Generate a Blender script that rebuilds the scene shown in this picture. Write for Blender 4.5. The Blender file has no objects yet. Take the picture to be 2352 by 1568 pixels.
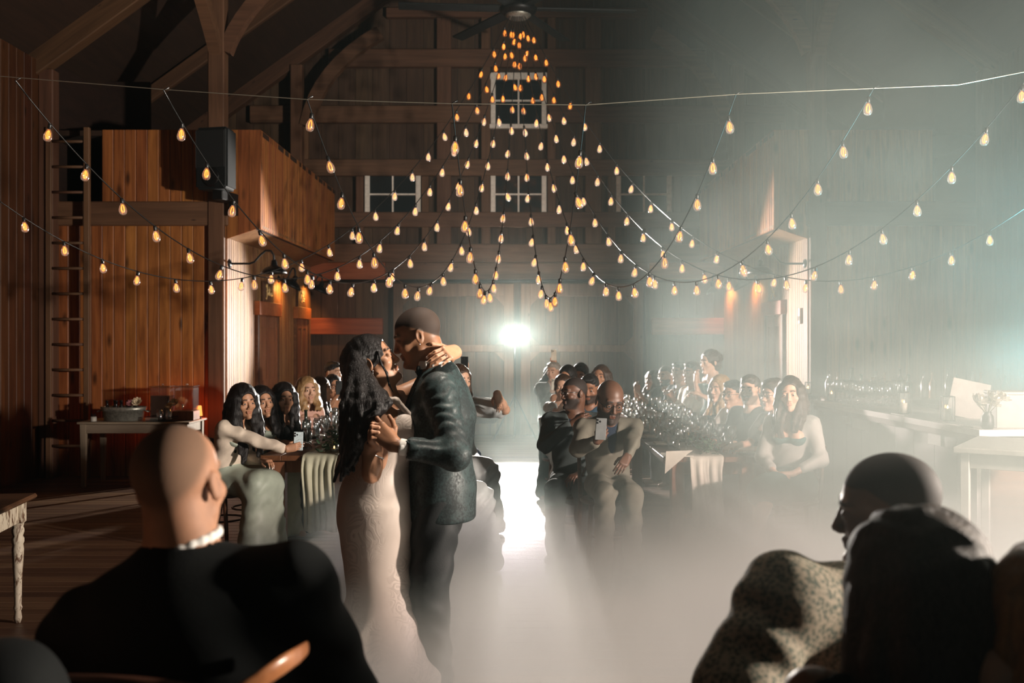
import bpy, bmesh, math, random
import numpy as np
from mathutils import Vector, Matrix, Euler, Quaternion
random.seed(7)
sc = bpy.context.scene
col = sc.collection
PI = math.pi
R = math.radians
# ---------------------------------------------------------------- camera
CAMZ = 1.70
FPX = 35.0/36.0*2352.0
cd = bpy.data.cameras.new('camera')
cam = bpy.data.objects.new('camera', cd)
col.objects.link(cam)
cam.location = (0, 0, CAMZ)
cam.rotation_euler = (R(90), 0, 0)
cd.sensor_width = 36.0
cd.lens = 35.0
cd.shift_x = -12/2352
cd.shift_y = -6/2352
cd.clip_end = 100
cd.dof.use_dof = True
cd.dof.focus_distance = 6.0
cd.dof.aperture_fstop = 2.8
sc.camera = cam
def W(px, py, y):
    """a point of the photograph at depth y, in room coordinates"""
    return Vector(((px-1188)*y/FPX, y, CAMZ-(py-778)*y/FPX))
# ---------------------------------------------------------------- colour management, world
vs = sc.view_settings
sc.display_settings.display_device = 'sRGB'
vs.view_transform = 'Standard'
vs.look = 'None'
vs.exposure = 0.0
vs.gamma = 1.0
vs.use_curve_mapping = False
w = bpy.data.worlds.new('night')
sc.world = w
w.use_nodes = True
w.node_tree.nodes['Background'].inputs[0].default_value = (0.42, 0.60, 0.58, 1)
w.node_tree.nodes['Background'].inputs[1].default_value = 0.042
cy = sc.cycles
cy.max_bounces = 5
cy.diffuse_bounces = 2
cy.glossy_bounces = 2
cy.transmission_bounces = 4
cy.transparent_max_bounces = 16
cy.volume_bounces = 0
cy.volume_step_rate = 8.0
cy.use_adaptive_sampling = True
cy.adaptive_threshold = 0.055
cy.volume_max_steps = 256
cy.caustics_reflective = False
cy.caustics_refractive = False
cy.sample_clamp_indirect = 4.0
cy.use_denoising = True
# ---------------------------------------------------------------- lamps
def lamp(name, kind, loc, energy, color, target=None, **kw):
    d = bpy.data.lights.new(name, kind)
    d.energy = energy
    d.color = color
    for k, v in kw.items():
        setattr(d, k, v)
    o = bpy.data.objects.new(name, d)
    col.objects.link(o)
    o.location = loc
    if target is not None:
        o.rotation_euler = (Vector(target)-Vector(loc)).to_track_quat('-Z', 'Y').to_euler()
    return o
# off-camera flash behind the couple, at the far end of the aisle (its stand and head are built below)
FLASH = Vector((-0.04, 16.6, 1.76))
rear = lamp('rear_flash', 'SPOT', FLASH+Vector((0, -0.16, 0)), 3900, (1.0, 0.93, 0.84),
            target=FLASH+Vector((0, -5, 0.0)), spot_size=R(106), spot_blend=0.16, shadow_soft_size=0.05)
rear.scale = (1.0, 0.50, 1.0)
# off-camera flash on the right, outside the frame
lamp('side_flash', 'SPOT', (5.4, 3.25, 2.1), 3900, (1.0, 0.89, 0.76),
     target=(-3.66, 7.48, 1.8), spot_size=R(106), spot_blend=0.35, shadow_soft_size=0.14)
# added blue-green fill that tints the smoke; the barn has no such fixture
lamp('teal_fill', 'SPOT', (5.5, 8.4, 0.6), 1600, (0.16, 0.80, 0.92),
     target=(3.6, 7.6, 3.6), spot_size=R(80), spot_blend=0.9, shadow_soft_size=0.15)
lamp('teal_fill', 'SPOT', (0.95, 13.6, 0.2), 3, (0.16, 0.66, 1.0),
     target=(0.1, 11.0, 0.6), spot_size=R(80), spot_blend=0.9, shadow_soft_size=0.1)  # second added fill, turns the aisle smoke blue
# added warm fill from overhead to brighten the low fog, not a barn fixture
lamp('fog_fill_spot', 'SPOT', (0.6, 4.9, 6.5), 3600, (1.0, 0.86, 0.72),
     target=(1.15, 4.2, 0.0), spot_size=R(46), spot_blend=0.9, shadow_soft_size=0.12)
# ---------------------------------------------------------------- naming
def tag(o, label=None, cat=None, group=None, kind=None):
    if label: o['label'] = label
    if cat: o['category'] = cat
    if group: o['group'] = group
    if kind: o['kind'] = kind
    return o
def empty(name, loc=(0, 0, 0), rz=0.0, label=None, cat=None, group=None, kind=None):
    o = bpy.data.objects.new(name, None)
    col.objects.link(o)
    o.location = loc
    o.rotation_euler = (0, 0, rz)
    o.empty_display_size = 0.1
    return tag(o, label, cat, group, kind)
def link(name, me, m=None, parent=None, loc=None, rot=None, scale=None):
    o = bpy.data.objects.new(name, me)
    col.objects.link(o)
    if m is not None and len(me.materials) == 0:
        me.materials.append(m)
    if parent is not None: o.parent = parent
    if loc is not None: o.location = loc
    if rot is not None: o.rotation_euler = rot
    if scale is not None: o.scale = scale
    return o
def copy_tree(o, parent=None):
    c = o.copy()
    col.objects.link(c)
    if parent is not None: c.parent = parent
    for ch in list(o.children):
        copy_tree(ch, c)
    return c
# ---------------------------------------------------------------- mesh collector
class MB:
    def __init__(s):
        s.v = []; s.f = []; s.sm = []
    def add(s, verts, faces, M=None, smooth=False):
        b = len(s.v)
        if M is not None:
            verts = [M @ Vector(p) for p in verts]
        s.v += [tuple(p) for p in verts]
        s.f += [tuple(i+b for i in f) for f in faces]
        s.sm += [smooth]*len(faces)
        return s
    def box(s, lo, hi, M=None, c=0.0):
        """a box, its edges chamfered by c"""
        (x0, y0, z0), (x1, y1, z1) = lo, hi
        if c <= 0:
            v = [(x, y, z) for z in (z0, z1) for y in (y0, y1) for x in (x0, x1)]
            f = [(0, 2, 3, 1), (4, 5, 7, 6), (0, 1, 5, 4), (2, 6, 7, 3), (0, 4, 6, 2), (1, 3, 7, 5)]
            return s.add(v, f, M)
        bm = bmesh.new()
        bmesh.ops.create_cube(bm, size=1)
        for q in bm.verts:
            q.co = Vector(((x0+x1)/2+q.co.x*(x1-x0), (y0+y1)/2+q.co.y*(y1-y0), (z0+z1)/2+q.co.z*(z1-z0)))
        bmesh.ops.bevel(bm, geom=list(bm.edges), offset=c, segments=1, affect='EDGES', profile=0.5)
        bm.verts.index_update()
        v = [tuple(q.co) for q in bm.verts]
        f = [tuple(q.index for q in fc.verts) for fc in bm.faces]
        bm.free()
        return s.add(v, f, M)
    def tube(s, pts, r, n=8, cap=True, flat=None):
        """a round bar along pts; r a number or one per point; flat = (scale across, up vector)"""
        pts = [Vector(p) for p in pts]
        rs = r if isinstance(r, (list, tuple)) else [r]*len(pts)
        t0 = (pts[1]-pts[0]).normalized()
        up = Vector((0, 0, 1)) if abs(t0.z) < 0.9 else Vector((1, 0, 0))
        if flat: up = Vector(flat[1])
        a = t0.cross(up).normalized()
        v = []
        for i, p in enumerate(pts):
            t = (pts[min(i+1, len(pts)-1)]-pts[max(i-1, 0)]).normalized()
            a = (a-t*a.dot(t)).normalized()
            b = t.cross(a)
            for k in range(n):
                q = 2*PI*k/n
                v.append(p+(a*math.cos(q)*(flat[0] if flat else 1)+b*math.sin(q))*rs[i])
        f = []
        for i in range(len(pts)-1):
            for k in range(n):
                k2 = (k+1) % n
                f.append((i*n+k, i*n+k2, (i+1)*n+k2, (i+1)*n+k))
        s.add(v, f, None, True)
        if cap:
            b = len(s.v)-len(v)
            s.f += [tuple(b+k for k in reversed(range(n))), tuple(b+(len(pts)-1)*n+k for k in range(n))]
            s.sm += [False, False]
        return s
    def lathe(s, prof, n=16, M=None, smooth=True):
        """a profile of (radius, height) turned about z"""
        v = []; f = []
        for (r, z) in prof:
            for k in range(n):
                q = 2*PI*k/n
                v.append((r*math.cos(q), r*math.sin(q), z))
        for i in range(len(prof)-1):
            for k in range(n):
                k2 = (k+1) % n
                f.append((i*n+k, i*n+k2, (i+1)*n+k2, (i+1)*n+k))
        s.add(v, f, M, smooth)
        b = len(s.v)-len(v)
        if prof[0][0] > 1e-4:
            s.f.append(tuple(b+k for k in reversed(range(n)))); s.sm.append(False)
        if prof[-1][0] > 1e-4:
            s.f.append(tuple(b+(len(prof)-1)*n+k for k in range(n))); s.sm.append(False)
        return s
    def prism(s, poly, d, M=None):
        """an outline of (x, z) points pushed from y=0 to y=d"""
        n = len(poly)
        v = [(x, 0, z) for x, z in poly]+[(x, d, z) for x, z in poly]
        f = [tuple(range(n)), tuple(range(2*n-1, n-1, -1))]
        f += [(k, k+n, (k+1) % n+n, (k+1) % n) for k in range(n)]
        return s.add(v, f, M)
    def mesh(s, name, m=None):
        me = bpy.data.meshes.new(name)
        me.from_pydata(s.v, [], s.f)
        me.polygons.foreach_set('use_smooth', s.sm)
        if m is not None: me.materials.append(m)
        bm = bmesh.new(); bm.from_mesh(me)
        bmesh.ops.recalc_face_normals(bm, faces=bm.faces)
        bm.to_mesh(me); bm.free()
        me.update()
        return me
    def obj(s, name, m=None, parent=None, loc=None, rot=None):
        return link(name, s.mesh(name, m), None, parent, loc, rot)
def TR(x=0, y=0, z=0, rx=0, ry=0, rz=0, s=1.0):
    return Matrix.Translation((x, y, z)) @ Euler((rx, ry, rz)).to_matrix().to_4x4() @ Matrix.Scale(s, 4)
# ---------------------------------------------------------------- materials
class NT:
    """short hand for a material's nodes"""
    def __init__(s, name):
        s.m = bpy.data.materials.new(name)
        s.m.use_nodes = True
        s.t = s.m.node_tree
        s.n = s.t.nodes
        s.b = s.n['Principled BSDF']
        s.out = s.n['Material Output']
    def new(s, typ, **kw):
        n = s.n.new(typ)
        for k, v in kw.items(): setattr(n, k, v)
        return n
    def ln(s, a, b):
        s.t.links.new(a, b)
    def val(s, sock, v):
        if hasattr(v, 'is_output'): s.ln(v, sock)
        elif isinstance(v, (tuple, list)) and len(v) == 3 and sock.type == 'RGBA': sock.default_value = (*v, 1)
        else: sock.default_value = v
    def math(s, op, a, b=0.0, c=0.0, clamp=False):
        n = s.new('ShaderNodeMath', operation=op, use_clamp=clamp)
        for i, v in enumerate((a, b, c)): s.val(n.inputs[i], v)
        return n.outputs[0]
    def mix(s, f, a, b, blend='MIX'):
        n = s.new('ShaderNodeMix', data_type='RGBA', blend_type=blend)
        s.val(n.inputs[0], f); s.val(n.inputs[6], a); s.val(n.inputs[7], b)
        return n.outputs[2]
    def ramp(s, f, stops, interp='LINEAR'):
        n = s.new('ShaderNodeValToRGB')
        n.color_ramp.interpolation = interp
        e = n.color_ramp.elements
        while len(e) < len(stops): e.new(0.5)
        for el, (p, c) in zip(e, stops):
            el.position = p
            el.color = (*c, 1) if len(c) == 3 else c
        s.ln(f, n.inputs[0])
        return n.outputs[0]
    def noise(s, vec, scale, detail=3, rough=0.55, dist=0.0):
        n = s.new('ShaderNodeTexNoise')
        n.inputs['Scale'].default_value = scale
        n.inputs['Detail'].default_value = detail
        n.inputs['Roughness'].default_value = rough
        n.inputs['Distortion'].default_value = dist
        if vec is not None: s.ln(vec, n.inputs['Vector'])
        return n.outputs[0]
    def coord(s, which='Object', scale=(1, 1, 1), rnd=0.0):
        c = s.new('ShaderNodeTexCoord').outputs[which]
        mp = s.new('ShaderNodeMapping')
        mp.inputs['Scale'].default_value = scale
        s.ln(c, mp.inputs['Vector'])
        if rnd:
            oi = s.new('ShaderNodeObjectInfo').outputs['Random']
            k = s.math('MULTIPLY', oi, rnd)
            cx = s.new('ShaderNodeCombineXYZ')
            for i in range(3): s.ln(k, cx.inputs[i])
            s.ln(cx.outputs[0], mp.inputs['Location'])
        return mp.outputs[0]
    def rnd(s):
        return s.new('ShaderNodeObjectInfo').outputs['Random']
    def bump(s, h, strength=0.3, dist=0.01):
        n = s.new('ShaderNodeBump')
        n.inputs['Strength'].default_value = strength
        n.inputs['Distance'].default_value = dist
        s.ln(h, n.inputs['Height'])
        s.ln(n.outputs[0], s.b.inputs['Normal'])
    def set(s, color=None, rough=None, metal=None, spec=None, **kw):
        if color is not None: s.val(s.b.inputs['Base Color'], color)
        if rough is not None: s.val(s.b.inputs['Roughness'], rough)
        if metal is not None: s.val(s.b.inputs['Metallic'], metal)
        if spec is not None: s.val(s.b.inputs['Specular IOR Level'], spec)
        for k, v in kw.items(): s.val(s.b.inputs[k.replace('_', ' ')], v)
        return s.m
def plain(name, color, rough=0.5, metal=0.0, spec=0.5, var=0.12, scale=18.0, bump=0.0, bscale=60.0):
    """a surface with slight procedural mottling"""
    t = NT(name)
    c = t.coord('Object')
    nz = t.noise(c, scale, 2)
    dark = tuple(x*(1-var) for x in color); lite = tuple(min(1, x*(1+var)) for x in color)
    t.set(t.ramp(nz, [(0.3, dark), (0.7, lite)]), rough, metal, spec)
    if bump: t.bump(t.noise(c, bscale, 2), bump, 0.004)
    return t.m
def wood(name, dark, lite, axis='z', rough=0.55, knots=0.0, vary=0.35, grain=1.0, spec=0.4, bump=0.15):
    """boards: grain runs along axis, every object has its own piece of the tree"""
    t = NT(name)
    i = 'xyz'.index(axis)
    s1 = [14.0*grain]*3; s1[i] = 0.9*grain
    c1 = t.coord('Object', s1, 40.0)
    g = t.noise(c1, 1.0, 5, 0.62, 0.8)
    s2 = [70.0*grain]*3; s2[i] = 1.6*grain
    g2 = t.noise(t.coord('Object', s2, 23.0), 1.0, 2)
    base = t.ramp(g, [(0.28, dark), (0.72, lite)])
    base = t.mix(t.math('MULTIPLY', g2, 0.45), base, tuple(x*0.55 for x in dark))
    k = t.math('ADD', t.math('MULTIPLY', t.rnd(), vary), 1-vary*0.5)
    hv = t.new('ShaderNodeHueSaturation')
    t.ln(base, hv.inputs['Color']); t.ln(k, hv.inputs['Value'])
    t.val(hv.inputs['Hue'], t.math('ADD', t.math('MULTIPLY', t.rnd(), 0.016), 0.492))
    out = hv.outputs[0]
    if knots:
        s3 = [5.5]*3; s3[i] = 1.9
        v = t.new('ShaderNodeTexVoronoi')
        t.ln(t.coord('Object', s3, 31.0), v.inputs['Vector'])
        v.inputs['Scale'].default_value = 1.0
        kd = t.ramp(v.outputs['Distance'], [(0.06*knots, (1, 1, 1)), (0.20*knots, (0, 0, 0))])
        out = t.mix(t.math('MULTIPLY', kd, 0.85), out, tuple(x*0.16 for x in dark))
    t.set(out, rough, 0, spec)
    t.bump(g2, bump, 0.004)
    return t.m
def emit(name, color, strength):
    t = NT(name)
    e = t.new('ShaderNodeEmission')
    e.inputs[0].default_value = (*color, 1)
    e.inputs[1].default_value = strength
    t.ln(e.outputs[0], t.out.inputs[0])
    return t.m
def glass(name, tint=(0.95, 0.97, 0.97), clear=0.86, rough=0.06, milk=0.0):
    """thin clear glass: mostly see-through, bright glints at its edges"""
    t = NT(name)
    tr = t.new('ShaderNodeBsdfTransparent'); tr.inputs[0].default_value = (*tint, 1)
    gl = t.new('ShaderNodeBsdfGlossy'); gl.inputs['Roughness'].default_value = rough
    lw = t.new('ShaderNodeLayerWeight'); lw.inputs[0].default_value = 0.35
    f = t.math('ADD', t.math('MULTIPLY', lw.outputs['Facing'], 0.55), 1-clear, clamp=True)
    mx = t.new('ShaderNodeMixShader')
    t.ln(f, mx.inputs[0]); t.ln(tr.outputs[0], mx.inputs[1]); t.ln(gl.outputs[0], mx.inputs[2])
    last = mx.outputs[0]
    if milk:
        tl = t.new('ShaderNodeBsdfTranslucent'); tl.inputs[0].default_value = (1.0, 0.95, 0.88, 1)
        m2 = t.new('ShaderNodeMixShader'); m2.inputs[0].default_value = milk
        t.ln(last, m2.inputs[1]); t.ln(tl.outputs[0], m2.inputs[2])
        last = m2.outputs[0]
    t.ln(last, t.out.inputs[0])
    return t.m
M = {}
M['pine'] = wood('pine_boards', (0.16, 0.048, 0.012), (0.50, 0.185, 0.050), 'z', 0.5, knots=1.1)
M['pine_shaded'] = wood('shaded_pine_boards', (0.035, 0.011, 0.004), (0.10, 0.033, 0.011), 'z', 0.55, knots=0.8)  # darker copy of the pine: the outer walls' dimness put into its colour
M['pine_pale'] = wood('pale_pine_boards', (0.16, 0.066, 0.022), (0.31, 0.175, 0.08), 'z', 0.5, knots=0.75)
M['barn_board'] = wood('weathered_barn_boards', (0.048, 0.026, 0.015), (0.105, 0.058, 0.032), 'z', 0.75)
M['beam_x'] = wood('timber_along_x', (0.085, 0.040, 0.021), (0.175, 0.085, 0.045), 'x', 0.65, knots=0.4)
M['beam_z'] = wood('timber_along_z', (0.085, 0.040, 0.021), (0.175, 0.085, 0.045), 'z', 0.65, knots=0.4)
M['rafter'] = wood('dark_rafter_timber', (0.055, 0.024, 0.011), (0.115, 0.052, 0.025), 'x', 0.7, knots=0.4)
M['beam_red'] = wood('red_stained_lamplit_timber', (0.20, 0.05, 0.016), (0.38, 0.115, 0.04), 'x', 0.6)  # red of the door lintels; on the gable rails it paints in lamplight
M['dark_wood'] = wood('dark_walnut', (0.05, 0.021, 0.011), (0.13, 0.055, 0.028), 'x', 0.45)
M['table_top'] = wood('table_walnut', (0.07, 0.028, 0.013), (0.20, 0.08, 0.037), 'y', 0.4)
M['table_leg'] = wood('table_leg_wood', (0.16, 0.062, 0.028), (0.34, 0.145, 0.07), 'z', 0.5)
M['floor'] = wood('floor_boards', (0.085, 0.044, 0.025), (0.20, 0.118, 0.072), 'x', 0.46, vary=0.7, grain=0.8, spec=0.3, bump=0.35)
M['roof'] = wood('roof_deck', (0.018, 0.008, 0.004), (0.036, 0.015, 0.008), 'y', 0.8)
M['black'] = plain('black_metal', (0.012, 0.012, 0.013), 0.45, 0.6)
M['black_plastic'] = plain('black_plastic', (0.008, 0.010, 0.011), 0.6, 0, 0.25, bump=0.1)
M['white_paint'] = plain('white_paint', (0.42, 0.40, 0.36), 0.55)
M['dimmed_white'] = plain('dimmed_white_paint', (0.20, 0.19, 0.17), 0.6)  # white paint darkened to offset the strong side flash on it
M['window_white'] = plain('window_white', (0.82, 0.79, 0.72), 0.5)
M['chrome'] = plain('chrome', (0.75, 0.75, 0.76), 0.18, 1.0)
M['zinc'] = plain('galvanised_zinc', (0.34, 0.34, 0.30), 0.42, 0.75, var=0.3, scale=40)
M['glass'] = glass('clear_glass', clear=0.80, rough=0.14)
M['bulb_glass'] = glass('bulb_glass', (1.0, 0.97, 0.93), 0.84, 0.10, 0.16)
M['night_glass'] = None
# ================================================================ the barn
HW = 5.85          # half width of the barn
YB = 17.4          # inner face of the gable wall
YF = 12.35         # front of the two side blocks
def rafter_z(x): return 4.85+0.72*(5.95-abs(x))
# ---- floor: boards laid across the aisle
fl = empty('floor', kind='structure')
sub = MB().box((-6.3, -3, -0.10), (6.3, 17.8, -0.03)).obj('subfloor', M['roof'], fl)
bd = MB().box((-6.2, 0.0025, -0.03), (6.2, 0.1375, 0.0), c=0.003).mesh('floor_board', M['floor'])
for k in range(int(16.0/0.14)):
    link('floor_board', bd, None, fl, (0, 1.8+k*0.14, random.uniform(-0.0006, 0.0006)))
# ---- ceiling
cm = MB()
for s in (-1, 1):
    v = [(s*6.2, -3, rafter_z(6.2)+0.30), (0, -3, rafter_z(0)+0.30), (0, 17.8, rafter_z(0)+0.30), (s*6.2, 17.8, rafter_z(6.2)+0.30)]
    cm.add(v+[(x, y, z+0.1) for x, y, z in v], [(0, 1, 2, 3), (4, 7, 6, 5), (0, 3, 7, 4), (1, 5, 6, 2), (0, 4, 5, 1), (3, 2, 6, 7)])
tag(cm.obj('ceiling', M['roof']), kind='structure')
# ---- board walls
def board_mesh(w, h, th, m):
    """one upright tongue-and-groove board: width along x, front face at y=0 looking -y"""
    c = 0.007
    p = [(-w/2+0.0015, th), (-w/2+0.0015, c), (-w/2+c+0.002, 0), (w/2-c-0.002, 0), (w/2-0.0015, c), (w/2-0.0015, th)]
    mb = MB()
    v = [(x, y, 0) for x, y in p]+[(x, y, h) for x, y in p]
    n = len(p)
    f = [(k, (k+1) % n, (k+1) % n+n, k+n) for k in range(n)]+[tuple(range(n))[::-1], tuple(range(n, 2*n))]
    return mb.add(v, f).mesh('wall_board', m)
def board_wall(name, a, b, z0, z1, wide, m, th=0.022, back=M['roof']):
    """boards in a row from a to b (x, y); they face the left-hand side of a->b turned: normal = (dy, -dx)"""
    a = Vector((a[0], a[1], 0)); b = Vector((b[0], b[1], 0))
    L = (b-a).length
    n = max(1, round(L/wide)); wd = L/n
    ang = math.atan2(b.y-a.y, b.x-a.x)
    e = empty(name, (a.x, a.y, 0), ang, kind='structure')
    MB().box((0, th+0.001, z0), (L, th+0.06, z1)).obj('sheathing', back, e)
    me = board_mesh(wd, z1-z0, th, m)
    for k in range(n):
        link('wall_board', me, None, e, ((k+0.5)*wd, random.uniform(-0.0015, 0.0015), z0))
    return e
def beam(name, lo, hi, m, c=0.012):
    return tag(MB().box(lo, hi, c=c).obj(name, m), kind='structure')
def gable_x(px, y=YB): return (px-1188)*y/FPX
def gable_z(py, y=YB): return CAMZ-(py-778)*y/FPX
# gable boarding, behind the timber frame
gb = empty('wall_gable', (0, YB+0.12, 0), kind='structure')
gme = {}
for k in range(39):
    x = -5.7+k*0.30
    h = rafter_z(x)+0.25
    key = round(h, 2)
    if key not in gme: gme[key] = board_mesh(0.30, h, 0.03, M['barn_board'])
    link('wall_board', gme[key], None, gb, (x, random.uniform(-0.006, 0.006), 0))
# timber frame of the gable: rails right across, posts between
for (y0, y1, m) in ((18, 40, 'beam_x'), (113, 154, 'beam_x'), (243, 282, 'beam_x'), (366, 404, 'beam_x'), (487, 522, 'beam_x'), (560, 603, 'beam_x'), (603, 645, 'beam_red')):
    z1, z0 = gable_z(y0), gable_z(y1)
    xe = min(5.8, 5.95-(z1-4.85)/0.72)
    if m == 'beam_red':
        for s in (-1, 1):
            beam('beam', ((-3.75 if s < 0 else 2.3), YB-0.06, z0), ((-2.3 if s < 0 else 3.75), YB+0.09, z1), M[m])  # rail ends reddened: orange lamplight put into the wood colour
        beam('beam', (-2.3, YB-0.06, z0), (2.3, YB+0.09, z1), M['beam_x'])
    elif y0 == 243:          # this rail stops at the upper window
        beam('beam', (-xe, YB-0.04, z0), (-0.52, YB+0.11, z1), M[m])
        beam('beam', (0.54, YB-0.04, z0), (xe, YB+0.11, z1), M[m])
    else:
        beam('beam', (-xe, YB-0.04+random.uniform(-.005, .005), z0), (xe, YB+0.11, z1), M[m])
for s in (-1, 1):
    beam('beam', (-3.7 if s < 0 else 2.35, YB-0.03, gable_z(768)), (-2.35 if s < 0 else 3.7, YB+0.10, gable_z(730)), M['beam_red'])  # lower rails, lamplight painted in with the same red wood
ztop = gable_z(40)
for (x0, x1, y0, y1) in ((1003, 1036, 40, 603), (1344, 1382, 40, 603), (817, 835, 404, 603), (968, 985, 404, 603), (1105, 1126, 40, 603), (1257, 1276, 40, 603), (1396, 1414, 404, 603), (1546, 1565, 404, 603), (680, 708, 280, 1000), (1672, 1700, 280, 1000)):
    beam('timber_post', (gable_x(x0), YB-0.02, gable_z(y1)), (gable_x(x1), YB+0.11, gable_z(y0)), M['beam_z'])
# ---- windows in the gable
M['night_glass'] = plain('night_pane', (0.01, 0.016, 0.02), 0.08, 0, 0.8)
fm = MB()
ww, wh, fw = 0.975, 0.975, 0.085
win_frame = MB()
win_frame.box((-ww/2, -0.05, -wh/2), (-ww/2+fw, 0.03, wh/2), c=0.006)
win_frame.box((ww/2-fw, -0.05, -wh/2), (ww/2, 0.03, wh/2), c=0.006)
win_frame.box((-ww/2-0.01, -0.055, wh/2-fw*1.4), (ww/2+0.01, 0.03, wh/2), c=0.006)
win_frame.box((-ww/2-0.02, -0.065, -wh/2), (ww/2+0.02, 0.03, -wh/2+fw*0.9), c=0.006)
wfm = win_frame.mesh('window_frame', M['window_white'])
mun = MB().box((-0.014, -0.03, -wh/2+0.07), (0.014, 0.0, wh/2-0.1)).box((-ww/2+0.07, -0.03, -0.014), (ww/2-0.07, -0.001, 0.014)).mesh('muntin', M['window_white'])
pane = MB().box((0.0, -0.004, 0.0), (0.41, 0.004, 0.40)).mesh('pane', M['night_glass'])
for i, (px, py) in enumerate(((902, 446), (1191, 446), (1479, 446), (1191, 231))):
    e = empty('window_%d' % (i+1), (gable_x(px), YB+0.03, gable_z(py)), kind='structure')
    link('window_frame', wfm, None, e)
    link('muntin', mun, None, e)
    for (x, z) in ((-0.42, -0.42), (0.01, -0.42), (-0.42, 0.0), (0.01, 0.0)):
        link('pane', pane, None, e, (x, 0.0, z))
# ---- big sliding barn doors in the middle of the gable
def barn_door(name, x0, x1, flip):
    e = empty(name, (0, YB-0.07, 0), kind='structure')
    zt, zb = gable_z(652), 0.03
    fr = MB()
    wj = 0.17
    for a in ((x0, x0+wj), (x1-wj, x1)):
        fr.box((a[0], -0.05, zb), (a[1], 0.0, zt), c=0.006)
    zm = gable_z(800)
    for (z0, z1) in ((zt-0.22, zt), (zm-0.06, zm+0.06), (zb, zb+0.2)):
        fr.box((x0+wj, -0.048, z0), (x1-wj, 0.0, z1), c=0.006)
    g = 0.16
    for (z0, z1) in ((zm+0.06, zt-0.22), (zb+0.2, zm-0.06)):        # clipped corners
        for (cx, dx) in ((x0+wj, 1), (x1-wj, -1)):
            for (cz, dz) in ((z0, 1), (z1, -1)):
                fr.prism([(cx, cz), (cx+dx*g, cz), (cx, cz+dz*g)], -0.045)
    fr.obj('door_frame', M['beam_z'], e)
    n = 7
    pw = (x1-x0-2*wj)/n
    pm = board_mesh(pw, zt-zb-0.1, 0.02, M['barn_board'])
    for k in range(n):
        link('door_board', pm, None, e, (x0+wj+(k+0.5)*pw, -0.012, zb+0.05))
    return e
barn_door('door_1', gable_x(905), gable_x(1180), False)
barn_door('door_2', gable_x(1196), gable_x(1475), True)
tag(MB().tube([(gable_x(760), YB-0.13, gable_z(646)), (gable_x(1620), YB-0.13, gable_z(646))], 0.028).obj('trim_1', M['black']), kind='structure')
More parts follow.
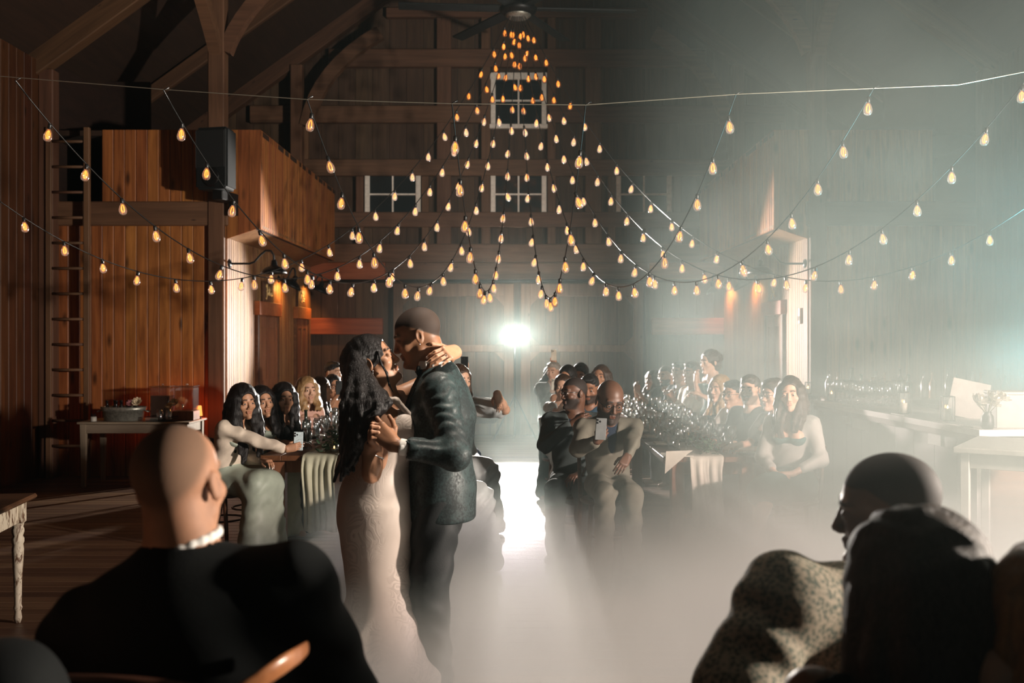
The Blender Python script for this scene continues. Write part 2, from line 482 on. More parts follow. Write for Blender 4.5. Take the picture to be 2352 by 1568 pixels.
# ---- the two side blocks (mirror images): lower walls, lintel, overhanging loft box
XS, XL = 3.6, 3.18
for s, sd in ((-1, 'left'), (1, 'right')):
    f0, f1 = (-HW, -XS) if s < 0 else (XS, HW)
    board_wall('wall_%s_front' % sd, (f0, YF), (f1, YF), 0.0, 3.10, 0.139, M['pine'])
    lo_x0, lo_x1 = (-5.15, -XS) if s < 0 else (XS, 5.15)
    board_wall('wall_%s_loft' % sd, (lo_x0, YF-0.01), (lo_x1, YF-0.01), 3.40, 4.29, 0.139, M['pine'])
    # the loft's overhanging corner: boards cut to a slanting lower edge
    e = empty('wall_%s_corner' % sd, (0, 0, 0), kind='structure')
    n = 3; wd = (XS-XL)/n
    for k in range(n):
        xa, xb = XS-k*wd, XS-(k+1)*wd
        za, zb_ = 2.94+(XS-xa)/(XS-XL)*0.14, 2.94+(XS-xb)/(XS-XL)*0.14
        g = 0.002
        MB().prism([(s*(xa-g), za), (s*(xb+g), zb_), (s*(xb+g), 4.29), (s*(xa-g), 4.29)], 0.022, TR(0, YF-0.01, 0)).obj('wall_board', M['pine'], e)
    # side of the loft box (looks at the aisle), sloping soffit, lower side wall
    if s < 0:
        board_wall('wall_left_box', (-XL, YF), (-XL, YB-0.05), 3.06, 4.29, 0.10, M['pine'])
        board_wall('wall_left_side', (-XS, YF+0.02), (-XS, YB-0.05), 0.0, 2.96, 0.085, M['pine_pale'])
    else:
        board_wall('wall_right_box', (XL, YB-0.05), (XL, YF), 3.06, 4.29, 0.10, M['pine'])
        board_wall('wall_right_side', (XS, YB-0.05), (XS, YF+0.02), 0.0, 2.96, 0.085, M['pine_pale'])
    sf = MB()
    v = [(s*XS, YF+0.012, 2.95), (s*XL, YF+0.012, 3.085), (s*XL, YB-0.06, 3.085), (s*XS, YB-0.06, 2.95)]
    sf.add(v+[(x, y, z+0.03) for x, y, z in v], [(0, 1, 2, 3), (4, 7, 6, 5), (0, 3, 7, 4), (1, 5, 6, 2), (0, 4, 5, 1), (3, 2, 6, 7)])
    tag(sf.obj('trim_%d' % (2 if s < 0 else 3), M['pine_pale']), kind='structure')
    lid = MB().box((min(s*XL, s*HW), YF, 4.22), (max(s*XL, s*HW), YB, 4.285)).obj('trim_%d' % (4 if s < 0 else 5), M['roof'])
    tag(lid, kind='structure')
    beam('beam', ((-5.75 if s < 0 else XS-0.02), YF-0.05, 3.10), ((-XS+0.02 if s < 0 else 5.75), YF+0.05, 3.40), M['beam_x'])
    beam('timber_post', (s*3.72-0.10, YF-0.07, 0.0), (s*3.72+0.10, YF+0.13, rafter_z(3.72)), M['beam_z'])
    beam('timber_post', (s*(HW-0.09)-0.09, YF-0.20, 0.0), (s*(HW-0.09)+0.09, YF-0.02, 5.0), M['beam_z'])
    # outer wall of the barn
    if s < 0: board_wall('wall_left', (-HW, -2.0), (-HW, YF), 0.0, 5.1, 0.179, M['pine_shaded'])
    else: board_wall('wall_right', (HW, YF), (HW, -2.0), 0.0, 5.1, 0.179, M['pine_shaded'])
    tag(MB().box((min(s*5.86, s*5.95), YF, 3.0), (max(s*5.86, s*5.95), YB+0.2, 5.2)).box((min(s*5.86, s*5.15), YF+1.6, 3.4), (max(s*5.86, s*5.15), YF+1.66, 5.3)).obj('wall_%s_upper' % sd, M['roof']), kind='structure')
    tag(MB().box((min(s*5.86, s*6.1), YF-0.05, 3.2), (max(s*5.86, s*6.1), YF+0.02, 5.2)).obj('trim_%d' % (6 if s < 0 else 7), M['roof']), kind='structure')
    # rafters, purlins and curved braces of the trusses
    for yt in (6.6, 9.4, 12.2, 14.8, 17.2):
        big = yt in (12.2, 17.2)
        hgt = 0.32 if big else 0.2
        wdt = 0.20 if big else 0.10
        rb = MB()
        xa, xb = 6.0, 0.0
        L = math.hypot(xa-xb, rafter_z(xb)-rafter_z(xa))
        rb.box((-L/2, -wdt/2, 0), (L/2, wdt/2, hgt), c=0.012)
        tag(rb.obj('rafter', M['rafter'], None, (s*(xa+xb)/2, yt, (rafter_z(xa)+rafter_z(xb))/2), (0, s*math.atan(0.72), 0)), kind='structure')
    def arc_brace(p0, p1, bulge, wd, th, up):
        p0, p1 = Vector(p0), Vector(p1)
        pts = []
        for k in range(9):
            t = k/8
            pts.append(p0.lerp(p1, t)+Vector(bulge)*4*t*(1-t))
        mb = MB(); v = []
        up = Vector(up)
        for k, p in enumerate(pts):
            tg = (pts[min(k+1, 8)]-pts[max(k-1, 0)]).normalized()
            nn = tg.cross(up).normalized()
            for (a, b) in ((-1, -1), (1, -1), (1, 1), (-1, 1)):
                v.append(p+nn*a*wd/2+up*b*th/2)
        f = [(k*4+j, k*4+(j+1) % 4, k*4+4+(j+1) % 4, k*4+4+j) for k in range(8) for j in range(4)]+[(0, 1, 2, 3), (35, 34, 33, 32)]
        mb.add(v, f)
        return tag(mb.obj('brace', M['beam_x']), kind='structure')
    arc_brace((s*3.62, 12.36, 5.25), (s*2.75, 12.36, 6.35), (s*0.13, 0, -0.0), 0.16, 0.14, (0, 1, 0))
    arc_brace((s*3.72, 12.30, 5.25), (s*3.72, 10.8, 6.30), (0, 0.12, 0), 0.16, 0.14, (1, 0, 0))
    arc_brace((s*3.62, 17.1, 5.35), (s*2.35, 17.1, 6.95), (s*0.22, 0, 0.10), 0.22, 0.16, (0, 1, 0))
    beam('timber_post', (s*3.79-0.10, 17.05, 4.3), (s*3.79+0.10, 17.25, rafter_z(3.79)), M['beam_z'])
# collar beams between the rafters
for yt in (12.2,):
    beam('beam', (-2.0, yt-0.08, 7.45), (2.0, yt+0.08, 7.70), M['beam_x'])
# ================================================================ figures: smooth-blended solids turned into one surface
f32 = np.float32
def V(*a): return Vector(a)
class SDF:
    def __init__(s): s.p = []
    def cap(s, a, b, r1, r2=None, k=0.02, flat=None, op='u', wr=0.0, wf=55.0):
        """a tapered round bar from a to b; flat = (axis, ratio) squeezes it along an axis; wr = depth of cloth folds"""
        a = np.array(a, float); b = np.array(b, float)
        r2 = r1 if r2 is None else r2
        rm = max(r1, r2)+wr
        s.p.append(('c', op, k, np.minimum(a, b)-rm, np.maximum(a, b)+rm, (a, b, r1, r2, flat, wr, wf)))
        return s
    def chain(s, pts, rs, k=0.02, flat=None, op='u', wr=0.0, wf=55.0):
        for i in range(len(pts)-1):
            s.cap(pts[i], pts[i+1], rs[i], rs[i+1], k, flat, op, wr, wf)
        return s
    def ell(s, c, r, rot=None, k=0.02, op='u', wr=0.0, wf=55.0):
        c = np.array(c, float); r = np.array(r, float)
        m = None if rot is None else np.array(rot, float)
        e = np.full(3, r.max()) if m is not None else r
        s.p.append(('e', op, k, c-e-wr, c+e+wr, (c, r, m, wr, wf)))
        return s
    def half(s, pt, n, op='s', k=0.004):
        """cuts away everything on the side of the plane that n points to"""
        s.p.append(('h', op, k, None, None, (np.array(pt, float), np.array(Vector(n).normalized(), float))))
        return s
    def bounds(s, pad=0.02):
        lo = np.min([p[3] for p in s.p if p[1] == 'u'], axis=0)-pad
        hi = np.max([p[4] for p in s.p if p[1] == 'u'], axis=0)+pad
        return lo, hi
    def field(s, xs, ys, zs):
        h = xs[1]-xs[0]
        D = np.full((len(xs), len(ys), len(zs)), 1.0, f32)
        for (typ, op, k, lo, hi, a) in s.p:
            if lo is None:
                sl = (slice(None),)*3
            else:
                pad = k+3*h
                sl = []
                for arr, l, u in zip((xs, ys, zs), lo-pad, hi+pad):
                    sl.append(slice(int(np.searchsorted(arr, l)), int(np.searchsorted(arr, u))))
                sl = tuple(sl)
                if any(q.stop <= q.start for q in sl): continue
            X = xs[sl[0]][:, None, None]; Y = ys[sl[1]][None, :, None]; Z = zs[sl[2]][None, None, :]
            if typ == 'c':
                A, B, r1, r2, flat, wr, wf = a
                ba = (B-A); L2 = max(float(ba @ ba), 1e-9)
                px, py, pz = X-f32(A[0]), Y-f32(A[1]), Z-f32(A[2])
                t = np.clip((px*f32(ba[0])+py*f32(ba[1])+pz*f32(ba[2]))/f32(L2), 0, 1)
                qx, qy, qz = px-t*f32(ba[0]), py-t*f32(ba[1]), pz-t*f32(ba[2])
                d2 = qx*qx+qy*qy+qz*qz
                if flat:
                    n, ra = flat
                    c = qx*f32(n[0])+qy*f32(n[1])+qz*f32(n[2])
                    d2 = d2+c*c*f32(ra*ra-1)
                d = np.sqrt(d2)-(f32(r1)+f32(r2-r1)*t)
            elif typ == 'e':
                c, r, m, wr, wf = a
                px, py, pz = X-f32(c[0]), Y-f32(c[1]), Z-f32(c[2])
                if m is not None:
                    mi = m.T.astype(f32)
                    px, py, pz = (mi[i, 0]*px+mi[i, 1]*py+mi[i, 2]*pz for i in range(3))
                ax, ay, az = px/f32(r[0]), py/f32(r[1]), pz/f32(r[2])
                k0 = np.sqrt(ax*ax+ay*ay+az*az)
                bx, by, bz = ax/f32(r[0]), ay/f32(r[1]), az/f32(r[2])
                k1 = np.sqrt(bx*bx+by*by+bz*bz)+f32(1e-6)
                d = k0*(k0-1)/k1
            else:
                pt, n = a
                d = -((X-f32(pt[0]))*f32(n[0])+(Y-f32(pt[1]))*f32(n[1])+(Z-f32(pt[2]))*f32(n[2]))
                wr = 0
            if wr:
                w = f32(wf)
                d = d+f32(wr)*np.sin(w*(0.55*X+0.3*Y+0.85*Z)+f32(2.2)*np.sin(w*f32(0.31)*(X-0.8*Y+0.45*Z)))
            S = D[sl]
            if op == 'u':
                q = np.maximum(f32(k)-np.abs(S-d), 0)
                D[sl] = np.minimum(S, d)-q*q*f32(0.25/k)
            else:
                q = np.maximum(f32(k)-np.abs(S+d), 0)
                D[sl] = np.maximum(S, -d)+q*q*f32(0.25/k)
        return D
def surface_nets(D, xs, ys, zs):
    S = D < 0
    n = tuple(q-1 for q in D.shape)
    cnt = np.zeros(n, np.int8)
    offs = [(i, j, k) for i in (0, 1) for j in (0, 1) for k in (0, 1)]
    for (i, j, k) in offs: cnt += S[i:i+n[0], j:j+n[1], k:k+n[2]]
    act = (cnt > 0) & (cnt < 8)
    I, J, K = np.nonzero(act)
    if len(I) == 0: return np.zeros((0, 3)), np.zeros((0, 4), int)
    idx = np.full(n, -1, np.int64); idx[act] = np.arange(len(I))
    val = {o: D[I+o[0], J+o[1], K+o[2]] for o in offs}
    acc = np.zeros((len(I), 3)); num = np.zeros(len(I))
    for a in offs:
        for ax in range(3):
            if a[ax]: continue
            b = list(a); b[ax] = 1; b = tuple(b)
            va, vb = val[a], val[b]
            m = (va < 0) != (vb < 0)
            t = np.where(m, va/np.where(m, va-vb, 1), 0)
            for c in range(3):
                acc[:, c] += np.where(m, a[c]+(t if c == ax else 0), 0)
            num += m
    acc /= num[:, None]
    h = xs[1]-xs[0]
    P = np.stack([xs[I], ys[J], zs[K]], 1)+acc*h
    F = []
    for ax in range(3):
        sl0 = [slice(1, -1)]*3; sl1 = [slice(1, -1)]*3
        sl0[ax] = slice(0, -1); sl1[ax] = slice(1, None)
        s0 = S[tuple(sl0)]; s1 = S[tuple(sl1)]
        e = np.nonzero(s0 != s1)
        flip = s0[e]
        g = [e[0]+1, e[1]+1, e[2]+1]; g[ax] = e[ax]
        u, v = [(1, 2), (2, 0), (0, 1)][ax]
        q = []
        for (du, dv) in ((-1, -1), (0, -1), (0, 0), (-1, 0)):
            c = list(g); c[u] = g[u]+du; c[v] = g[v]+dv
            q.append(idx[c[0], c[1], c[2]])
        q = np.stack(q, 1)
        q = np.where(flip[:, None], q, q[:, ::-1])
        F.append(q)
    return P, np.concatenate(F)
def grid(lo, hi, h):
    return [np.arange(l, u+h, h).astype(f32) for l, u in zip(lo, hi)]
def sdf_mesh(name, sdf, h, fine=(), lo=None, hi=None, m=None, mask=None, relax=1):
    """meshes a solid; fine = [(lo, hi, h)] boxes that are meshed at a closer step"""
    blo, bhi = sdf.bounds(0.03)
    if lo is not None: blo = np.maximum(blo, lo)
    if hi is not None: bhi = np.minimum(bhi, hi)
    jobs = [(blo, bhi, h, None)]+[(np.array(a, float), np.array(b, float), hh, 1) for a, b, hh in fine]
    VV = []; FF = []; nb = 0
    boxes = [(np.array(a, float), np.array(b, float)) for a, b, hh in fine]
    for ji, (a, b, hh, isf) in enumerate(jobs):
        pad = 4*hh if isf else 0
        g = grid(a-pad, b+pad, hh)
        D = sdf.field(*g)
        P, F = surface_nets(D, *g)
        if len(P) == 0: continue
        for _ in range(relax):
            N = np.zeros_like(P); C = np.zeros(len(P))
            for q in range(4):
                i, j = F[:, q], F[:, (q+1) % 4]
                np.add.at(N, i, P[j]); np.add.at(N, j, P[i])
                np.add.at(C, i, 1); np.add.at(C, j, 1)
            ok = C > 0
            P[ok] = P[ok]*0.5+0.5*N[ok]/C[ok][:, None]
        ctr = P[F].mean(1)
        if isf:
            keep = np.all((ctr > a) & (ctr < b), 1)
            for (a2, b2) in boxes[:ji-1]:
                keep &= ~np.all((ctr > a2) & (ctr < b2), 1)
        else:
            keep = np.ones(len(F), bool)
            for (a2, b2) in boxes:
                keep &= ~np.all((ctr > a2+hh*0.5) & (ctr < b2-hh*0.5), 1)
        F = F[keep]
        used = np.unique(F)
        rm = np.full(len(P), -1); rm[used] = np.arange(len(used))
        VV.append(P[used]); FF.append(rm[F]+nb); nb += len(used)
    P = np.concatenate(VV); F = np.concatenate(FF)
    me = bpy.data.meshes.new(name)
    me.vertices.add(len(P)); me.vertices.foreach_set('co', P.astype(f32).ravel())
    me.loops.add(len(F)*4); me.loops.foreach_set('vertex_index', F.astype(np.int32).ravel())
    me.polygons.add(len(F))
    me.polygons.foreach_set('loop_start', np.arange(0, len(F)*4, 4, dtype=np.int32))
    me.polygons.foreach_set('use_smooth', np.ones(len(F), bool))
    me.update(calc_edges=True)
    if mask is not None:
        c = np.ones((len(P), 4), f32); c[:, :3] = mask(P)
        at = me.color_attributes.new('mask', 'FLOAT_COLOR', 'POINT')
        at.data.foreach_set('color', c.ravel())
    if m is not None: me.materials.append(m)
    return me
def sm(x, a, b):
    t = np.clip((x-a)/(b-a), 0, 1); return t*t*(3-2*t)
# ---------------------------------------------------------------- skin, hair, cloth
def skin_mat(name, color, hair=(0.012, 0.009, 0.008), lip=None, nail=(0.8, 0.72, 0.68), rough=0.48):
    t = NT(name)
    at = t.new('ShaderNodeAttribute', attribute_name='mask')
    sp = t.new('ShaderNodeSeparateColor'); t.ln(at.outputs['Color'], sp.inputs[0])
    lip = lip or (color[0]*0.80, color[1]*0.64, color[2]*0.64)
    nz = t.noise(t.coord('Object'), 26, 3)
    base = t.ramp(nz, [(0.3, tuple(c*0.88 for c in color)), (0.7, tuple(min(1, c*1.08) for c in color))])
    c = t.mix(sp.outputs[0], base, lip)
    c = t.mix(sp.outputs[1], c, hair)
    c = t.mix(sp.outputs[2], c, nail)
    t.set(c, t.math('ADD', t.math('MULTIPLY', sp.outputs[1], 0.3), rough), 0, 0.45)
    t.set(Subsurface_Weight=0.0)
    t.bump(t.noise(t.coord('Object'), 220, 2), 0.08, 0.002)
    return t.m
SKIN = {
    'deep': skin_mat('skin_deep', (0.115, 0.052, 0.030)),
    'brown': skin_mat('skin_brown', (0.27, 0.125, 0.07)),
    'tan': skin_mat('skin_tan', (0.42, 0.215, 0.125), (0.02, 0.013, 0.01)),
    'fair': skin_mat('skin_fair', (0.56, 0.335, 0.23), (0.06, 0.035, 0.02)),
    'fair_bald': skin_mat('skin_fair_shaved', (0.34, 0.165, 0.092), (0.12, 0.075, 0.048), rough=0.68),
    'groom': skin_mat('skin_groom', (0.25, 0.118, 0.062), (0.018, 0.012, 0.009)),
}
def hair_mat(name, color, rough=0.38, spec=0.45):
    t = NT(name)
    c = t.coord('Object', (30, 30, 5))
    n = t.noise(c, 3.0, 4, 0.65, 1.2)
    t.set(t.ramp(n, [(0.3, tuple(q*0.45 for q in color)), (0.72, tuple(min(1, q*1.5) for q in color))]), rough, 0, spec)
    t.bump(n, 0.6, 0.01)
    return t.m
HAIR = {
    'black': hair_mat('black_hair', (0.009, 0.007, 0.007), 0.42, 0.28),
    'brown': hair_mat('brown_hair', (0.045, 0.022, 0.012)),
    'blonde': hair_mat('blonde_hair', (0.34, 0.20, 0.085)),
    'grey': hair_mat('grey_hair', (0.30, 0.28, 0.25)),
}
def cloth(name, color, rough=0.85, spec=0.2, fine=0.3, scale=240, sheen=0.0, var=0.15):
    t = NT(name)
    c = t.coord('Object')
    n = t.noise(c, scale, 2); n2 = t.noise(c, 7, 3)
    t.set(t.ramp(n2, [(0.3, tuple(q*(1-var) for q in color)), (0.7, tuple(min(1, q*(1+var)) for q in color))]), rough, 0, spec)
    t.set(Sheen_Weight=sheen)
    t.bump(t.math('ADD', t.math('MULTIPLY', n, 0.35), n2), fine, 0.006)
    return t.m
CL = {
    'black': cloth('black_wool', (0.008, 0.009, 0.009), 0.85, 0.12),
    'charcoal': cloth('charcoal_wool', (0.035, 0.037, 0.04)),
    'navy': cloth('navy_cloth', (0.018, 0.028, 0.05)),
    'blue': cloth('blue_shirt_cloth', (0.035, 0.07, 0.11)),
    'white': cloth('white_cotton', (0.68, 0.66, 0.62), 0.75),
    'cream': cloth('cream_knit', (0.66, 0.56, 0.46), 0.9, fine=0.5),
    'sage': cloth('sage_satin', (0.36, 0.41, 0.34), 0.5, 0.4),
    'tan_suit': cloth('tan_suit_cloth', (0.135, 0.125, 0.10)),
    'grey_suit': cloth('grey_suit_cloth', (0.13, 0.135, 0.13)),
    'pink': cloth('blush_cloth', (0.60, 0.36, 0.29), 0.7),
    'grey_knit': cloth('grey_knit', (0.34, 0.33, 0.30)),
    'teal': cloth('teal_dress_cloth', (0.04, 0.10, 0.095)),
    'brown_dress': cloth('rust_dress_cloth', (0.16, 0.055, 0.035), 0.6),
    'linen': cloth('sage_linen', (0.44, 0.44, 0.33), 0.9),
    'napkin': cloth('cream_linen', (0.62, 0.59, 0.50), 0.9),
}
def eye_mat():
    t = NT('eye')
    c = t.new('ShaderNodeTexCoord')
    sx = t.new('ShaderNodeSeparateXYZ'); t.ln(c.outputs['Object'], sx.inputs[0])
    t.set(t.ramp(sx.outputs[1], [(0.0, (0.5, 0.46, 0.42)), (0.0099, (0.5, 0.46, 0.42)), (0.0100, (0.05, 0.025, 0.012)), (0.0116, (0.004, 0.004, 0.004))], 'LINEAR'), 0.12, 0, 0.7)
    return t.m
M['eye'] = eye_mat()
EYE = MB().lathe([(0.0001, -0.0124)]+[(0.0124*math.cos(a), 0.0124*math.sin(a)) for a in [R(-70+20*k) for k in range(8)]]+[(0.0001, 0.0124)], 12, Euler((R(-90), 0, 0)).to_matrix().to_4x4()).mesh('eye', M['eye'])
# ---------------------------------------------------------------- anatomy
def head_prims(s, H, sc=1.0, fem=False, ears=True, k=0.012, neck_r=None, neck_to=None, fine=True):
    """H: head frame -> figure frame (x right, y forward, z up, origin between the ears)"""
    R3 = H.to_3x3()
    def P(x, y, z): return H @ (Vector((x, y, z))*sc)
    def E(c, r, rot=None, kk=k, op='u'):
        m = R3 if rot is None else R3 @ rot
        s.ell(P(*c), [q*sc for q in r], np.array(m), kk, op)
    def C(a, b, r1, r2=None, kk=k, op='u'):
        s.cap(P(*a), P(*b), r1*sc, (r1 if r2 is None else r2)*sc, kk, None, op)
    jw = 0.9 if fem else 1.0
    E((0, -0.014, 0.034), (0.075, 0.096, 0.083))
    E((0, 0.030, -0.022), (0.060*jw, 0.058, 0.085))
    C((-0.05*jw, 0.004, -0.055), (0, 0.060, -0.098), 0.020, 0.016, 0.03)
    C((0.05*jw, 0.004, -0.055), (0, 0.060, -0.098), 0.020, 0.016, 0.03)
    C((-0.032, 0.072, 0.024), (0.032, 0.072, 0.024), 0.013 if not fem else 0.009, None, 0.02)
    for q in (-1, 1):
        E((q*0.041, 0.058, -0.026), (0.021, 0.020, 0.018), None, 0.025)
        E((q*0.031, 0.094, 0.002), (0.019, 0.013, 0.013), None, 0.014, 's')
        E((q*0.031, 0.0765, 0.000), (0.0155, 0.0140, 0.0135), None, 0.004)
        E((q*0.031, 0.094, -0.0015), (0.0120, 0.0145, 0.0046), None, 0.002, 's')
        C((q*0.020, 0.086, 0.0245), (q*0.044, 0.077, 0.0265), 0.0050, None, 0.010)
        E((q*0.0115, 0.094, -0.036), (0.0085, 0.010, 0.0075), None, 0.006)
        if ears:
            er = Euler((R(8), 0, R(q*-18))).to_matrix()
            E((q*0.079, -0.012, -0.006), (0.007, 0.018, 0.031), er, 0.006)
            E((q*0.0855, -0.009, -0.002), (0.0045, 0.009, 0.017), er, 0.004, 's')
    C((0, 0.084, 0.012), (0, 0.1015, -0.029), 0.0065, 0.0098, 0.008)
    E((0, 0.1025, -0.032), (0.0098, 0.0092, 0.0085), None, 0.006)
    C((-0.016, 0.0865, -0.0585), (0.016, 0.0865, -0.0585), 0.0052, None, 0.008)
    C((0, 0.0895, -0.0575), (0, 0.0895, -0.0576), 0.0058, None, 0.008)
    C((-0.013, 0.0855, -0.0705), (0.013, 0.0855, -0.0705), 0.0062, None, 0.008)
    if fine: C((-0.020, 0.099, -0.0642), (0.020, 0.099, -0.0642), 0.0022, None, 0.004, 's')
    E((0, 0.081, -0.100), (0.018, 0.016, 0.015), None, 0.016)
    if neck_to is not None:
        nr = neck_r or (0.047 if fem else 0.058)
        s.cap(P(0, -0.030, -0.045), neck_to, nr*sc, nr*1.1*sc, 0.02)
        if not fem:
            s.cap(P(0, 0.035, -0.095), Vector(neck_to)+Vector((0, 0.03, 0)), 0.022*sc, 0.03*sc, 0.04)
def head_mask(H, sc, hair=None, beard=0.0, nails=()):
    Hi = np.array(H.inverted())
    def f(P):
        q = (P @ Hi[:3, :3].T+Hi[:3, 3])/sc
        x, y, z = q[:, 0], q[:, 1], q[:, 2]
        o = np.zeros((len(P), 3), f32)
        lip = sm(y, 0.080, 0.086)*(1-sm(np.abs(z+0.0645)/(0.0125-0.18*np.abs(x)), 0.75, 1.1))*(1-sm(np.abs(x), 0.019, 0.024))
        near = (np.abs(x) < 0.12) & (np.abs(y) < 0.16) & (np.abs(z) < 0.16)
        o[:, 0] = np.clip(lip, 0, 1)*near
        ax = np.abs(x)
        brow = sm(y, 0.05, 0.06)*(1-sm(np.abs(z-0.027-0.10*(ax-0.012)*(ax < 0.036)+0.12*np.maximum(ax-0.036, 0)), 0.0025, 0.006))*sm(ax, 0.008, 0.014)*(1-sm(ax, 0.044, 0.052))
        g = brow
        if hair == 'buzz':
            line = np.where(y > 0.035, 0.058, 0.058-0.75*(0.035-y)*(y < 0.035))
            line = np.maximum(line, -0.045)
            g = np.maximum(g, 0.92*sm(z-line, -0.004, 0.006))
        if hair == 'shaved':
            line = np.where(y > 0.0, 0.095, 0.085-1.3*(0.0-y))
            line = np.maximum(line, -0.055)
            g = np.maximum(g, 0.75*sm(z-line, -0.03, 0.02))
        if beard:
            b = sm(-z, 0.030, 0.048)*sm(y, -0.02, 0.015)*(1-o[:, 0])*sm(z, -0.125, -0.11)
            g = np.maximum(g, b*beard)
        o[:, 1] = np.clip(g, 0, 1)*near
        for n in nails:
            d = np.linalg.norm(P-np.array(n)[None], axis=1)
            o[:, 2] = np.maximum(o[:, 2], 1-sm(d, 0.0055, 0.008))
        return o
    return f
FING = [(0.027, 0.088, (0.044, 0.026, 0.021)), (0.009, 0.092, (0.048, 0.030, 0.022)), (-0.010, 0.087, (0.044, 0.028, 0.021)), (-0.027, 0.078, (0.035, 0.021, 0.018))]
def hand_frame(wrist, fingers, back):
    y = Vector(fingers).normalized(); z = Vector(back); z = (z-y*z.dot(y)).normalized()
    x = y.cross(z)
    m = Matrix((x, y, z)).transposed().to_4x4(); m.translation = Vector(wrist)
    return m
def hand_prims(s, Hm, thumb, sc=1.0, curl=(25, 30, 20), spread=3.0, thumb_in=0.35, per=None, nails=None):
    """Hm: hand frame (y to the fingers, z out of the back); thumb = +1 / -1: the side the thumb is on.
    curl: knuckle, middle and end joint bends; per: a bend triple for each finger"""
    def P(x, y, z): return Hm @ (Vector((x*thumb, y, z))*sc)
    ft = (Hm.to_3x3() @ Vector((0, 0, 1)))
    for i, (x, y, L) in enumerate(FING):
        s.cap(P(x*0.62, 0.004, -0.002), P(x, y, 0.0), 0.0165*sc, 0.0125*sc, 0.018)
    s.cap(P(0.016, 0.018, -0.010), P(0.030, 0.050, -0.012), 0.016*sc, 0.011*sc, 0.014)
    s.cap(P(-0.018, 0.018, -0.008), P(-0.026, 0.060, -0.008), 0.013*sc, 0.011*sc, 0.014)
    for i, (x, y, L) in enumerate(FING):
        cu = per[i] if per else curl
        p = Vector((x, y, 0)); a = 0.0; fan = R((1.5-i)*spread)
        r = 0.0098-0.0006*abs(i-1)-(0.0012 if i == 3 else 0)
        for j in range(3):
            a += R(cu[j])
            d = Vector((math.sin(fan)*math.cos(a), math.cos(fan)*math.cos(a), -math.sin(a)))
            q = p+d*L[j]
            s.cap(P(*p), P(*q), r*sc, (r-0.0009)*sc, 0.0035)
            r -= 0.0009
            p = q
        if nails is not None:
            up = Vector((0, math.sin(a), math.cos(a)))
            nails.append(P(*(p-d*0.002+up*r)))
    p = Vector((0.024, 0.024, -0.010))
    for (dx, dy, dz, L, r) in ((0.80-thumb_in*0.6, 0.60, -0.30-thumb_in*0.5, 0.036, 0.0125), (0.50-thumb_in, 0.85, -0.15-thumb_in*0.5, 0.031, 0.0108), (0.32-thumb_in*1.2, 0.93, -0.1-thumb_in*0.4, 0.025, 0.0098)):
        q = p+Vector((dx, dy, dz)).normalized()*L
        s.cap(P(*p), P(*q), r*sc, (r-0.001)*sc, 0.005)
        p = q
def ik(a, b, l1, l2, pole):
    a, b = Vector(a), Vector(b)
    d = b-a; L = min(d.length, (l1+l2)*0.999)
    u = d.normalized()
    c = (l1*l1-l2*l2+L*L)/(2*L)
    h = math.sqrt(max(l1*l1-c*c, 0))
    p = Vector(pole); p = (p-u*p.dot(u)).normalized()
    return a+u*c+p*h
def head_frame(pos, yaw=0, pitch=0, roll=0):
    """yaw to the figure's left, pitch up, roll towards the right shoulder (degrees)"""
    return Matrix.Translation(Vector(pos)) @ Euler((R(pitch), R(roll), R(yaw)), 'XYZ').to_matrix().to_4x4()
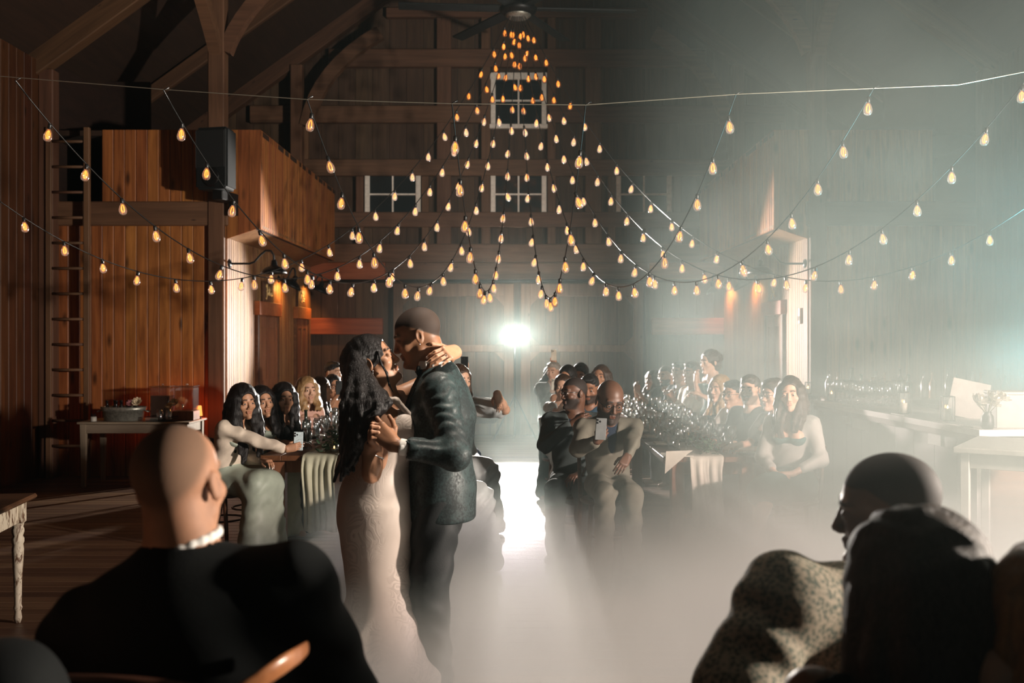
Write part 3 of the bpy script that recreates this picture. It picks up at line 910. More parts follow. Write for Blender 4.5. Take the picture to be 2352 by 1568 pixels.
class Figure:
    """joints of a body in its own frame: x to its right, y forward, z up, origin on the floor"""
    def __init__(s, label, x, y, yaw, skin, fem=False, seat=None, lean=0.0, size=1.0, head=(0, 0, 0), hs=1.08, group=None, wide=1.0, slump=0.0, turn=0.0, dz=0.0):
        s.e = empty('person', (x, y, 0), R(yaw), label, 'person', group)
        s.skin = skin; s.fem = fem; s.size = size; s.hs = hs; s.nails = []
        z = size
        if seat is None:
            s.pel = V(0, 0, 0.96*z); s.seated = False
        else:
            s.pel = V(0, 0, seat+0.10); s.seated = True
        up = V(0, math.sin(R(lean)), math.cos(R(lean)))
        s.up = up
        s.waist = s.pel+up*0.17*z
        s.chest = s.pel+up*0.36*z
        s.neck = s.pel+up*(0.535-slump)*z+V(0, 0.0, 0)
        s.hpos = s.neck+up*0.10*z+V(0, 0.045, 0.065*z)+V(0, 0, dz)
        s.H = head_frame(s.hpos, *head)
        sw = (0.150 if fem else 0.180)*z*wide
        s.wide = wide
        ct, st = math.cos(R(turn)), math.sin(R(turn))
        s.rt = V(ct, st, 0)                     # the shoulder line, turned about the spine
        s.fw = V(-st, ct, 0)
        sh = s.pel+up*(0.475-slump)*z
        s.sh = {q: sh+s.rt*(q*sw) for q in (-1, 1)}
        s.hip = {q: s.pel+V(q*0.085*z, 0.0, -0.01) for q in (-1, 1)}
        if s.seated:
            s.knee = {q: V(q*0.11*z, 0.43*z, seat+0.07) for q in (-1, 1)}
            s.ank = {q: V(q*0.12*z, 0.42*z, 0.085) for q in (-1, 1)}
        else:
            s.knee = {q: V(q*0.095*z, 0.02, 0.50*z) for q in (-1, 1)}
            s.ank = {q: V(q*0.10*z, -0.01, 0.085) for q in (-1, 1)}
        s.toe = {q: s.ank[q]+V(q*0.03, 0.15, -0.055) for q in (-1, 1)}
        s.wr = {}; s.el = {}; s.hand = {}
        s.b = SDF()
        s.fine = []
    def arm(s, q, wrist, pole=(0.3, -0.4, -0.8), fingers=None, back=(0, 0, 1), **kw):
        l = (0.285 if s.fem else 0.30)*s.size
        s.wr[q] = Vector(wrist)
        s.el[q] = ik(s.sh[q], wrist, l, l*0.88, (pole[0]*q, pole[1], pole[2]))
        d = (s.wr[q]-s.el[q]).normalized() if fingers is None else Vector(fingers)
        s.hand[q] = (hand_frame(s.wr[q]+(s.wr[q]-s.el[q]).normalized()*0.012, d, back), kw)
        return s
    def body(s, h=0.016, hf=0.006, hh=0.0055, hair=None, beard=0.0, ears=True, feet=True, fine_hands=True):
        b = s.b; z = s.size; m = 0.92 if s.fem else 1.06
        n = s.fw
        head_prims(b, s.H, s.hs, s.fem, ears, neck_to=s.neck-s.up*0.02, fine=hf < 0.004)
        fl = (n, 1.42)
        b.cap(s.pel-s.up*0.02, s.waist, 0.155*m*z, 0.125*m*z, 0.06, fl)
        b.cap(s.waist, s.chest, 0.125*m*z, 0.150*m*z*s.wide, 0.06, fl)
        b.cap(s.chest, s.neck-s.up*0.09, 0.150*m*z*s.wide, 0.10*m*z, 0.06, fl)
        b.cap(s.sh[-1], s.sh[1], 0.05*m*z, None, 0.05)
        b.cap(s.neck-s.up*0.05, s.neck+s.up*0.02, 0.062*m, 0.052*m, 0.04)
        if s.fem:
            for q in (-1, 1): b.ell(s.chest+s.rt*(q*0.065)+s.fw*0.085+s.up*0.02, (0.058, 0.055, 0.06), None, 0.04)
        for q in (-1, 1):
            b.cap(s.hip[q], s.knee[q], 0.085*m*z, 0.056*m*z, 0.05)
            b.cap(s.knee[q], s.ank[q], 0.056*m*z, 0.037*m*z, 0.03)
            b.cap(s.knee[q].lerp(s.ank[q], 0.25)+V(0, -0.015, 0), s.knee[q].lerp(s.ank[q], 0.5)+V(0, -0.01, 0), 0.05*m*z, 0.042*m*z, 0.05)
            if feet:
                b.cap(s.ank[q]+V(0, -0.035, -0.045), s.toe[q], 0.036, 0.026, 0.03)
            if q in s.wr:
                b.cap(s.sh[q], s.el[q], 0.047*m*z, 0.039*m*z, 0.03)
                b.cap(s.el[q], s.el[q].lerp(s.wr[q], 0.35), 0.040*m*z, 0.040*m*z, 0.03)
                b.cap(s.el[q].lerp(s.wr[q], 0.35), s.wr[q], 0.040*m*z, 0.026*m*z, 0.02)
                Hm, kw = s.hand[q]
                kw = dict(kw)
                side = kw.pop('thumb', None)
                if side is None:
                    side = -q
                hsz = kw.pop('sc', (0.92 if s.fem else 1.04)*z)
                n0 = len(b.p)
                hand_prims(b, Hm, side, hsz, nails=s.nails if s.fem else None, **kw)
                if fine_hands:
                    lo = np.min([p[3] for p in b.p[n0:]], axis=0)-0.006; hi = np.max([p[4] for p in b.p[n0:]], axis=0)+0.006
                    s.fine.append((lo, hi, hh))
        c = np.array(s.hpos)
        s.fine.insert(0, (c-0.155*s.hs, c+0.15*s.hs, hf))
        me = sdf_mesh('body', b, h, s.fine, m=SKIN[s.skin], mask=head_mask(s.H, s.hs, hair, beard, s.nails))
        link('body', me, None, s.e)
        for q in (-1, 1):
            o = link('eye', EYE, None, s.e)
            o.matrix_local = s.H @ Matrix.Translation(Vector((q*0.031, 0.0762, 0.0))*s.hs) @ Matrix.Scale(s.hs, 4)
        return s
    def add(s, name, sdf, h, m, fine=(), **kw):
        return link(name, sdf_mesh(name, sdf, h, fine, m=m, **kw), None, s.e)
    # -------------------------------------------------- clothes
    def jacket(s, m, h=0.014, off=0.022, name='jacket', sleeve=1.0, hem=0.12, wr=0.004, open_v=0.20, fine=()):
        j = SDF(); z = s.size; q_ = 0.92 if s.fem else 1.06
        fl = (s.fw, 1.36)
        if not s.seated: j.cap(s.pel-V(0, 0, hem), s.pel, 0.165*q_*z+off, 0.158*q_*z+off*0.8, 0.05, fl, wr=wr)
        j.cap(s.pel-s.up*0.02, s.waist, 0.152*q_*z+off, 0.132*q_*z+off, 0.06, fl, wr=wr)
        j.cap(s.waist, s.chest, 0.132*q_*z+off, 0.155*q_*z*s.wide+off*0.8, 0.06, fl, wr=wr)
        j.cap(s.chest, s.neck-s.up*0.09, 0.155*q_*z*s.wide+off*0.8, 0.105*q_*z+off*0.6, 0.06, fl, wr=wr*0.6)
        j.cap(s.sh[-1]-s.up*0.012, s.sh[1]-s.up*0.012, 0.055*q_*z+off*0.5, None, 0.06)
        for q in (-1, 1):
            if q in s.wr:
                j.cap(s.sh[q], s.el[q], 0.056*q_*z+off*0.55, 0.048*q_*z+off*0.45, 0.04, wr=wr, wf=62)
                e = s.el[q].lerp(s.wr[q], 0.90*sleeve)
                j.cap(s.el[q], e, 0.048*q_*z+off*0.45, 0.034*q_*z+off*0.45, 0.03, wr=wr*(1 if sleeve > 0.6 else 0.4), wf=62)
        # neck opening and the V down the front
        j.cap(s.neck+s.up*0.00, s.neck+s.up*0.15, 0.062*q_, 0.085, 0.012, None, 's')
        if open_v:
            a = s.neck+s.fw*0.075+s.up*0.02
            j.cap(a, a-s.up*open_v+s.fw*0.10, 0.055, 0.004, 0.006, (s.rt, 1.0), 's')
        return s.add(name, j, h, m, fine)
    def shirt(s, m, h=0.014, off=0.010, name='shirt', collar=True, cm=None):
        j = SDF(); z = s.size; q_ = 0.92 if s.fem else 1.06
        fl = (s.fw, 1.40)
        j.cap(s.pel, s.waist, 0.150*q_*z+off, 0.130*q_*z+off, 0.06, fl)
        j.cap(s.waist, s.chest, 0.130*q_*z+off, 0.152*q_*z*s.wide+off, 0.06, fl)
        j.cap(s.chest, s.neck-s.up*0.085, 0.152*q_*z*s.wide+off, 0.10*q_*z+off, 0.06, fl)
        j.cap(s.neck-s.up*0.06, s.neck+s.up*0.035, 0.066*q_+off, 0.060*q_+off, 0.02)
        j.half(s.neck+s.up*0.040+s.fw*0.0, s.up+s.fw*0.35)
        return s.add(name, j, h, m)
    def trousers(s, m, h=0.016, off=0.016, name='trousers', wr=0.004):
        j = SDF(); z = s.size; q_ = 0.94 if s.fem else 1.06
        j.cap(s.pel-s.up*0.03, s.pel+s.up*0.08, 0.158*q_*z+off*0.5, 0.140*q_*z+off*0.4, 0.05, (s.fw, 1.36))
        for q in (-1, 1):
            j.cap(s.hip[q], s.knee[q], 0.090*q_*z+off, 0.064*q_*z+off, 0.05, wr=wr)
            j.cap(s.knee[q], s.ank[q]+V(0, 0, -0.02), 0.064*q_*z+off, 0.052*q_*z+off, 0.03, wr=wr)
        j.half((0, 0, 0.045), (0, 0, -1))
        return s.add(name, j, h, m)
    def dress(s, m, h=0.016, off=0.012, name='dress', length=0.0, top=0.30, wr=0.005, sleeve=0.0, flare=0.05):
        """bodice and skirt; length = how far above the floor the hem ends, top = height of the neckline over the pelvis"""
        j = SDF(); z = s.size; q_ = 0.92
        fl = (s.fw, 1.40)
        j.cap(s.pel-s.up*0.02, s.waist, 0.157*q_*z+off, 0.125*q_*z+off, 0.06, fl, wr=wr*0.5)
        j.cap(s.waist, s.chest+s.up*0.03, 0.125*q_*z+off, 0.150*q_*z+off, 0.06, fl, wr=wr*0.4)
        for q in (-1, 1): j.ell(s.chest+s.rt*(q*0.065)+s.fw*0.085+s.up*0.02, (0.062+off, 0.058+off, 0.062+off), None, 0.05)
        j.half(s.pel+s.up*(top+0.10), s.up+s.fw*0.25)
        if sleeve:
            for q in (-1, 1):
                if q in s.el: j.cap(s.sh[q], s.sh[q].lerp(s.el[q], sleeve), 0.058*z+off, 0.06*z+off, 0.03, wr=wr)
        kc = (s.knee[-1]+s.knee[1])/2; ac = (s.ank[-1]+s.ank[1])/2
        for q in (-1, 1):
            j.cap(s.hip[q], s.knee[q], 0.095*z+off, 0.075*z+off, 0.10, wr=wr)
            if length < 0.4: j.cap(s.knee[q], s.ank[q]+V(q*0.02, 0.0, -0.02), 0.075*z+off, 0.06*z+off+flare, 0.10, wr=wr)
        j.cap(s.pel, kc, 0.11*z, 0.10*z, 0.10)
        if length < 0.4: j.cap(kc, ac, 0.10*z, 0.08*z+flare, 0.10, wr=wr)
        j.half((0, 0, max(length, 0.02)), (0, 0, -1))
        return s.add(name, j, h, m)
    # -------------------------------------------------- hair
    def hair(s, m, style='long', h=0.008, length=0.34, wave=0.012, side=0.0, vol=1.0, n=16):
        j = SDF(); sc = s.hs; H = s.H; R3 = np.array(H.to_3x3())
        def P(x, y, z): return H @ (Vector((x, y, z))*sc)
        def E(c, r, kk=0.015, op='u', wr=0.0, wf=150): j.ell(P(*c), [q*sc for q in r], R3, kk, op, wr, wf)
        v = vol
        if style == 'short':
            E((0, -0.020, 0.046), (0.080*v, 0.098*v, 0.084*v), wr=0.0025)
            E((0, 0.045, 0.092), (0.055*v, 0.045, 0.025*v), 0.03, wr=0.003)
            E((0, 0.105, -0.01), (0.085, 0.085, 0.075), 0.012, 's')
            E((0, 0.02, -0.075), (0.12, 0.10, 0.085), 0.02, 's')
            return s.add('hair', j, h, m)
        E((0, -0.022, 0.040), (0.087*v, 0.106*v, 0.093*v), wr=0.0025)
        E((0, -0.055, -0.03), (0.080*v, 0.070*v, 0.09), 0.03, wr=0.003)
        rnd = random.Random(len(s.e['label'])*31+int(length*1000))
        if style in ('long', 'shoulder'):
            dn = (H.to_3x3().inverted() @ Vector((0, 0, -1)))
            for i in range(n):
                a = R(25+310*i/(n-1))            # round the back from one temple to the other
                x, y = math.sin(a)*0.082*v, math.cos(a)*0.085*v-0.02
                p0 = P(x, min(y, 0.045), 0.035)
                L = length*rnd.uniform(0.82, 1.08)
                pts = []; rs = []
                ph = rnd.uniform(0, 6.28); out = P(x*1.22, min(y, 0.04)*1.15-0.01, -0.08)
                back = s.neck-s.fw*0.085-s.up*0.05
                for t in range(7):
                    u = t/6
                    if u < 0.35: p = p0.lerp(out, u/0.35)
                    else:
                        p = out+V(0, 0, -1)*L*(u-0.35)/0.65
                        # lie over the shoulders, front or back
                        f = 1.0 if min(y, 0.045) > -0.02 else -1.0
                        p += (s.fw*(0.045*f if f > 0 else -0.035))*min(1, (u-0.35)*2.5)
                    p = p+V(math.sin(ph+u*9)*wave, math.cos(ph+u*8)*wave, 0)*(0.3+u)
                    pts.append(p); rs.append((0.026-0.014*u)*sc*rnd.uniform(0.85, 1.15))
                j.chain(pts, rs, 0.016)
        if style == 'bun':
            E((0, -0.125, 0.03), (0.045, 0.042, 0.042), 0.015, wr=0.003)
        E((side*0.02, 0.100, -0.022), (0.064, 0.062, 0.078), 0.014, 's')
        E((side*0.03, 0.085, 0.030), (0.046, 0.05, 0.042), 0.014, 's')
        return s.add('hair', j, h, m)
    def shoes(s, m, heel=False):
        for q in (-1, 1):
            j = SDF()
            j.cap(s.ank[q]+V(0, -0.04, -0.045), s.toe[q]+V(0, 0.01, 0), 0.043, 0.034, 0.03)
            j.cap(s.ank[q]+V(0, -0.03, -0.03), s.ank[q]+V(0, -0.01, 0.0), 0.046, 0.046, 0.02)
            j.half((0, 0, 0.004), (0, 0, -1))
            s.add('shoe', j, 0.010, m)
        return s
    def glasses(s, m):
        mb = MB(); sc = s.hs
        for q in (-1, 1):
            pts = [Vector((q*0.033+0.025*math.cos(a), 0.0975-0.004*abs(math.cos(a)), 0.002+0.019*math.sin(a)))*sc for a in [2*PI*k/12 for k in range(13)]]
            mb.tube(pts, 0.0018*sc, 5)
            mb.tube([Vector((q*0.058, 0.094, 0.006))*sc, Vector((q*0.078, 0.06, 0.008))*sc, Vector((q*0.082, -0.005, 0.006))*sc], 0.0018*sc, 5)
        mb.tube([Vector((-0.009, 0.0985, 0.006))*sc, Vector((0.009, 0.0985, 0.006))*sc], 0.0018*sc, 5)
        o = mb.obj('glasses', m, s.e); o.matrix_local = s.H
        return s
# ================================================================ crossback chairs
def make_chair():
    """crossback dining chair, origin on the floor under the seat's middle, sitter looks along +y"""
    e = empty('crossback_chair', (0, 0, 0), 0, 'x', 'chair', 'crossback chairs of the guests')
    m = M['dark_wood']
    MB().lathe([(0.0, 0.435), (0.19, 0.435), (0.205, 0.443), (0.207, 0.452), (0.195, 0.462), (0.12, 0.458), (0.0, 0.455)], 24).obj('seat', m, e)
    for x, y, tx, ty in ((-0.15, 0.14, -0.185, 0.19), (0.15, 0.14, 0.185, 0.19)):
        MB().tube([(x, y, 0.44), (tx, ty, 0.0)], [0.018, 0.014], 8).obj('leg', m, e)
    for s in (-1, 1):
        MB().tube([(s*0.19, -0.25, 0.0), (s*0.18, -0.19, 0.25), (s*0.175, -0.17, 0.45), (s*0.18, -0.20, 0.70), (s*0.185, -0.235, 0.86)], [0.014, 0.017, 0.017, 0.015, 0.013], 8).obj('leg', m, e)
    MB().tube([(0.185*math.sin(a)*1.03, -0.235-0.05*math.cos(a)+0.0, 0.86+0.035*math.cos(a)) for a in [R(-90+18*k) for k in range(11)]], 0.017, 8, True).obj('top_rail', m, e)
    MB().tube([(-0.178, -0.19, 0.56), (-0.08, -0.235, 0.68), (0.02, -0.26, 0.78), (0.15, -0.255, 0.875)], 0.009, 6).obj('back_cross', m, e)
    MB().tube([(0.178, -0.19, 0.56), (0.08, -0.24, 0.68), (-0.02, -0.265, 0.78), (-0.15, -0.26, 0.875)], 0.009, 6).obj('back_cross', m, e)
    MB().tube([(0.17*math.cos(a), 0.16*math.sin(a), 0.24) for a in [2*PI*k/16 for k in range(17)]], 0.009, 6).obj('stretcher', m, e)
    return e
CHAIR0 = make_chair()
chair_used = [False]
def chair(x, y, yaw, who, seat=0.46):
    if chair_used[0]: c = copy_tree(CHAIR0)
    else: c = CHAIR0; chair_used[0] = True
    c.location = (x, y, 0); c.rotation_euler = (0, 0, R(yaw))
    c.scale = (1, 1, (seat-0.012)/0.46)
    c['label'] = 'dark wooden crossback chair '+who
    return c
# ================================================================ guests
def guest(label, px, py, Y, yaw, skin, fem=False, who=None, stand=False, seat=0.46, group='wedding guests at the long tables', **kw):
    """px, py: where the photograph shows the middle of the head, at depth Y"""
    t = W(px, py, Y)
    hs = kw.pop('hs', 1.10)
    if stand: z = (t.z)/1.655
    else: z = (t.z-seat-0.10)/0.70
    z = max(0.86, min(1.16, z))
    f = Figure(label, 0, 0, yaw, skin, fem, None if stand else seat, size=z, hs=hs, group=group, **kw)
    dz = t.z-f.hpos.z
    if not stand and abs(dz) > 0.005:
        pass
    c, s_ = math.cos(R(yaw)), math.sin(R(yaw))
    hx, hy = f.hpos.x, f.hpos.y
    f.e.location = (t.x-(hx*c-hy*s_), t.y-(hx*s_+hy*c), 0)
    if not stand and who:
        r = f.e.location
        chair(r.x, r.y, yaw, who, seat)
    return f
LAP = {1: ((0.07, 0.30, 0.64), (-0.5, 0.8, -0.1)), -1: ((-0.07, 0.28, 0.65), (0.5, 0.8, -0.1))}
def lap(f, q, dz=0.0):
    s = f.seat_z if hasattr(f, 'seat_z') else 0.46
    w, fg = LAP[q]
    f.arm(q, (w[0], w[1], w[2]+dz), fingers=fg)
    return f
def on_table(f, q, z=0.80, fw=0.40, side=0.12):
    f.arm(q, (q*side, fw, z), fingers=(-q*0.5, 1, -0.05), curl=(15, 25, 15))
    return f
def phone_at(label, loc, rot, body, group='phones held up by guests', cam_side=1):
    """a phone about 15 cm tall; its lens side looks along -y before turning"""
    e = empty('phone', loc, 0, label, 'phone', group)
    e.rotation_euler = rot
    MB().box((-0.037, -0.004, -0.075), (0.037, 0.004, 0.075), c=0.003).obj('case', body, e)
    MB().box((-0.034, 0.0035, -0.070), (0.034, 0.0052, 0.070), c=0.0005).obj('screen', M['black_plastic'], e)
    MB().box((-0.033, -0.0065, 0.035), (0.002, -0.0035, 0.071), c=0.001).obj('camera_plate', body, e)
    for (x, z) in ((-0.025, 0.063), (-0.025, 0.044), (-0.008, 0.053)):
        MB().lathe([(0.0001, 0.0), (0.0065, 0.0), (0.007, -0.002), (0.0068, -0.003), (0.0001, -0.003)], 10, TR(x, -0.0062, z, rx=R(-90))).obj('camera_lens', M['black'], e)
    return e
# ---- left table, outer side, from the near end to the far end
ph = W(683, 1014, 8.0)
f = guest('woman with wavy black hair in a cream cardigan filming with her phone', 560, 917, 8.05, -112, 'tan', True, 'under the woman in the cream cardigan', head=(-28, -4, 4), lean=16)
loc = f.e.location; yw = R(-112)
def to_local(f, p):
    return f.e.matrix_basis.inverted() @ Vector(p)
f.arm(1, to_local(f, W(655, 1030, 7.95)), fingers=to_local(f, W(690, 1022, 7.98))-to_local(f, W(655, 1030, 7.95)), back=to_local(f, f.e.location+V(0, -1, 0)), curl=(20, 30, 15), pole=(0.4, -0.2, -0.9))
f.arm(-1, (-0.05, 0.36, 0.72), fingers=(0.4, 1, 0))
f.body(hf=0.0042, hh=0.0035); f.dress(CL['sage'], top=0.28); f.jacket(CL['cream'], off=0.026, name='cardigan', open_v=0.26, wr=0.006, h=0.011); f.hair(HAIR['black'], 'long', length=0.36, wave=0.02, vol=1.12, h=0.007, n=20)
phone_at('phone in a pale blue sticker case stood upright on the left table', ph+V(0.01, -0.01, 0.005), (R(3), R(2), R(8)), plain('pale_blue_case', (0.55, 0.66, 0.70), 0.35, var=0.25, scale=90))
f = guest('young woman in a sage slip dress with fluttered sleeve leaning behind the cream cardigan', 603, 927, 8.62, -125, 'tan', True, 'under the woman in the sage slip dress', head=(-18, 0, 6), lean=10)
on_table(f, 1); lap(f, -1); f.body(hf=0.0045); f.dress(CL['sage'], sleeve=0.30); f.hair(HAIR['black'], 'shoulder', length=0.22, vol=1.05)
f = guest('woman with curly dark hair in a strapless black dress watching the dance', 652, 922, 8.9, -128, 'tan', True, 'under the woman in the strapless black dress', head=(-22, 0, -3), lean=4)
on_table(f, 1); lap(f, -1); f.body(hf=0.0045); f.dress(CL['black']); f.hair(HAIR['black'], 'long', length=0.30, wave=0.022, vol=1.12, n=20)
f = guest('older woman with ash blonde hair wrapped in a blush pink shawl', 706, 898, 9.9, -140, 'fair', True, 'under the woman in the pink shawl', head=(-8, 6, 0))
lap(f, 1); lap(f, -1); f.body(hf=0.0048); f.dress(CL['pink']); f.jacket(CL['pink'], off=0.03, name='shawl', open_v=0.14, wr=0.008); f.hair(HAIR['blonde'], 'shoulder', length=0.10, vol=1.08)
f = guest('woman with light brown hair in a beige jacket beside the pink shawl', 738, 905, 10.6, -100, 'fair', True, 'under the woman in the beige jacket', head=(8, 0, 0))
on_table(f, 1); lap(f, -1); f.body(hf=0.006); f.dress(CL['navy']); f.jacket(CL['tan_suit'], name='jacket'); f.hair(HAIR['brown'], 'long', length=0.26)
f = guest('dark haired guest in glasses with a bun filming on a phone', 765, 893, 11.1, -140, 'tan', True, 'under the guest filming beside the far wall', head=(-6, 0, 0))
f.arm(1, to_local(f, W(776, 905, 10.75)), fingers=(-0.2, 0.2, 1), back=(0.2, 1, 0), curl=(40, 50, 30)); lap(f, -1)
f.body(hf=0.006); f.dress(CL['grey_knit'], sleeve=0.5); f.hair(HAIR['black'], 'bun'); f.glasses(M['black'])
phone_at('phone held in front of the face of the guest with the bun', W(779, 890, 10.72), (0, 0, R(20)), M['black_plastic'])
f = guest('man with short black hair seated farthest back on the left', 766, 856, 12.3, -150, 'fair', False, 'under the man farthest back on the left', head=(30, 0, 0), seat=0.46)
lap(f, 1); lap(f, -1); f.body(hf=0.006); f.jacket(CL['charcoal']); f.shirt(CL['white']); f.trousers(CL['charcoal']); f.hair(HAIR['black'], 'short')
# ---- left table, aisle side (seen past the groom)
f = guest('dark haired guest raising a phone beside the groom', 1046, 882, 10.2, 190, 'tan', True, 'on the aisle behind the groom', head=(0, 0, 0))
f.arm(-1, to_local(f, W(1066, 856, 9.85)), fingers=(0, 0.1, 1), back=(0, 1, 0.2), curl=(40, 50, 30)); lap(f, 1)
f.body(hf=0.006); f.dress(CL['navy']); f.hair(HAIR['black'], 'shoulder', length=0.12)
phone_at('phone raised above the shoulder of the groom', W(1067, 836, 9.82), (0, 0, R(-8)), M['black_plastic'])
f = guest('woman in a draped pale gown stretching one arm into the aisle', 1056, 872, 9.0, 200, 'fair', True, 'under the woman in the draped pale gown', head=(20, -6, 0), lean=4)
f.arm(-1, to_local(f, W(1142, 903, 8.75)), fingers=to_local(f, W(1150, 930, 8.75))-to_local(f, W(1142, 903, 8.75)), back=(0, 1, 0.3), curl=(20, 20, 10), pole=(1.0, 0.0, -0.6)); lap(f, 1)
pale = cloth('pale_blue_grey_satin', (0.46, 0.50, 0.50), 0.5, 0.4)
f.body(hf=0.005); f.dress(pale, sleeve=0.75, flare=0.06, wr=0.010, off=0.02); f.hair(HAIR['brown'], 'long', length=0.2)
f = guest('woman in a long grey gown seated between the groom and the aisle', 1018, 900, 7.6, 205, 'fair', True, 'under the woman in the long grey gown', head=(-10, 0, 0))
lap(f, 1); lap(f, -1); f.body(hf=0.006); f.dress(pale, flare=0.08, wr=0.012, off=0.02); f.hair(HAIR['brown'], 'bun')
# ---- right table, aisle side
f = guest('grey haired man at the far end of the aisle holding a phone at his chest', 1271, 853, 13.7, 178, 'fair', False, 'under the grey haired man by the aisle', head=(-25, -5, 0))
f.arm(1, (0.02, 0.34, 0.98), fingers=(-0.3, 0.5, 1), back=(0.3, 0.9, 0), curl=(40, 50, 30)); lap(f, -1)
f.body(hf=0.006); f.jacket(CL['grey_suit']); f.shirt(CL['white']); f.trousers(CL['charcoal']); f.hair(HAIR['grey'], 'short')
phone_at('pale phone held by the grey haired man', to_local(f, V(0, 0, 0))*0+f.e.matrix_basis @ V(-0.01, 0.40, 1.09), (0, 0, R(-12)), CL['napkin'])
f = guest('dark haired guest with a hair band between grey haired man and bearded man', 1303, 868, 10.9, 165, 'tan', True, 'under the guest with the hair band', head=(-10, -5, 0))
lap(f, 1); lap(f, -1); f.body(hf=0.006); f.dress(CL['teal']); f.hair(HAIR['black'], 'bun')
f = guest('young man with thick black hair behind the bearded man in glasses', 1333, 862, 11.7, 175, 'brown', False, 'under the young man with thick black hair', head=(-10, -8, 0))
lap(f, 1); lap(f, -1); f.body(hf=0.006); f.jacket(CL['navy']); f.shirt(CL['blue']); f.trousers(CL['navy']); f.hair(HAIR['black'], 'short', vol=1.08)
f = guest('smiling woman with swept back brown hair above the bald man', 1380, 866, 11.2, 170, 'tan', True, 'under the smiling woman above the bald man', head=(-12, 4, 0))
lap(f, 1); lap(f, -1); f.body(hf=0.006); f.dress(CL['brown_dress']); f.hair(HAIR['brown'], 'shoulder', length=0.08)
f = guest('bearded man in a blue shirt squeezed between the two men in front', 1354, 893, 9.3, 170, 'brown', False, 'under the bearded man in the blue shirt', head=(-5, -10, 0))
lap(f, 1); lap(f, -1); f.body(hf=0.006, beard=0.9); f.jacket(CL['blue'], off=0.012, open_v=0.1, name='shirt'); f.trousers(CL['navy']); f.hair(HAIR['black'], 'short')
f = guest('woman in a pale gown beside the aisle holding up a phone', 1293, 890, 10.4, 190, 'fair', True, 'under the woman filming by the aisle', head=(-20, 0, 0))
f.arm(1, (0.02, 0.36, 1.12), fingers=(-0.2, 0.3, 1), back=(0.3, 0.9, 0), curl=(40, 50, 30)); lap(f, -1)
f.body(hf=0.006); f.dress(pale, flare=0.05, wr=0.01, sleeve=0.4); f.hair(HAIR['brown'], 'bun')
phone_at('phone held up in front of the gowned woman by the aisle', f.e.matrix_basis @ V(-0.01, 0.40, 1.22), (0, 0, R(-12)), CL['napkin'])
phone_at('phone held high against the sliding door', W(1272, 815, 13.65), (0, 0, 0), CL['napkin'])
f = guest('guest lifting a phone high above the grey haired man', 1262, 868, 14.3, 180, 'tan', False, None, head=(0, 8, 0))
f.arm(1, to_local(f, W(1272, 838, 13.7)), fingers=(0, 0.1, 1), back=(0, 1, 0), curl=(40, 50, 30)); lap(f, -1)
f.body(hf=0.007); f.jacket(CL['charcoal']); f.trousers(CL['charcoal']); f.hair(HAIR['black'], 'short')
f = guest('bearded bald man in thin glasses and dark shirt raising his hand to his chest', 1318, 903, 8.0, 172, 'deep', False, 'under the bearded man in thin glasses', head=(-52, 0, 4), lean=2, wide=1.06)
f.arm(1, (0.0, 0.30, 1.03), fingers=(-0.7, 0.2, 0.35), back=(0.2, 0.9, 0.2), curl=(35, 45, 30), pole=(0.8, -0.2, -0.6)); lap(f, -1)
dk = cloth('dark_slate_cloth', (0.06, 0.075, 0.075))
f.body(hf=0.0042, hair='buzz', beard=0.9); f.jacket(dk, wr=0.006, h=0.011); f.shirt(CL['navy']); f.trousers(dk, wr=0.006); f.glasses(M['chrome']); f.shoes(M['black'])
f = guest('bald bearded man in glasses and tan blazer filming with a phone in one hand', 1401, 921, 7.2, 186, 'deep', False, 'under the bald man in the tan blazer', head=(8, -20, -4), lean=3, wide=1.22, seat=0.55, hs=1.24)
pp = W(1380, 985, 6.75)
f.arm(1, to_local(f, W(1368, 1014, 6.83)), fingers=(-0.45, 0.25, 0.65), back=(0.15, 0.9, 0.1), curl=(50, 70, 40), pole=(0.7, -0.3, -0.8))
f.arm(-1, to_local(f, W(1442, 1046, 6.8)), fingers=(0.45, 0.5, -0.5), back=(-0.3, 0.5, 0.6), pole=(1.0, -0.2, -0.2))
f.body(hf=0.0038, hh=0.0035, hair=None, beard=0.85); f.jacket(CL['tan_suit'], wr=0.006, h=0.010, open_v=0.34); f.shirt(CL['navy'], off=0.014); f.trousers(CL['tan_suit'], wr=0.006); f.glasses(M['black']); f.shoes(M['black'])
phone_at('dark phone held upright by the bald man in the tan blazer', pp, (R(6), R(3), R(4)), plain('graphite_case', (0.16, 0.17, 0.17), 0.3))
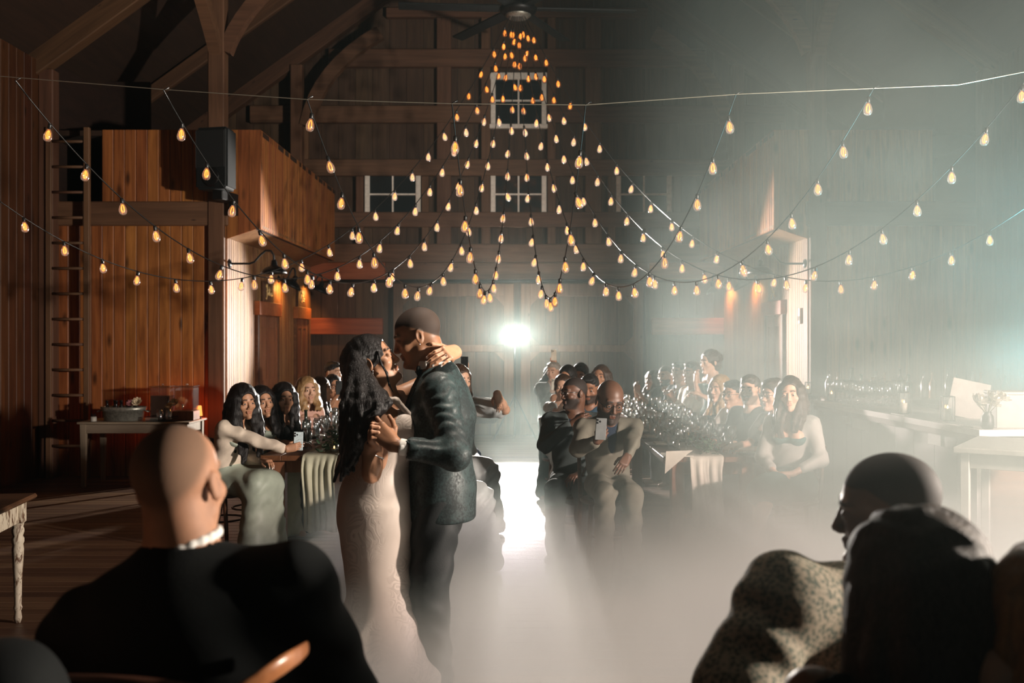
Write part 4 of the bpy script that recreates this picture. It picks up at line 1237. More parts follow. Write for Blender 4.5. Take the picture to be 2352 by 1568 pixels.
# ---- right table, outer side, from the near end to the far end
f = guest('brunette woman in teal dress and pale cardigan at the end of the right table', 1815, 905, 7.75, 148, 'fair', True, 'under the brunette woman in the grey cardigan', head=(10, -2, 3))
f.arm(1, (0.05, 0.28, 0.68), fingers=(-0.9, 0.5, 0.0), pole=(0.9, -0.4, -0.6)); f.arm(-1, (-0.10, 0.27, 0.69), fingers=(0.9, 0.5, 0.0), pole=(0.9, -0.4, -0.6))
f.knee[-1] = V(0.02, 0.46, 0.60); f.ank[-1] = V(0.12, 0.60, 0.20); f.toe[-1] = f.ank[-1]+V(0.03, 0.13, -0.10)
f.body(hf=0.0042); f.dress(CL['teal'], length=0.44, top=0.31); f.jacket(CL['grey_knit'], off=0.024, name='cardigan', open_v=0.34, sleeve=0.75); f.hair(HAIR['brown'], 'long', length=0.24, side=-0.4)
for q in (-1, 1):
    j = SDF(); a = f.ank[q]; t_ = f.toe[q]
    j.cap(a+V(0, -0.04, -0.03), t_+V(0, 0, -0.012), 0.030, 0.032, 0.02, (V(0, 0, 1), 1.6)); j.cap(a+V(0, -0.045, -0.02), a+V(0, -0.05, -0.080), 0.018, 0.010, 0.02); j.cap(a+V(-0.035, 0.02, 0.02), a+V(0.035, 0.02, 0.02), 0.010, None, 0.01)
    f.add('sandal', j, 0.008, CL['napkin'])
f = guest('woman in glasses with brown hair looking towards the couple', 1776, 908, 8.4, 120, 'fair', True, 'under the woman in glasses on the right', head=(0, 0, 0))
on_table(f, 1); on_table(f, -1); f.body(hf=0.0048); f.dress(CL['grey_suit'], sleeve=0.6); f.hair(HAIR['brown'], 'short', vol=1.1); f.glasses(M['black'])
f = guest('bearded man in a dark suit beside the woman in glasses', 1722, 896, 8.9, 130, 'fair', False, 'under the bearded man in the dark suit', head=(18, 0, 0))
on_table(f, 1); on_table(f, -1); f.body(hf=0.0048, beard=0.8); f.jacket(CL['charcoal']); f.shirt(CL['navy']); f.trousers(CL['charcoal']); f.hair(HAIR['brown'], 'short')
f = guest('guest with folded white sleeves and glasses leaning on the right table', 1683, 906, 9.5, 120, 'tan', False, 'under the guest with white sleeves', head=(10, 0, 0))
on_table(f, 1); on_table(f, -1); f.body(hf=0.006); f.jacket(CL['white'], off=0.012, open_v=0.08, name='shirt'); f.trousers(CL['charcoal']); f.hair(HAIR['black'], 'short'); f.glasses(M['black'])
f = guest('fair haired woman in a dark sleeveless dress halfway along the right table', 1652, 892, 10.1, 125, 'fair', True, 'under the fair haired woman', head=(5, -5, 0))
on_table(f, 1); on_table(f, -1); f.body(hf=0.006); f.dress(CL['navy']); f.hair(HAIR['blonde'], 'long', length=0.22)
f = guest('standing woman with bare arms touching her chin above the right table', 1630, 832, 11.1, 112, 'fair', True, stand=True, head=(5, -5, 0))
f.arm(1, f.hpos+V(0.02, 0.17, -0.22), fingers=(-0.1, 0.1, 1), back=(0.3, 0.9, 0), curl=(20, 40, 20)); f.arm(-1, (-0.05, 0.24, 1.10), fingers=(1, 0.3, 0))
f.body(hf=0.006); f.dress(CL['teal'], length=0.3); f.hair(HAIR['brown'], 'bun')
f = guest('man in a white shirt clapping beside the standing woman', 1589, 856, 11.7, 115, 'tan', False, 'under the man in the white shirt', head=(8, 0, 0))
f.arm(1, (0.06, 0.30, 0.98), fingers=(-0.4, 0.4, 0.8), back=(0.9, 0, 0.2)); f.arm(-1, (-0.04, 0.30, 0.97), fingers=(0.4, 0.4, 0.8), back=(-0.9, 0, 0.2))
f.body(hf=0.006); f.jacket(CL['white'], off=0.012, open_v=0.08, name='shirt'); f.trousers(CL['navy']); f.hair(HAIR['brown'], 'short')
f = guest('man in a suit and tie between bearded man and man in white shirt', 1561, 855, 12.2, 120, 'brown', False, 'under the man in suit and tie', head=(8, 0, 0))
on_table(f, 1); on_table(f, -1); f.body(hf=0.006); f.jacket(CL['navy']); f.shirt(CL['white']); f.trousers(CL['navy']); f.hair(HAIR['black'], 'short')
f = guest('bearded bald man near the far end of the right table', 1529, 862, 12.7, 125, 'tan', False, 'under the bearded bald man', head=(6, -6, 0))
on_table(f, 1); on_table(f, -1); f.body(hf=0.006, hair='buzz', beard=0.9); f.jacket(CL['black']); f.shirt(CL['charcoal']); f.trousers(CL['black'])
f = guest('guest with raised hands at the far end of the right table', 1500, 892, 13.0, 125, 'tan', True, 'at the far end of the right table', head=(0, 0, 0))
f.arm(1, (0.03, 0.32, 1.02), fingers=(-0.2, 0.3, 1), back=(0.6, 0.6, 0)); f.arm(-1, (-0.03, 0.32, 1.01), fingers=(0.2, 0.3, 1), back=(-0.6, 0.6, 0))
f.body(hf=0.006); f.dress(CL['tan_suit'], sleeve=0.6); f.hair(HAIR['brown'], 'long', length=0.15)
# ================================================================ the couple
def satin(name, color, glint):
    """dark patterned dinner-jacket satin: shinier damask patches with glints painted into their colour"""
    t = NT(name)
    c = t.coord('Object')
    n = t.noise(c, 9, 4, 0.6, 0.8)
    v = t.noise(c, 90, 3)
    f = t.ramp(t.math('ADD', t.math('MULTIPLY', v, 0.5), t.math('MULTIPLY', n, 0.6)), [(0.50, (0, 0, 0)), (0.62, (1, 1, 1))])
    t.set(t.mix(f, color, glint), t.math('SUBTRACT', 0.62, t.math('MULTIPLY', f, 0.18)), 0, 0.3)  # glint is the cloth's highlight tone, painted into the patches
    t.bump(t.math('ADD', t.math('MULTIPLY', v, 0.25), n), 0.25, 0.01)
    return t.m
def lace_mat(name, color):
    """ivory satin overlaid with scrolling lace, raised and a little deeper in tone"""
    t = NT(name)
    c = t.coord('Object')
    sw = t.noise(c, 11.0, 1.0, 0.5, 0.7)
    w = t.math('ADD', t.math('MULTIPLY', t.math('SINE', t.math('MULTIPLY', sw, 62.0)), 0.5), 0.5)
    band = t.noise(t.coord('Object', (1, 1, 0.45)), 3.2, 2, 0.5, 0.6)
    area = t.ramp(band, [(0.44, (0, 0, 0)), (0.54, (1, 1, 1))])
    ln_ = t.ramp(w, [(0.42, (0, 0, 0)), (0.58, (1, 1, 1))])
    f = t.math('MULTIPLY', area, ln_)
    t.set(t.mix(f, color, tuple(q*0.82 for q in color)), 0.5, 0, 0.35)
    t.bump(f, 0.3, 0.004)
    return t.m
jac = satin('damask_dinner_jacket', (0.010, 0.016, 0.017), (0.026, 0.042, 0.043))
trs = cloth('black_dress_trousers', (0.012, 0.015, 0.016), 0.6, 0.35)
gx, gy = -0.385, 4.66
g = Figure('groom in a dark damask dinner jacket and bow tie holding the bride', gx, gy, 90, 'groom', size=1.03, hs=1.13, head=(4, -13, 0), group='dancing couple')
g.pel = V(0, -0.02, 0.98); g.waist = V(0, -0.02, 1.15); g.chest = V(0, -0.015, 1.33); g.neck = V(0, -0.005, 1.545)
g.up = V(0, 0.02, 1).normalized()
hc = W(958, 772, gy)
g.hpos = V(0.0, -(hc.x-gx), hc.z); g.H = head_frame(g.hpos, 4, -20, 0)
g.sh = {-1: V(-0.185, -0.035, 1.475), 1: V(0.18, 0.03, 1.475)}
g.hip = {q: V(q*0.09, -0.02, 0.96) for q in (-1, 1)}
g.knee = {-1: V(-0.10, 0.02, 0.52), 1: V(0.10, 0.05, 0.52)}
g.ank = {-1: V(-0.10, -0.02, 0.09), 1: V(0.11, 0.03, 0.09)}
g.toe = {q: g.ank[q]+V(q*0.02, 0.16, -0.055) for q in (-1, 1)}
yw_ = 4.33
lw = to_local(g, W(908, 1024, yw_))
g.arm(-1, lw, pole=(0.55, -0.55, -0.7))
g.el[-1] = to_local(g, W(1046, 1046, 4.34))
kn = to_local(g, W(866, 984, yw_+0.01))
g.hand[-1] = (hand_frame(lw+(kn-lw).normalized()*0.01, kn-lw, V(-1, 0.0, 0.15)), dict(per=[(30, 50, 30), (40, 60, 30), (45, 60, 30), (50, 60, 30)], sc=1.08, thumb_in=0.1))
# the far arm round her waist
g.arm(1, V(0.16, 0.34, 1.20), pole=(0.8, -0.5, -0.5), fingers=V(-0.6, 0.5, 0.1), back=V(0.3, 0.8, 0.2))
g.body(h=0.013, hf=0.0032, hh=0.0026, hair='buzz')
j = SDF()
fl = (V(1, 0, 0), 0.80)           # deeper front to back than a shell
fy = (V(0, 1, 0), 1.28)
j.cap(V(0, -0.03, 0.885), V(0, -0.03, 1.00), 0.205, 0.197, 0.05, fy, wr=0.003, wf=30)
j.cap(V(0, -0.03, 1.00), V(0, -0.025, 1.16), 0.197, 0.172, 0.06, fy, wr=0.004, wf=40)
j.cap(V(0, -0.025, 1.16), V(0, -0.03, 1.34), 0.172, 0.196, 0.06, fy, wr=0.003, wf=45)
j.cap(V(0, -0.03, 1.34), V(0, -0.02, 1.46), 0.196, 0.135, 0.06, fy, wr=0.002)
j.cap(g.sh[-1]+V(0.01, 0, -0.015), g.sh[1]+V(-0.01, 0, -0.015), 0.068, None, 0.06)
j.cap(V(0, -0.045, 1.45), V(0, -0.03, 1.53), 0.105, 0.078, 0.04)
for q in (-1, 1):
    e_ = g.el[q]; w_ = g.wr[q]
    j.cap(g.sh[q], e_, 0.079, 0.064, 0.035, wr=0.0035, wf=110)
    j.cap(e_, e_.lerp(w_, 0.88), 0.064, 0.046, 0.03, wr=0.0045, wf=105)
    c_ = e_.lerp(w_, 0.90)
    j.cap(c_, c_.lerp(w_, 0.6), 0.050, 0.05, 0.004, op='s')
j.half(V(0, 0, 0.862), V(0, 0.0, -1), k=0.01)
j.cap(V(0, -0.23, 0.82), V(0, -0.21, 1.05), 0.010, 0.004, 0.01, op='s')     # back vent
j.cap(g.neck+V(0, 0.006, 0.0), g.neck+V(0, 0.03, 0.14), 0.066, 0.10, 0.010, op='s')
a_ = g.neck+V(0, 0.105, 0.02)
j.cap(a_, V(0, 0.24, 1.22), 0.060, 0.006, 0.008, (V(1, 0, 0), 1.0), 's')
g.add('dinner_jacket', j, 0.0085, jac)
# lapels, pockets flap, vent edge: separate cloth pieces
for q in (-1, 1):
    lp = MB()
    P_ = [V(q*0.062, 0.030, 1.55), V(q*0.088, 0.078, 1.475), V(q*0.090, 0.112, 1.40), V(q*0.05, 0.148, 1.28), V(q*0.012, 0.150, 1.20)]
    Q_ = [V(q*0.058, 0.050, 1.565), V(q*0.058, 0.098, 1.475), V(q*0.052, 0.126, 1.40), V(q*0.028, 0.150, 1.30), V(q*0.006, 0.152, 1.20)]
    v = P_+Q_+[p+V(0, 0.007, 0) for p in P_]+[p+V(0, 0.007, 0) for p in Q_]
    ff = []
    for i in range(4):
        ff += [(i, i+1, 6+i, 5+i), (10+i, 15+i, 16+i, 11+i), (i, 10+i, 11+i, i+1), (5+i, 6+i, 16+i, 15+i)]
    lp.add(v, ff).obj('lapel', trs, g.e)
g.shirt(CL['white'], h=0.011, off=0.010)
# shirt collar: a folded band that shows between neck and jacket
co = SDF()
ax = (g.hpos-g.neck).normalized()
for k in range(16):
    a0, a1 = 2*PI*k/16, 2*PI*(k+1)/16
    if 5.0 > k > 2.5: continue
    p0 = g.neck+V(0.068*math.sin(a0+PI), 0.012+0.073*math.cos(a0+PI), 0.022+0.006*math.cos(a0)); p1 = g.neck+V(0.068*math.sin(a1+PI), 0.012+0.073*math.cos(a1+PI), 0.022+0.006*math.cos(a1))
    for dz in (0.0, 0.014, 0.028):
        co.cap(p0+V(0, 0, dz), p1+V(0, 0, dz), 0.008, None, 0.010)
g.add('shirt_collar', co, 0.005, CL['white'])
cf = SDF()
e_, w_ = g.el[-1], g.wr[-1]
cf.cap(e_.lerp(w_, 0.86), e_.lerp(w_, 0.915), 0.037, None, 0.01)
cf.half(e_.lerp(w_, 0.935), w_-e_)
g.add('shirt_cuff', cf, 0.005, CL['white'])
bt = SDF(); bc = g.neck+V(0, 0.088, 0.005)
bt.ell(bc, (0.014, 0.012, 0.014), None, 0.006)
for q in (-1, 1):
    bt.cap(bc+V(q*0.008, 0, 0), bc+V(q*0.052, -0.010, 0.002), 0.008, 0.026, 0.006, (V(0, 1, 0), 2.4))
g.add('bow_tie', bt, 0.005, CL['black'])
g.trousers(trs, h=0.012, off=0.020, wr=0.005)
g.shoes(M['black'])
es = to_local(g, V(0, 0, 0))
sx = MB().lathe([(0.0001, 0.003), (0.0035, 0.002), (0.0035, 0.0), (0.0001, 0.0)], 8).obj('earring', M['chrome'], g.e)
sx.matrix_local = g.H @ Matrix.Translation(V(-0.088, -0.002, -0.036)*g.hs) @ Euler((0, R(-90), 0)).to_matrix().to_4x4()
# ---------------------------------------------------------------- bride
bx, by = -0.640, 4.62
b = Figure('bride with long dark wavy hair in a fitted white lace gown', bx, by, -90, 'tan', fem=True, size=1.0, hs=1.06, head=(0, 9, 0), group='dancing couple')
hb = W(857, 830, by)
b.hpos = V(0, hb.x-bx, hb.z); b.H = head_frame(b.hpos, 0, 21, 0)
b.pel = V(0, 0.0, 0.97); b.waist = V(0, 0.015, 1.13); b.chest = V(0, 0.03, 1.29); b.neck = V(0, 0.02, 1.455)
b.up = V(0, 0.05, 1).normalized()
b.sh = {1: V(0.155, -0.01, 1.40), -1: V(-0.15, 0.05, 1.42)}
b.hip = {q: V(q*0.085, 0, 0.95) for q in (-1, 1)}
b.knee = {q: V(q*0.055, 0.03, 0.52) for q in (-1, 1)}
b.ank = {q: V(q*0.06, 0.0, 0.12) for q in (-1, 1)}
b.toe = {q: b.ank[q]+V(0, 0.13, -0.07) for q in (-1, 1)}
w1 = to_local(b, W(868, 1036, 4.41))
b.arm(1, w1)
b.el[1] = to_local(b, W(853, 1088, 4.38))
b.sh[1] = to_local(b, W(838, 925, 4.46))
# her right hand: behind his, fingers laid over the edge of his hand
hw_ = to_local(b, W(866, 1024, 4.425))
b.hand[1] = (hand_frame(hw_, to_local(b, W(846, 988, 4.335))-hw_, to_local(b, b.e.location+V(-1, 0.1, 0.0))), dict(per=[(22, 88, 35), (24, 88, 35), (26, 86, 35), (28, 84, 35)], thumb=-1, sc=1.0, thumb_in=0.2, spread=2.0))
# her left arm over his far shoulder, the hand round the nape of his neck
w2 = to_local(b, W(1047, 806, 4.66))
b.arm(-1, w2, pole=(0.4, 0.3, -0.8))
b.el[-1] = to_local(b, W(985, 872, 4.90))
b.hand[-1] = (hand_frame(w2, to_local(b, W(1010, 816, 4.52))-w2, to_local(b, b.e.location+V(0.55, -0.65, 0.55))), dict(per=[(30, 38, 20), (28, 34, 18), (24, 28, 14), (10, 30, 20)], thumb=1, sc=1.02, spread=6.0, thumb_in=0.0))
b.body(h=0.012, hf=0.0032, hh=0.0026)
lace = lace_mat('white_lace_satin', (0.56, 0.48, 0.42))
d = SDF()
fy = (V(0, 1, 0), 1.0)
rings = [(1.345, 0.015, 0.105), (1.27, 0.045, 0.142), (1.20, 0.035, 0.128), (1.12, 0.018, 0.118), (1.04, 0.0, 0.140), (0.95, -0.008, 0.180), (0.86, -0.006, 0.180), (0.74, 0.0, 0.165), (0.62, 0.008, 0.158), (0.50, 0.02, 0.165), (0.38, 0.015, 0.205), (0.26, 0.0, 0.265), (0.14, -0.015, 0.33), (0.03, -0.03, 0.38)]
for (z0, y0, r0), (z1, y1, r1) in zip(rings[:-1], rings[1:]):
    d.cap(V(0, y0, z0), V(0, y1, z1), r0, r1, 0.03, (V(1, 0, 0), 1.05), wr=(0.004 if z0 > 0.9 else 0.003+0.018*max(0, (0.75-z0))), wf=(40 if z0 > 0.9 else 17))
for q in (-1, 1): d.ell(V(q*0.062, 0.12, 1.30), (0.066, 0.062, 0.066), None, 0.04)
d.half(V(0, 0.0, 1.375), V(0, -0.10, 1))
d.half(V(0, 0, 0.012), V(0, 0, -1))
b.add('gown', d, 0.011, lace)
st = SDF()
st.chain([V(0.07, 0.155, 1.34), V(0.10, 0.09, 1.42), V(0.11, 0.0, 1.43), V(0.10, -0.08, 1.36)], [0.016]*4, 0.01)
st.chain([V(-0.07, 0.155, 1.34), V(-0.10, 0.09, 1.44), V(-0.11, 0.02, 1.45), V(-0.10, -0.07, 1.37)], [0.016]*4, 0.01)
b.add('shoulder_strap', st, 0.008, lace)
# the row of covered buttons is on her back under the hair; the train lies in the fog
tr = SDF()
for k in range(7):
    a = R(195+25*k-0)
    tr.cap(V(0.10*math.sin(a), -0.10, 0.32), V(0.42*math.cos(R(-60+20*k))*0.0+0.28*math.sin(R(-60+20*k)), -0.50-0.10*math.cos(R(-60+20*k)), 0.03), 0.05, 0.035, 0.08)
tr.half(V(0, 0, 0.012), V(0, 0, -1))
b.add('train', tr, 0.016, lace)
# hair: crown swept back, long loose waves down the back and over the near shoulder
hj = SDF(); R3 = np.array(b.H.to_3x3()); sc_ = b.hs
def HP(x, y, z): return b.H @ (V(x, y, z)*sc_)
hj.ell(HP(0, -0.020, 0.038), (0.086*sc_, 0.104*sc_, 0.092*sc_), R3, 0.02, wr=0.0018, wf=170)
hj.ell(HP(0, -0.085, -0.005), (0.078*sc_, 0.062*sc_, 0.085*sc_), R3, 0.04, wr=0.003, wf=120)
hr = random.Random(5)
ends = []
for i in range(74):
    side = -1+2*hr.random() if i < 40 else hr.uniform(0.3, 1.0)
    x0 = side*0.085
    p0 = HP(x0, -0.02-0.09*math.sqrt(max(0, 1-side*side))*hr.uniform(0.6, 1), hr.uniform(-0.01, 0.05))
    # strands over the near (right) shoulder fall in front of the upper arm, the others down the back
    if side > 0.25:
        q_ = hr.random(); tgt = to_local(b, W(788+58*q_, 0, 4.40)); yy = tgt.y; xx = hr.uniform(0.19, 0.25)
        zend = hr.uniform(1.05, 1.18)+0.17*q_
        mid = V(hr.uniform(0.17, 0.215), -0.13+0.20*q_, 1.43)
    else:
        yy = hr.uniform(-0.19, -0.10); xx = side*0.16; zend = hr.uniform(1.02, 1.22)
        mid = V(side*0.13, -0.14, 1.40)
    end = V(xx, min(yy, 0.06), zend)
    pts = []; rs = []; ph = hr.uniform(0, 6.28); am = hr.uniform(0.010, 0.020)
    for t in range(11):
        s_ = t/10
        p = p0.lerp(mid, s_/0.35) if s_ < 0.35 else mid.lerp(end, (s_-0.35)/0.65)
        p = p+V(math.sin(ph+s_*13)*am, math.cos(ph+s_*12)*am, 0)*min(1, s_*2)
        pts.append(p); rs.append((0.026-0.018*s_)*hr.uniform(0.85, 1.1))
    hj.chain(pts, rs, 0.012)
hj.ell(HP(0, 0.106, -0.022), (0.068*sc_, 0.066*sc_, 0.080*sc_), R3, 0.010, 's')
hj.ell(HP(0, 0.086, 0.030), (0.05*sc_, 0.05*sc_, 0.040*sc_), R3, 0.012, 's')
b.add('hair', hj, 0.0062, HAIR['black'])
lk = SDF()           # loose lock in front of the ear
lk.chain([HP(0.072, 0.045, 0.03), HP(0.080, 0.040, -0.02), HP(0.078, 0.048, -0.07), HP(0.083, 0.040, -0.12), HP(0.078, 0.045, -0.16)], [0.006, 0.006, 0.006, 0.005, 0.003], 0.006)
b.add('hair_lock', lk, 0.004, HAIR['black'])
er = MB()
for (dz, r) in ((0, 0.005), (-0.010, 0.004), (-0.020, 0.006)):
    er.lathe([(0.0001, r), (r*0.8, r*0.6), (r, 0), (r*0.8, -r*0.6), (0.0001, -r)], 8, TR(0, 0, dz))
er.obj('earring', M['chrome'], b.e, HP(0.086, -0.004, -0.040))
bg = MB().tube([V(0.033*math.cos(a), 0.033*math.sin(a), 0) for a in [2*PI*k/20 for k in range(21)]], 0.0032, 6)
bo = bg.obj('bracelet', M['chrome'], b.e)
bd_ = (b.wr[1]-b.el[1]).normalized()
bo.matrix_local = Matrix.Translation(b.el[1].lerp(b.wr[1], 0.74)) @ bd_.to_track_quat('Z', 'Y').to_matrix().to_4x4()
rg = MB().tube([V(0.0098*math.cos(a), 0.0098*math.sin(a), 0) for a in [2*PI*k/14 for k in range(15)]], 0.0016, 5)
rg.lathe([(0.0001, 0.0045), (0.0035, 0.002), (0.0001, -0.001)], 6, TR(0, 0.0115, 0, rx=R(-90)))
ro = rg.obj('ring', M['chrome'], b.e)
Hm_, kw_ = b.hand[-1]
p_ring = Hm_ @ (V(-0.010, 0.087, 0)*1.02); a_ = R(24)
d_ring = (Hm_.to_3x3() @ V(0, math.cos(a_), -math.sin(a_))).normalized(); z_ring = (Hm_.to_3x3() @ V(0, math.sin(a_), math.cos(a_)))
ro.matrix_local = Matrix.Translation(p_ring+d_ring*0.018) @ Matrix((d_ring.cross(z_ring) * -1, z_ring, d_ring)).transposed().to_4x4()
# ================================================================ people in front, seen from behind
# ---- shaven man in a black suit
fx = W(413, 0, 2.12).x
m1 = Figure('shaven headed man in a black suit seen from behind', fx, 2.08, -6, 'fair_bald', seat=0.56, size=1.02, hs=1.10, head=(-4, 0, -4), group='guests in front of the camera')
hc = W(413, 1112, 2.12)
m1.neck = to_local(m1, W(420, 1262, 2.10)); m1.hpos = to_local(m1, hc); m1.H = head_frame(m1.hpos, -4, 2, -5)
m1.sh = {1: to_local(m1, W(664, 1345, 2.10)), -1: to_local(m1, W(205, 1455, 2.06))}
m1.chest = V(0.02, 0.0, 0.98); m1.waist = V(0, 0, 0.84); m1.pel = V(0, 0, 0.66)
m1.up = V(0, 0, 1)
m1.arm(1, V(0.30, 0.34, 0.72), pole=(0.8, -0.5, -0.5)); m1.arm(-1, V(-0.12, 0.40, 0.74), pole=(0.9, -0.4, -0.5))
m1.body(h=0.013, hf=0.0048, hair='shaved', fine_hands=False)
nb = SDF(); c0 = m1.neck
j = SDF()
fy = (V(0, 1, 0), 1.45)
j.cap(V(0, 0, 0.62), V(0, 0, 0.84), 0.20, 0.19, 0.06, fy, wr=0.003, wf=30)
j.cap(V(0, 0, 0.84), V(0.01, -0.01, 1.02), 0.19, 0.235, 0.06, fy, wr=0.003, wf=30)
mid = (m1.sh[1]+m1.sh[-1])/2
for q in (-1, 1):
    j.cap(c0+V(0, -0.015, -0.055), m1.sh[q]+V(0, 0, -0.01), 0.082, 0.078, 0.05, wr=0.002, wf=40)
    j.cap(mid+V(0, -0.01, -0.14), m1.sh[q]+V(0, 0, -0.06), 0.13, 0.085, 0.07, fy, wr=0.004, wf=34)
    j.cap(m1.sh[q], m1.el[q], 0.092, 0.070, 0.04, wr=0.006, wf=50)
    j.cap(m1.el[q], m1.el[q].lerp(m1.wr[q], 0.9), 0.070, 0.048, 0.03, wr=0.005, wf=60)
j.cap(c0+V(0, -0.01, -0.09), c0+V(0, -0.012, -0.052), 0.095, 0.080, 0.03)
j.cap(c0+V(0, 0.008, -0.01), c0+V(0, 0.02, 0.14), 0.072, 0.105, 0.006, None, 's')
m1.add('suit_jacket', j, 0.010, CL['black'])
co = SDF()
for k in range(20):
    a0, a1 = 2*PI*k/20, 2*PI*(k+1)/20
    p = [c0+V(0.071*math.sin(a), 0.004-0.073*math.cos(a), 0.026-0.02*math.cos(a)*0.3+0.016*math.sin(a)) for a in (a0, a1)]
    for dz in (-0.012, -0.005):
        co.cap(p[0]+V(0, 0, dz), p[1]+V(0, 0, dz), 0.0055, None, 0.010)
m1.add('shirt_collar', co, 0.004, CL['white'])
m1.trousers(CL['black'])
ch = copy_tree(CHAIR0); ch.location = m1.e.location; ch.rotation_euler = (0, 0, R(-6)); ch.scale = (1, 1, 1.2)
ch['label'] = 'crossback chair the shaven headed man in black sits on'; ch['group'] = 'chairs in front of the camera'
# the curved chair rail by his right arm
e = empty('curved_back_chair', (W(540, 0, 1.75).x, 1.86, 0), R(0), 'copper brown wooden chair with curved back rail under the arm of the man in black', 'chair', 'chairs in front of the camera')
cw = wood('polished_copper_wood', (0.22, 0.075, 0.03), (0.42, 0.17, 0.07), 'x', 0.3)
MB().tube([W(*q)-e.location for q in ((704, 1488, 1.97), (684, 1504, 1.87), (646, 1528, 1.79), (596, 1562, 1.76), (540, 1598, 1.74), (450, 1630, 1.74), (360, 1640, 1.77), (290, 1630, 1.83))], [0.014, 0.017, 0.019, 0.019, 0.019, 0.019, 0.017, 0.014], 12, True, (0.40, (0, 0, 1))).obj('back_rail', cw, e)
for x in (-0.20, 0.20): MB().tube([(x*0.8, -0.06, 0.90), (x*0.98, -0.05, 0.50), (x, -0.10, 0.0)], 0.017, 8).obj('leg', cw, e)
for x in (-0.19, 0.19): MB().tube([(x*0.95, 0.24, 0.47), (x, 0.27, 0.0)], 0.017, 8).obj('leg', cw, e)
MB().box((-0.22, -0.13, 0.46), (0.22, 0.27, 0.495), c=0.012).obj('seat', cw, e)
# ---- man in a patterned shirt
def print_mat():
    t = NT('leaf_print_shirt')
    c = t.coord('Object')
    v = t.new('ShaderNodeTexVoronoi'); v.inputs['Scale'].default_value = 95; t.ln(c, v.inputs['Vector'])
    n = t.noise(c, 85, 2, 0.6, 1.0)
    f = t.ramp(t.math('ADD', t.math('MULTIPLY', v.outputs['Distance'], 0.55), n), [(0.66, (0, 0, 0)), (0.86, (1, 1, 1))], 'LINEAR')
    base = t.mix(f, (0.055, 0.068, 0.05), (0.25, 0.21, 0.155))
    t.set(base, 0.85, 0, 0.2)
    t.bump(t.noise(c, 12, 3), 0.3, 0.01)
    return t.m
hc = W(2036, 1170, 2.35)
m2 = Figure('man with cropped hair in a leaf print shirt looking left', hc.x+0.02, 2.30, 50, 'deep', seat=0.50, size=1.0, hs=1.15, group='guests in front of the camera')
m2.hpos = to_local(m2, hc); m2.H = head_frame(m2.hpos, 22, -6, -6)
m2.neck = to_local(m2, W(2040, 1300, 2.36))
m2.sh = {-1: to_local(m2, W(1800, 1370, 2.22)), 1: to_local(m2, W(2190, 1370, 2.52))}
m2.chest = m2.neck+V(0, -0.01, -0.22); m2.waist = V(0, -0.01, 0.77); m2.pel = V(0, -0.02, 0.60); m2.up = V(0, 0, 1)
m2.arm(-1, to_local(m2, W(1660, 1760, 2.25)), pole=(0.8, -0.3, -0.4)); m2.el[-1] = to_local(m2, W(1690, 1600, 2.10))
m2.arm(1, V(0.10, 0.40, 0.72), pole=(0.9, -0.3, -0.5))
m2.body(h=0.013, hf=0.0048, hair='buzz', fine_hands=False)
ps = print_mat()
j = SDF(); c0 = m2.neck
j.cap(m2.pel, m2.waist, 0.185, 0.175, 0.06, (V(0, 1, 0), 1.3), wr=0.004, wf=30)
j.cap(m2.waist, m2.chest, 0.175, 0.205, 0.06, (V(0, 1, 0), 1.35), wr=0.004, wf=30)
for q in (-1, 1):
    j.cap(c0+V(0, -0.01, -0.06), m2.sh[q]+V(0, 0, -0.01), 0.080, 0.080, 0.06, wr=0.002, wf=40)
    j.cap(m2.chest, m2.sh[q]+V(0, 0, -0.06), 0.16, 0.09, 0.08, (V(0, 1, 0), 1.3))
    j.cap(m2.sh[q], m2.el[q], 0.095, 0.088, 0.05, wr=0.006, wf=42)
j.cap(m2.el[-1], m2.el[-1].lerp(m2.wr[-1], 0.9), 0.085, 0.06, 0.05, wr=0.006, wf=42)
j.cap(c0+V(0, -0.01, -0.05), c0+V(0, -0.012, 0.02), 0.088, 0.074, 0.03)
j.cap(c0+V(0, 0.012, 0.01), c0+V(0, 0.03, 0.14), 0.066, 0.10, 0.008, None, 's')
m2.add('shirt', j, 0.010, ps)
m2.trousers(CL['charcoal'])
# ---- woman with a mass of dark hair
hc = W(2088, 1345, 1.78)
m3 = Figure('woman with a mass of long dark hair and bare shoulders seen from behind', hc.x, 1.76, 28, 'brown', fem=True, seat=0.50, size=0.98, hs=1.10, group='guests in front of the camera')
m3.hpos = to_local(m3, hc); m3.H = head_frame(m3.hpos, 8, -4, 0)
m3.neck = to_local(m3, W(2080, 1525, 1.76))
m3.sh = {-1: to_local(m3, W(1868, 1600, 1.68)), 1: to_local(m3, W(2290, 1640, 1.86))}
m3.chest = m3.neck+V(0, -0.005, -0.19); m3.waist = V(0, 0, 0.76); m3.pel = V(0, 0, 0.60); m3.up = V(0, 0, 1)
m3.arm(-1, V(-0.20, 0.36, 0.76), pole=(0.9, -0.2, -0.4)); m3.arm(1, V(0.12, 0.36, 0.76), pole=(0.9, -0.2, -0.5))
m3.body(h=0.012, hf=0.005, fine_hands=False)
m3.dress(CL['brown_dress'], top=0.22, h=0.014)
sl = SDF()           # off-shoulder ruffle
for k in range(4):
    a = m3.sh[-1]+V(-0.045-0.008*k, -0.02+0.02*k, 0.015-0.035*k)
    sl.cap(a+V(0.06, -0.03, 0.03), a+V(-0.02, 0.05, -0.03), 0.020, 0.012, 0.008, (V(0, 0, 1), 1.6), wr=0.004, wf=80)
m3.add('ruffled_strap', sl, 0.007, CL['black'])
hj = SDF(); R3 = np.array(m3.H.to_3x3()); sc_ = m3.hs
def HQ(x, y, z): return m3.H @ (V(x, y, z)*sc_)
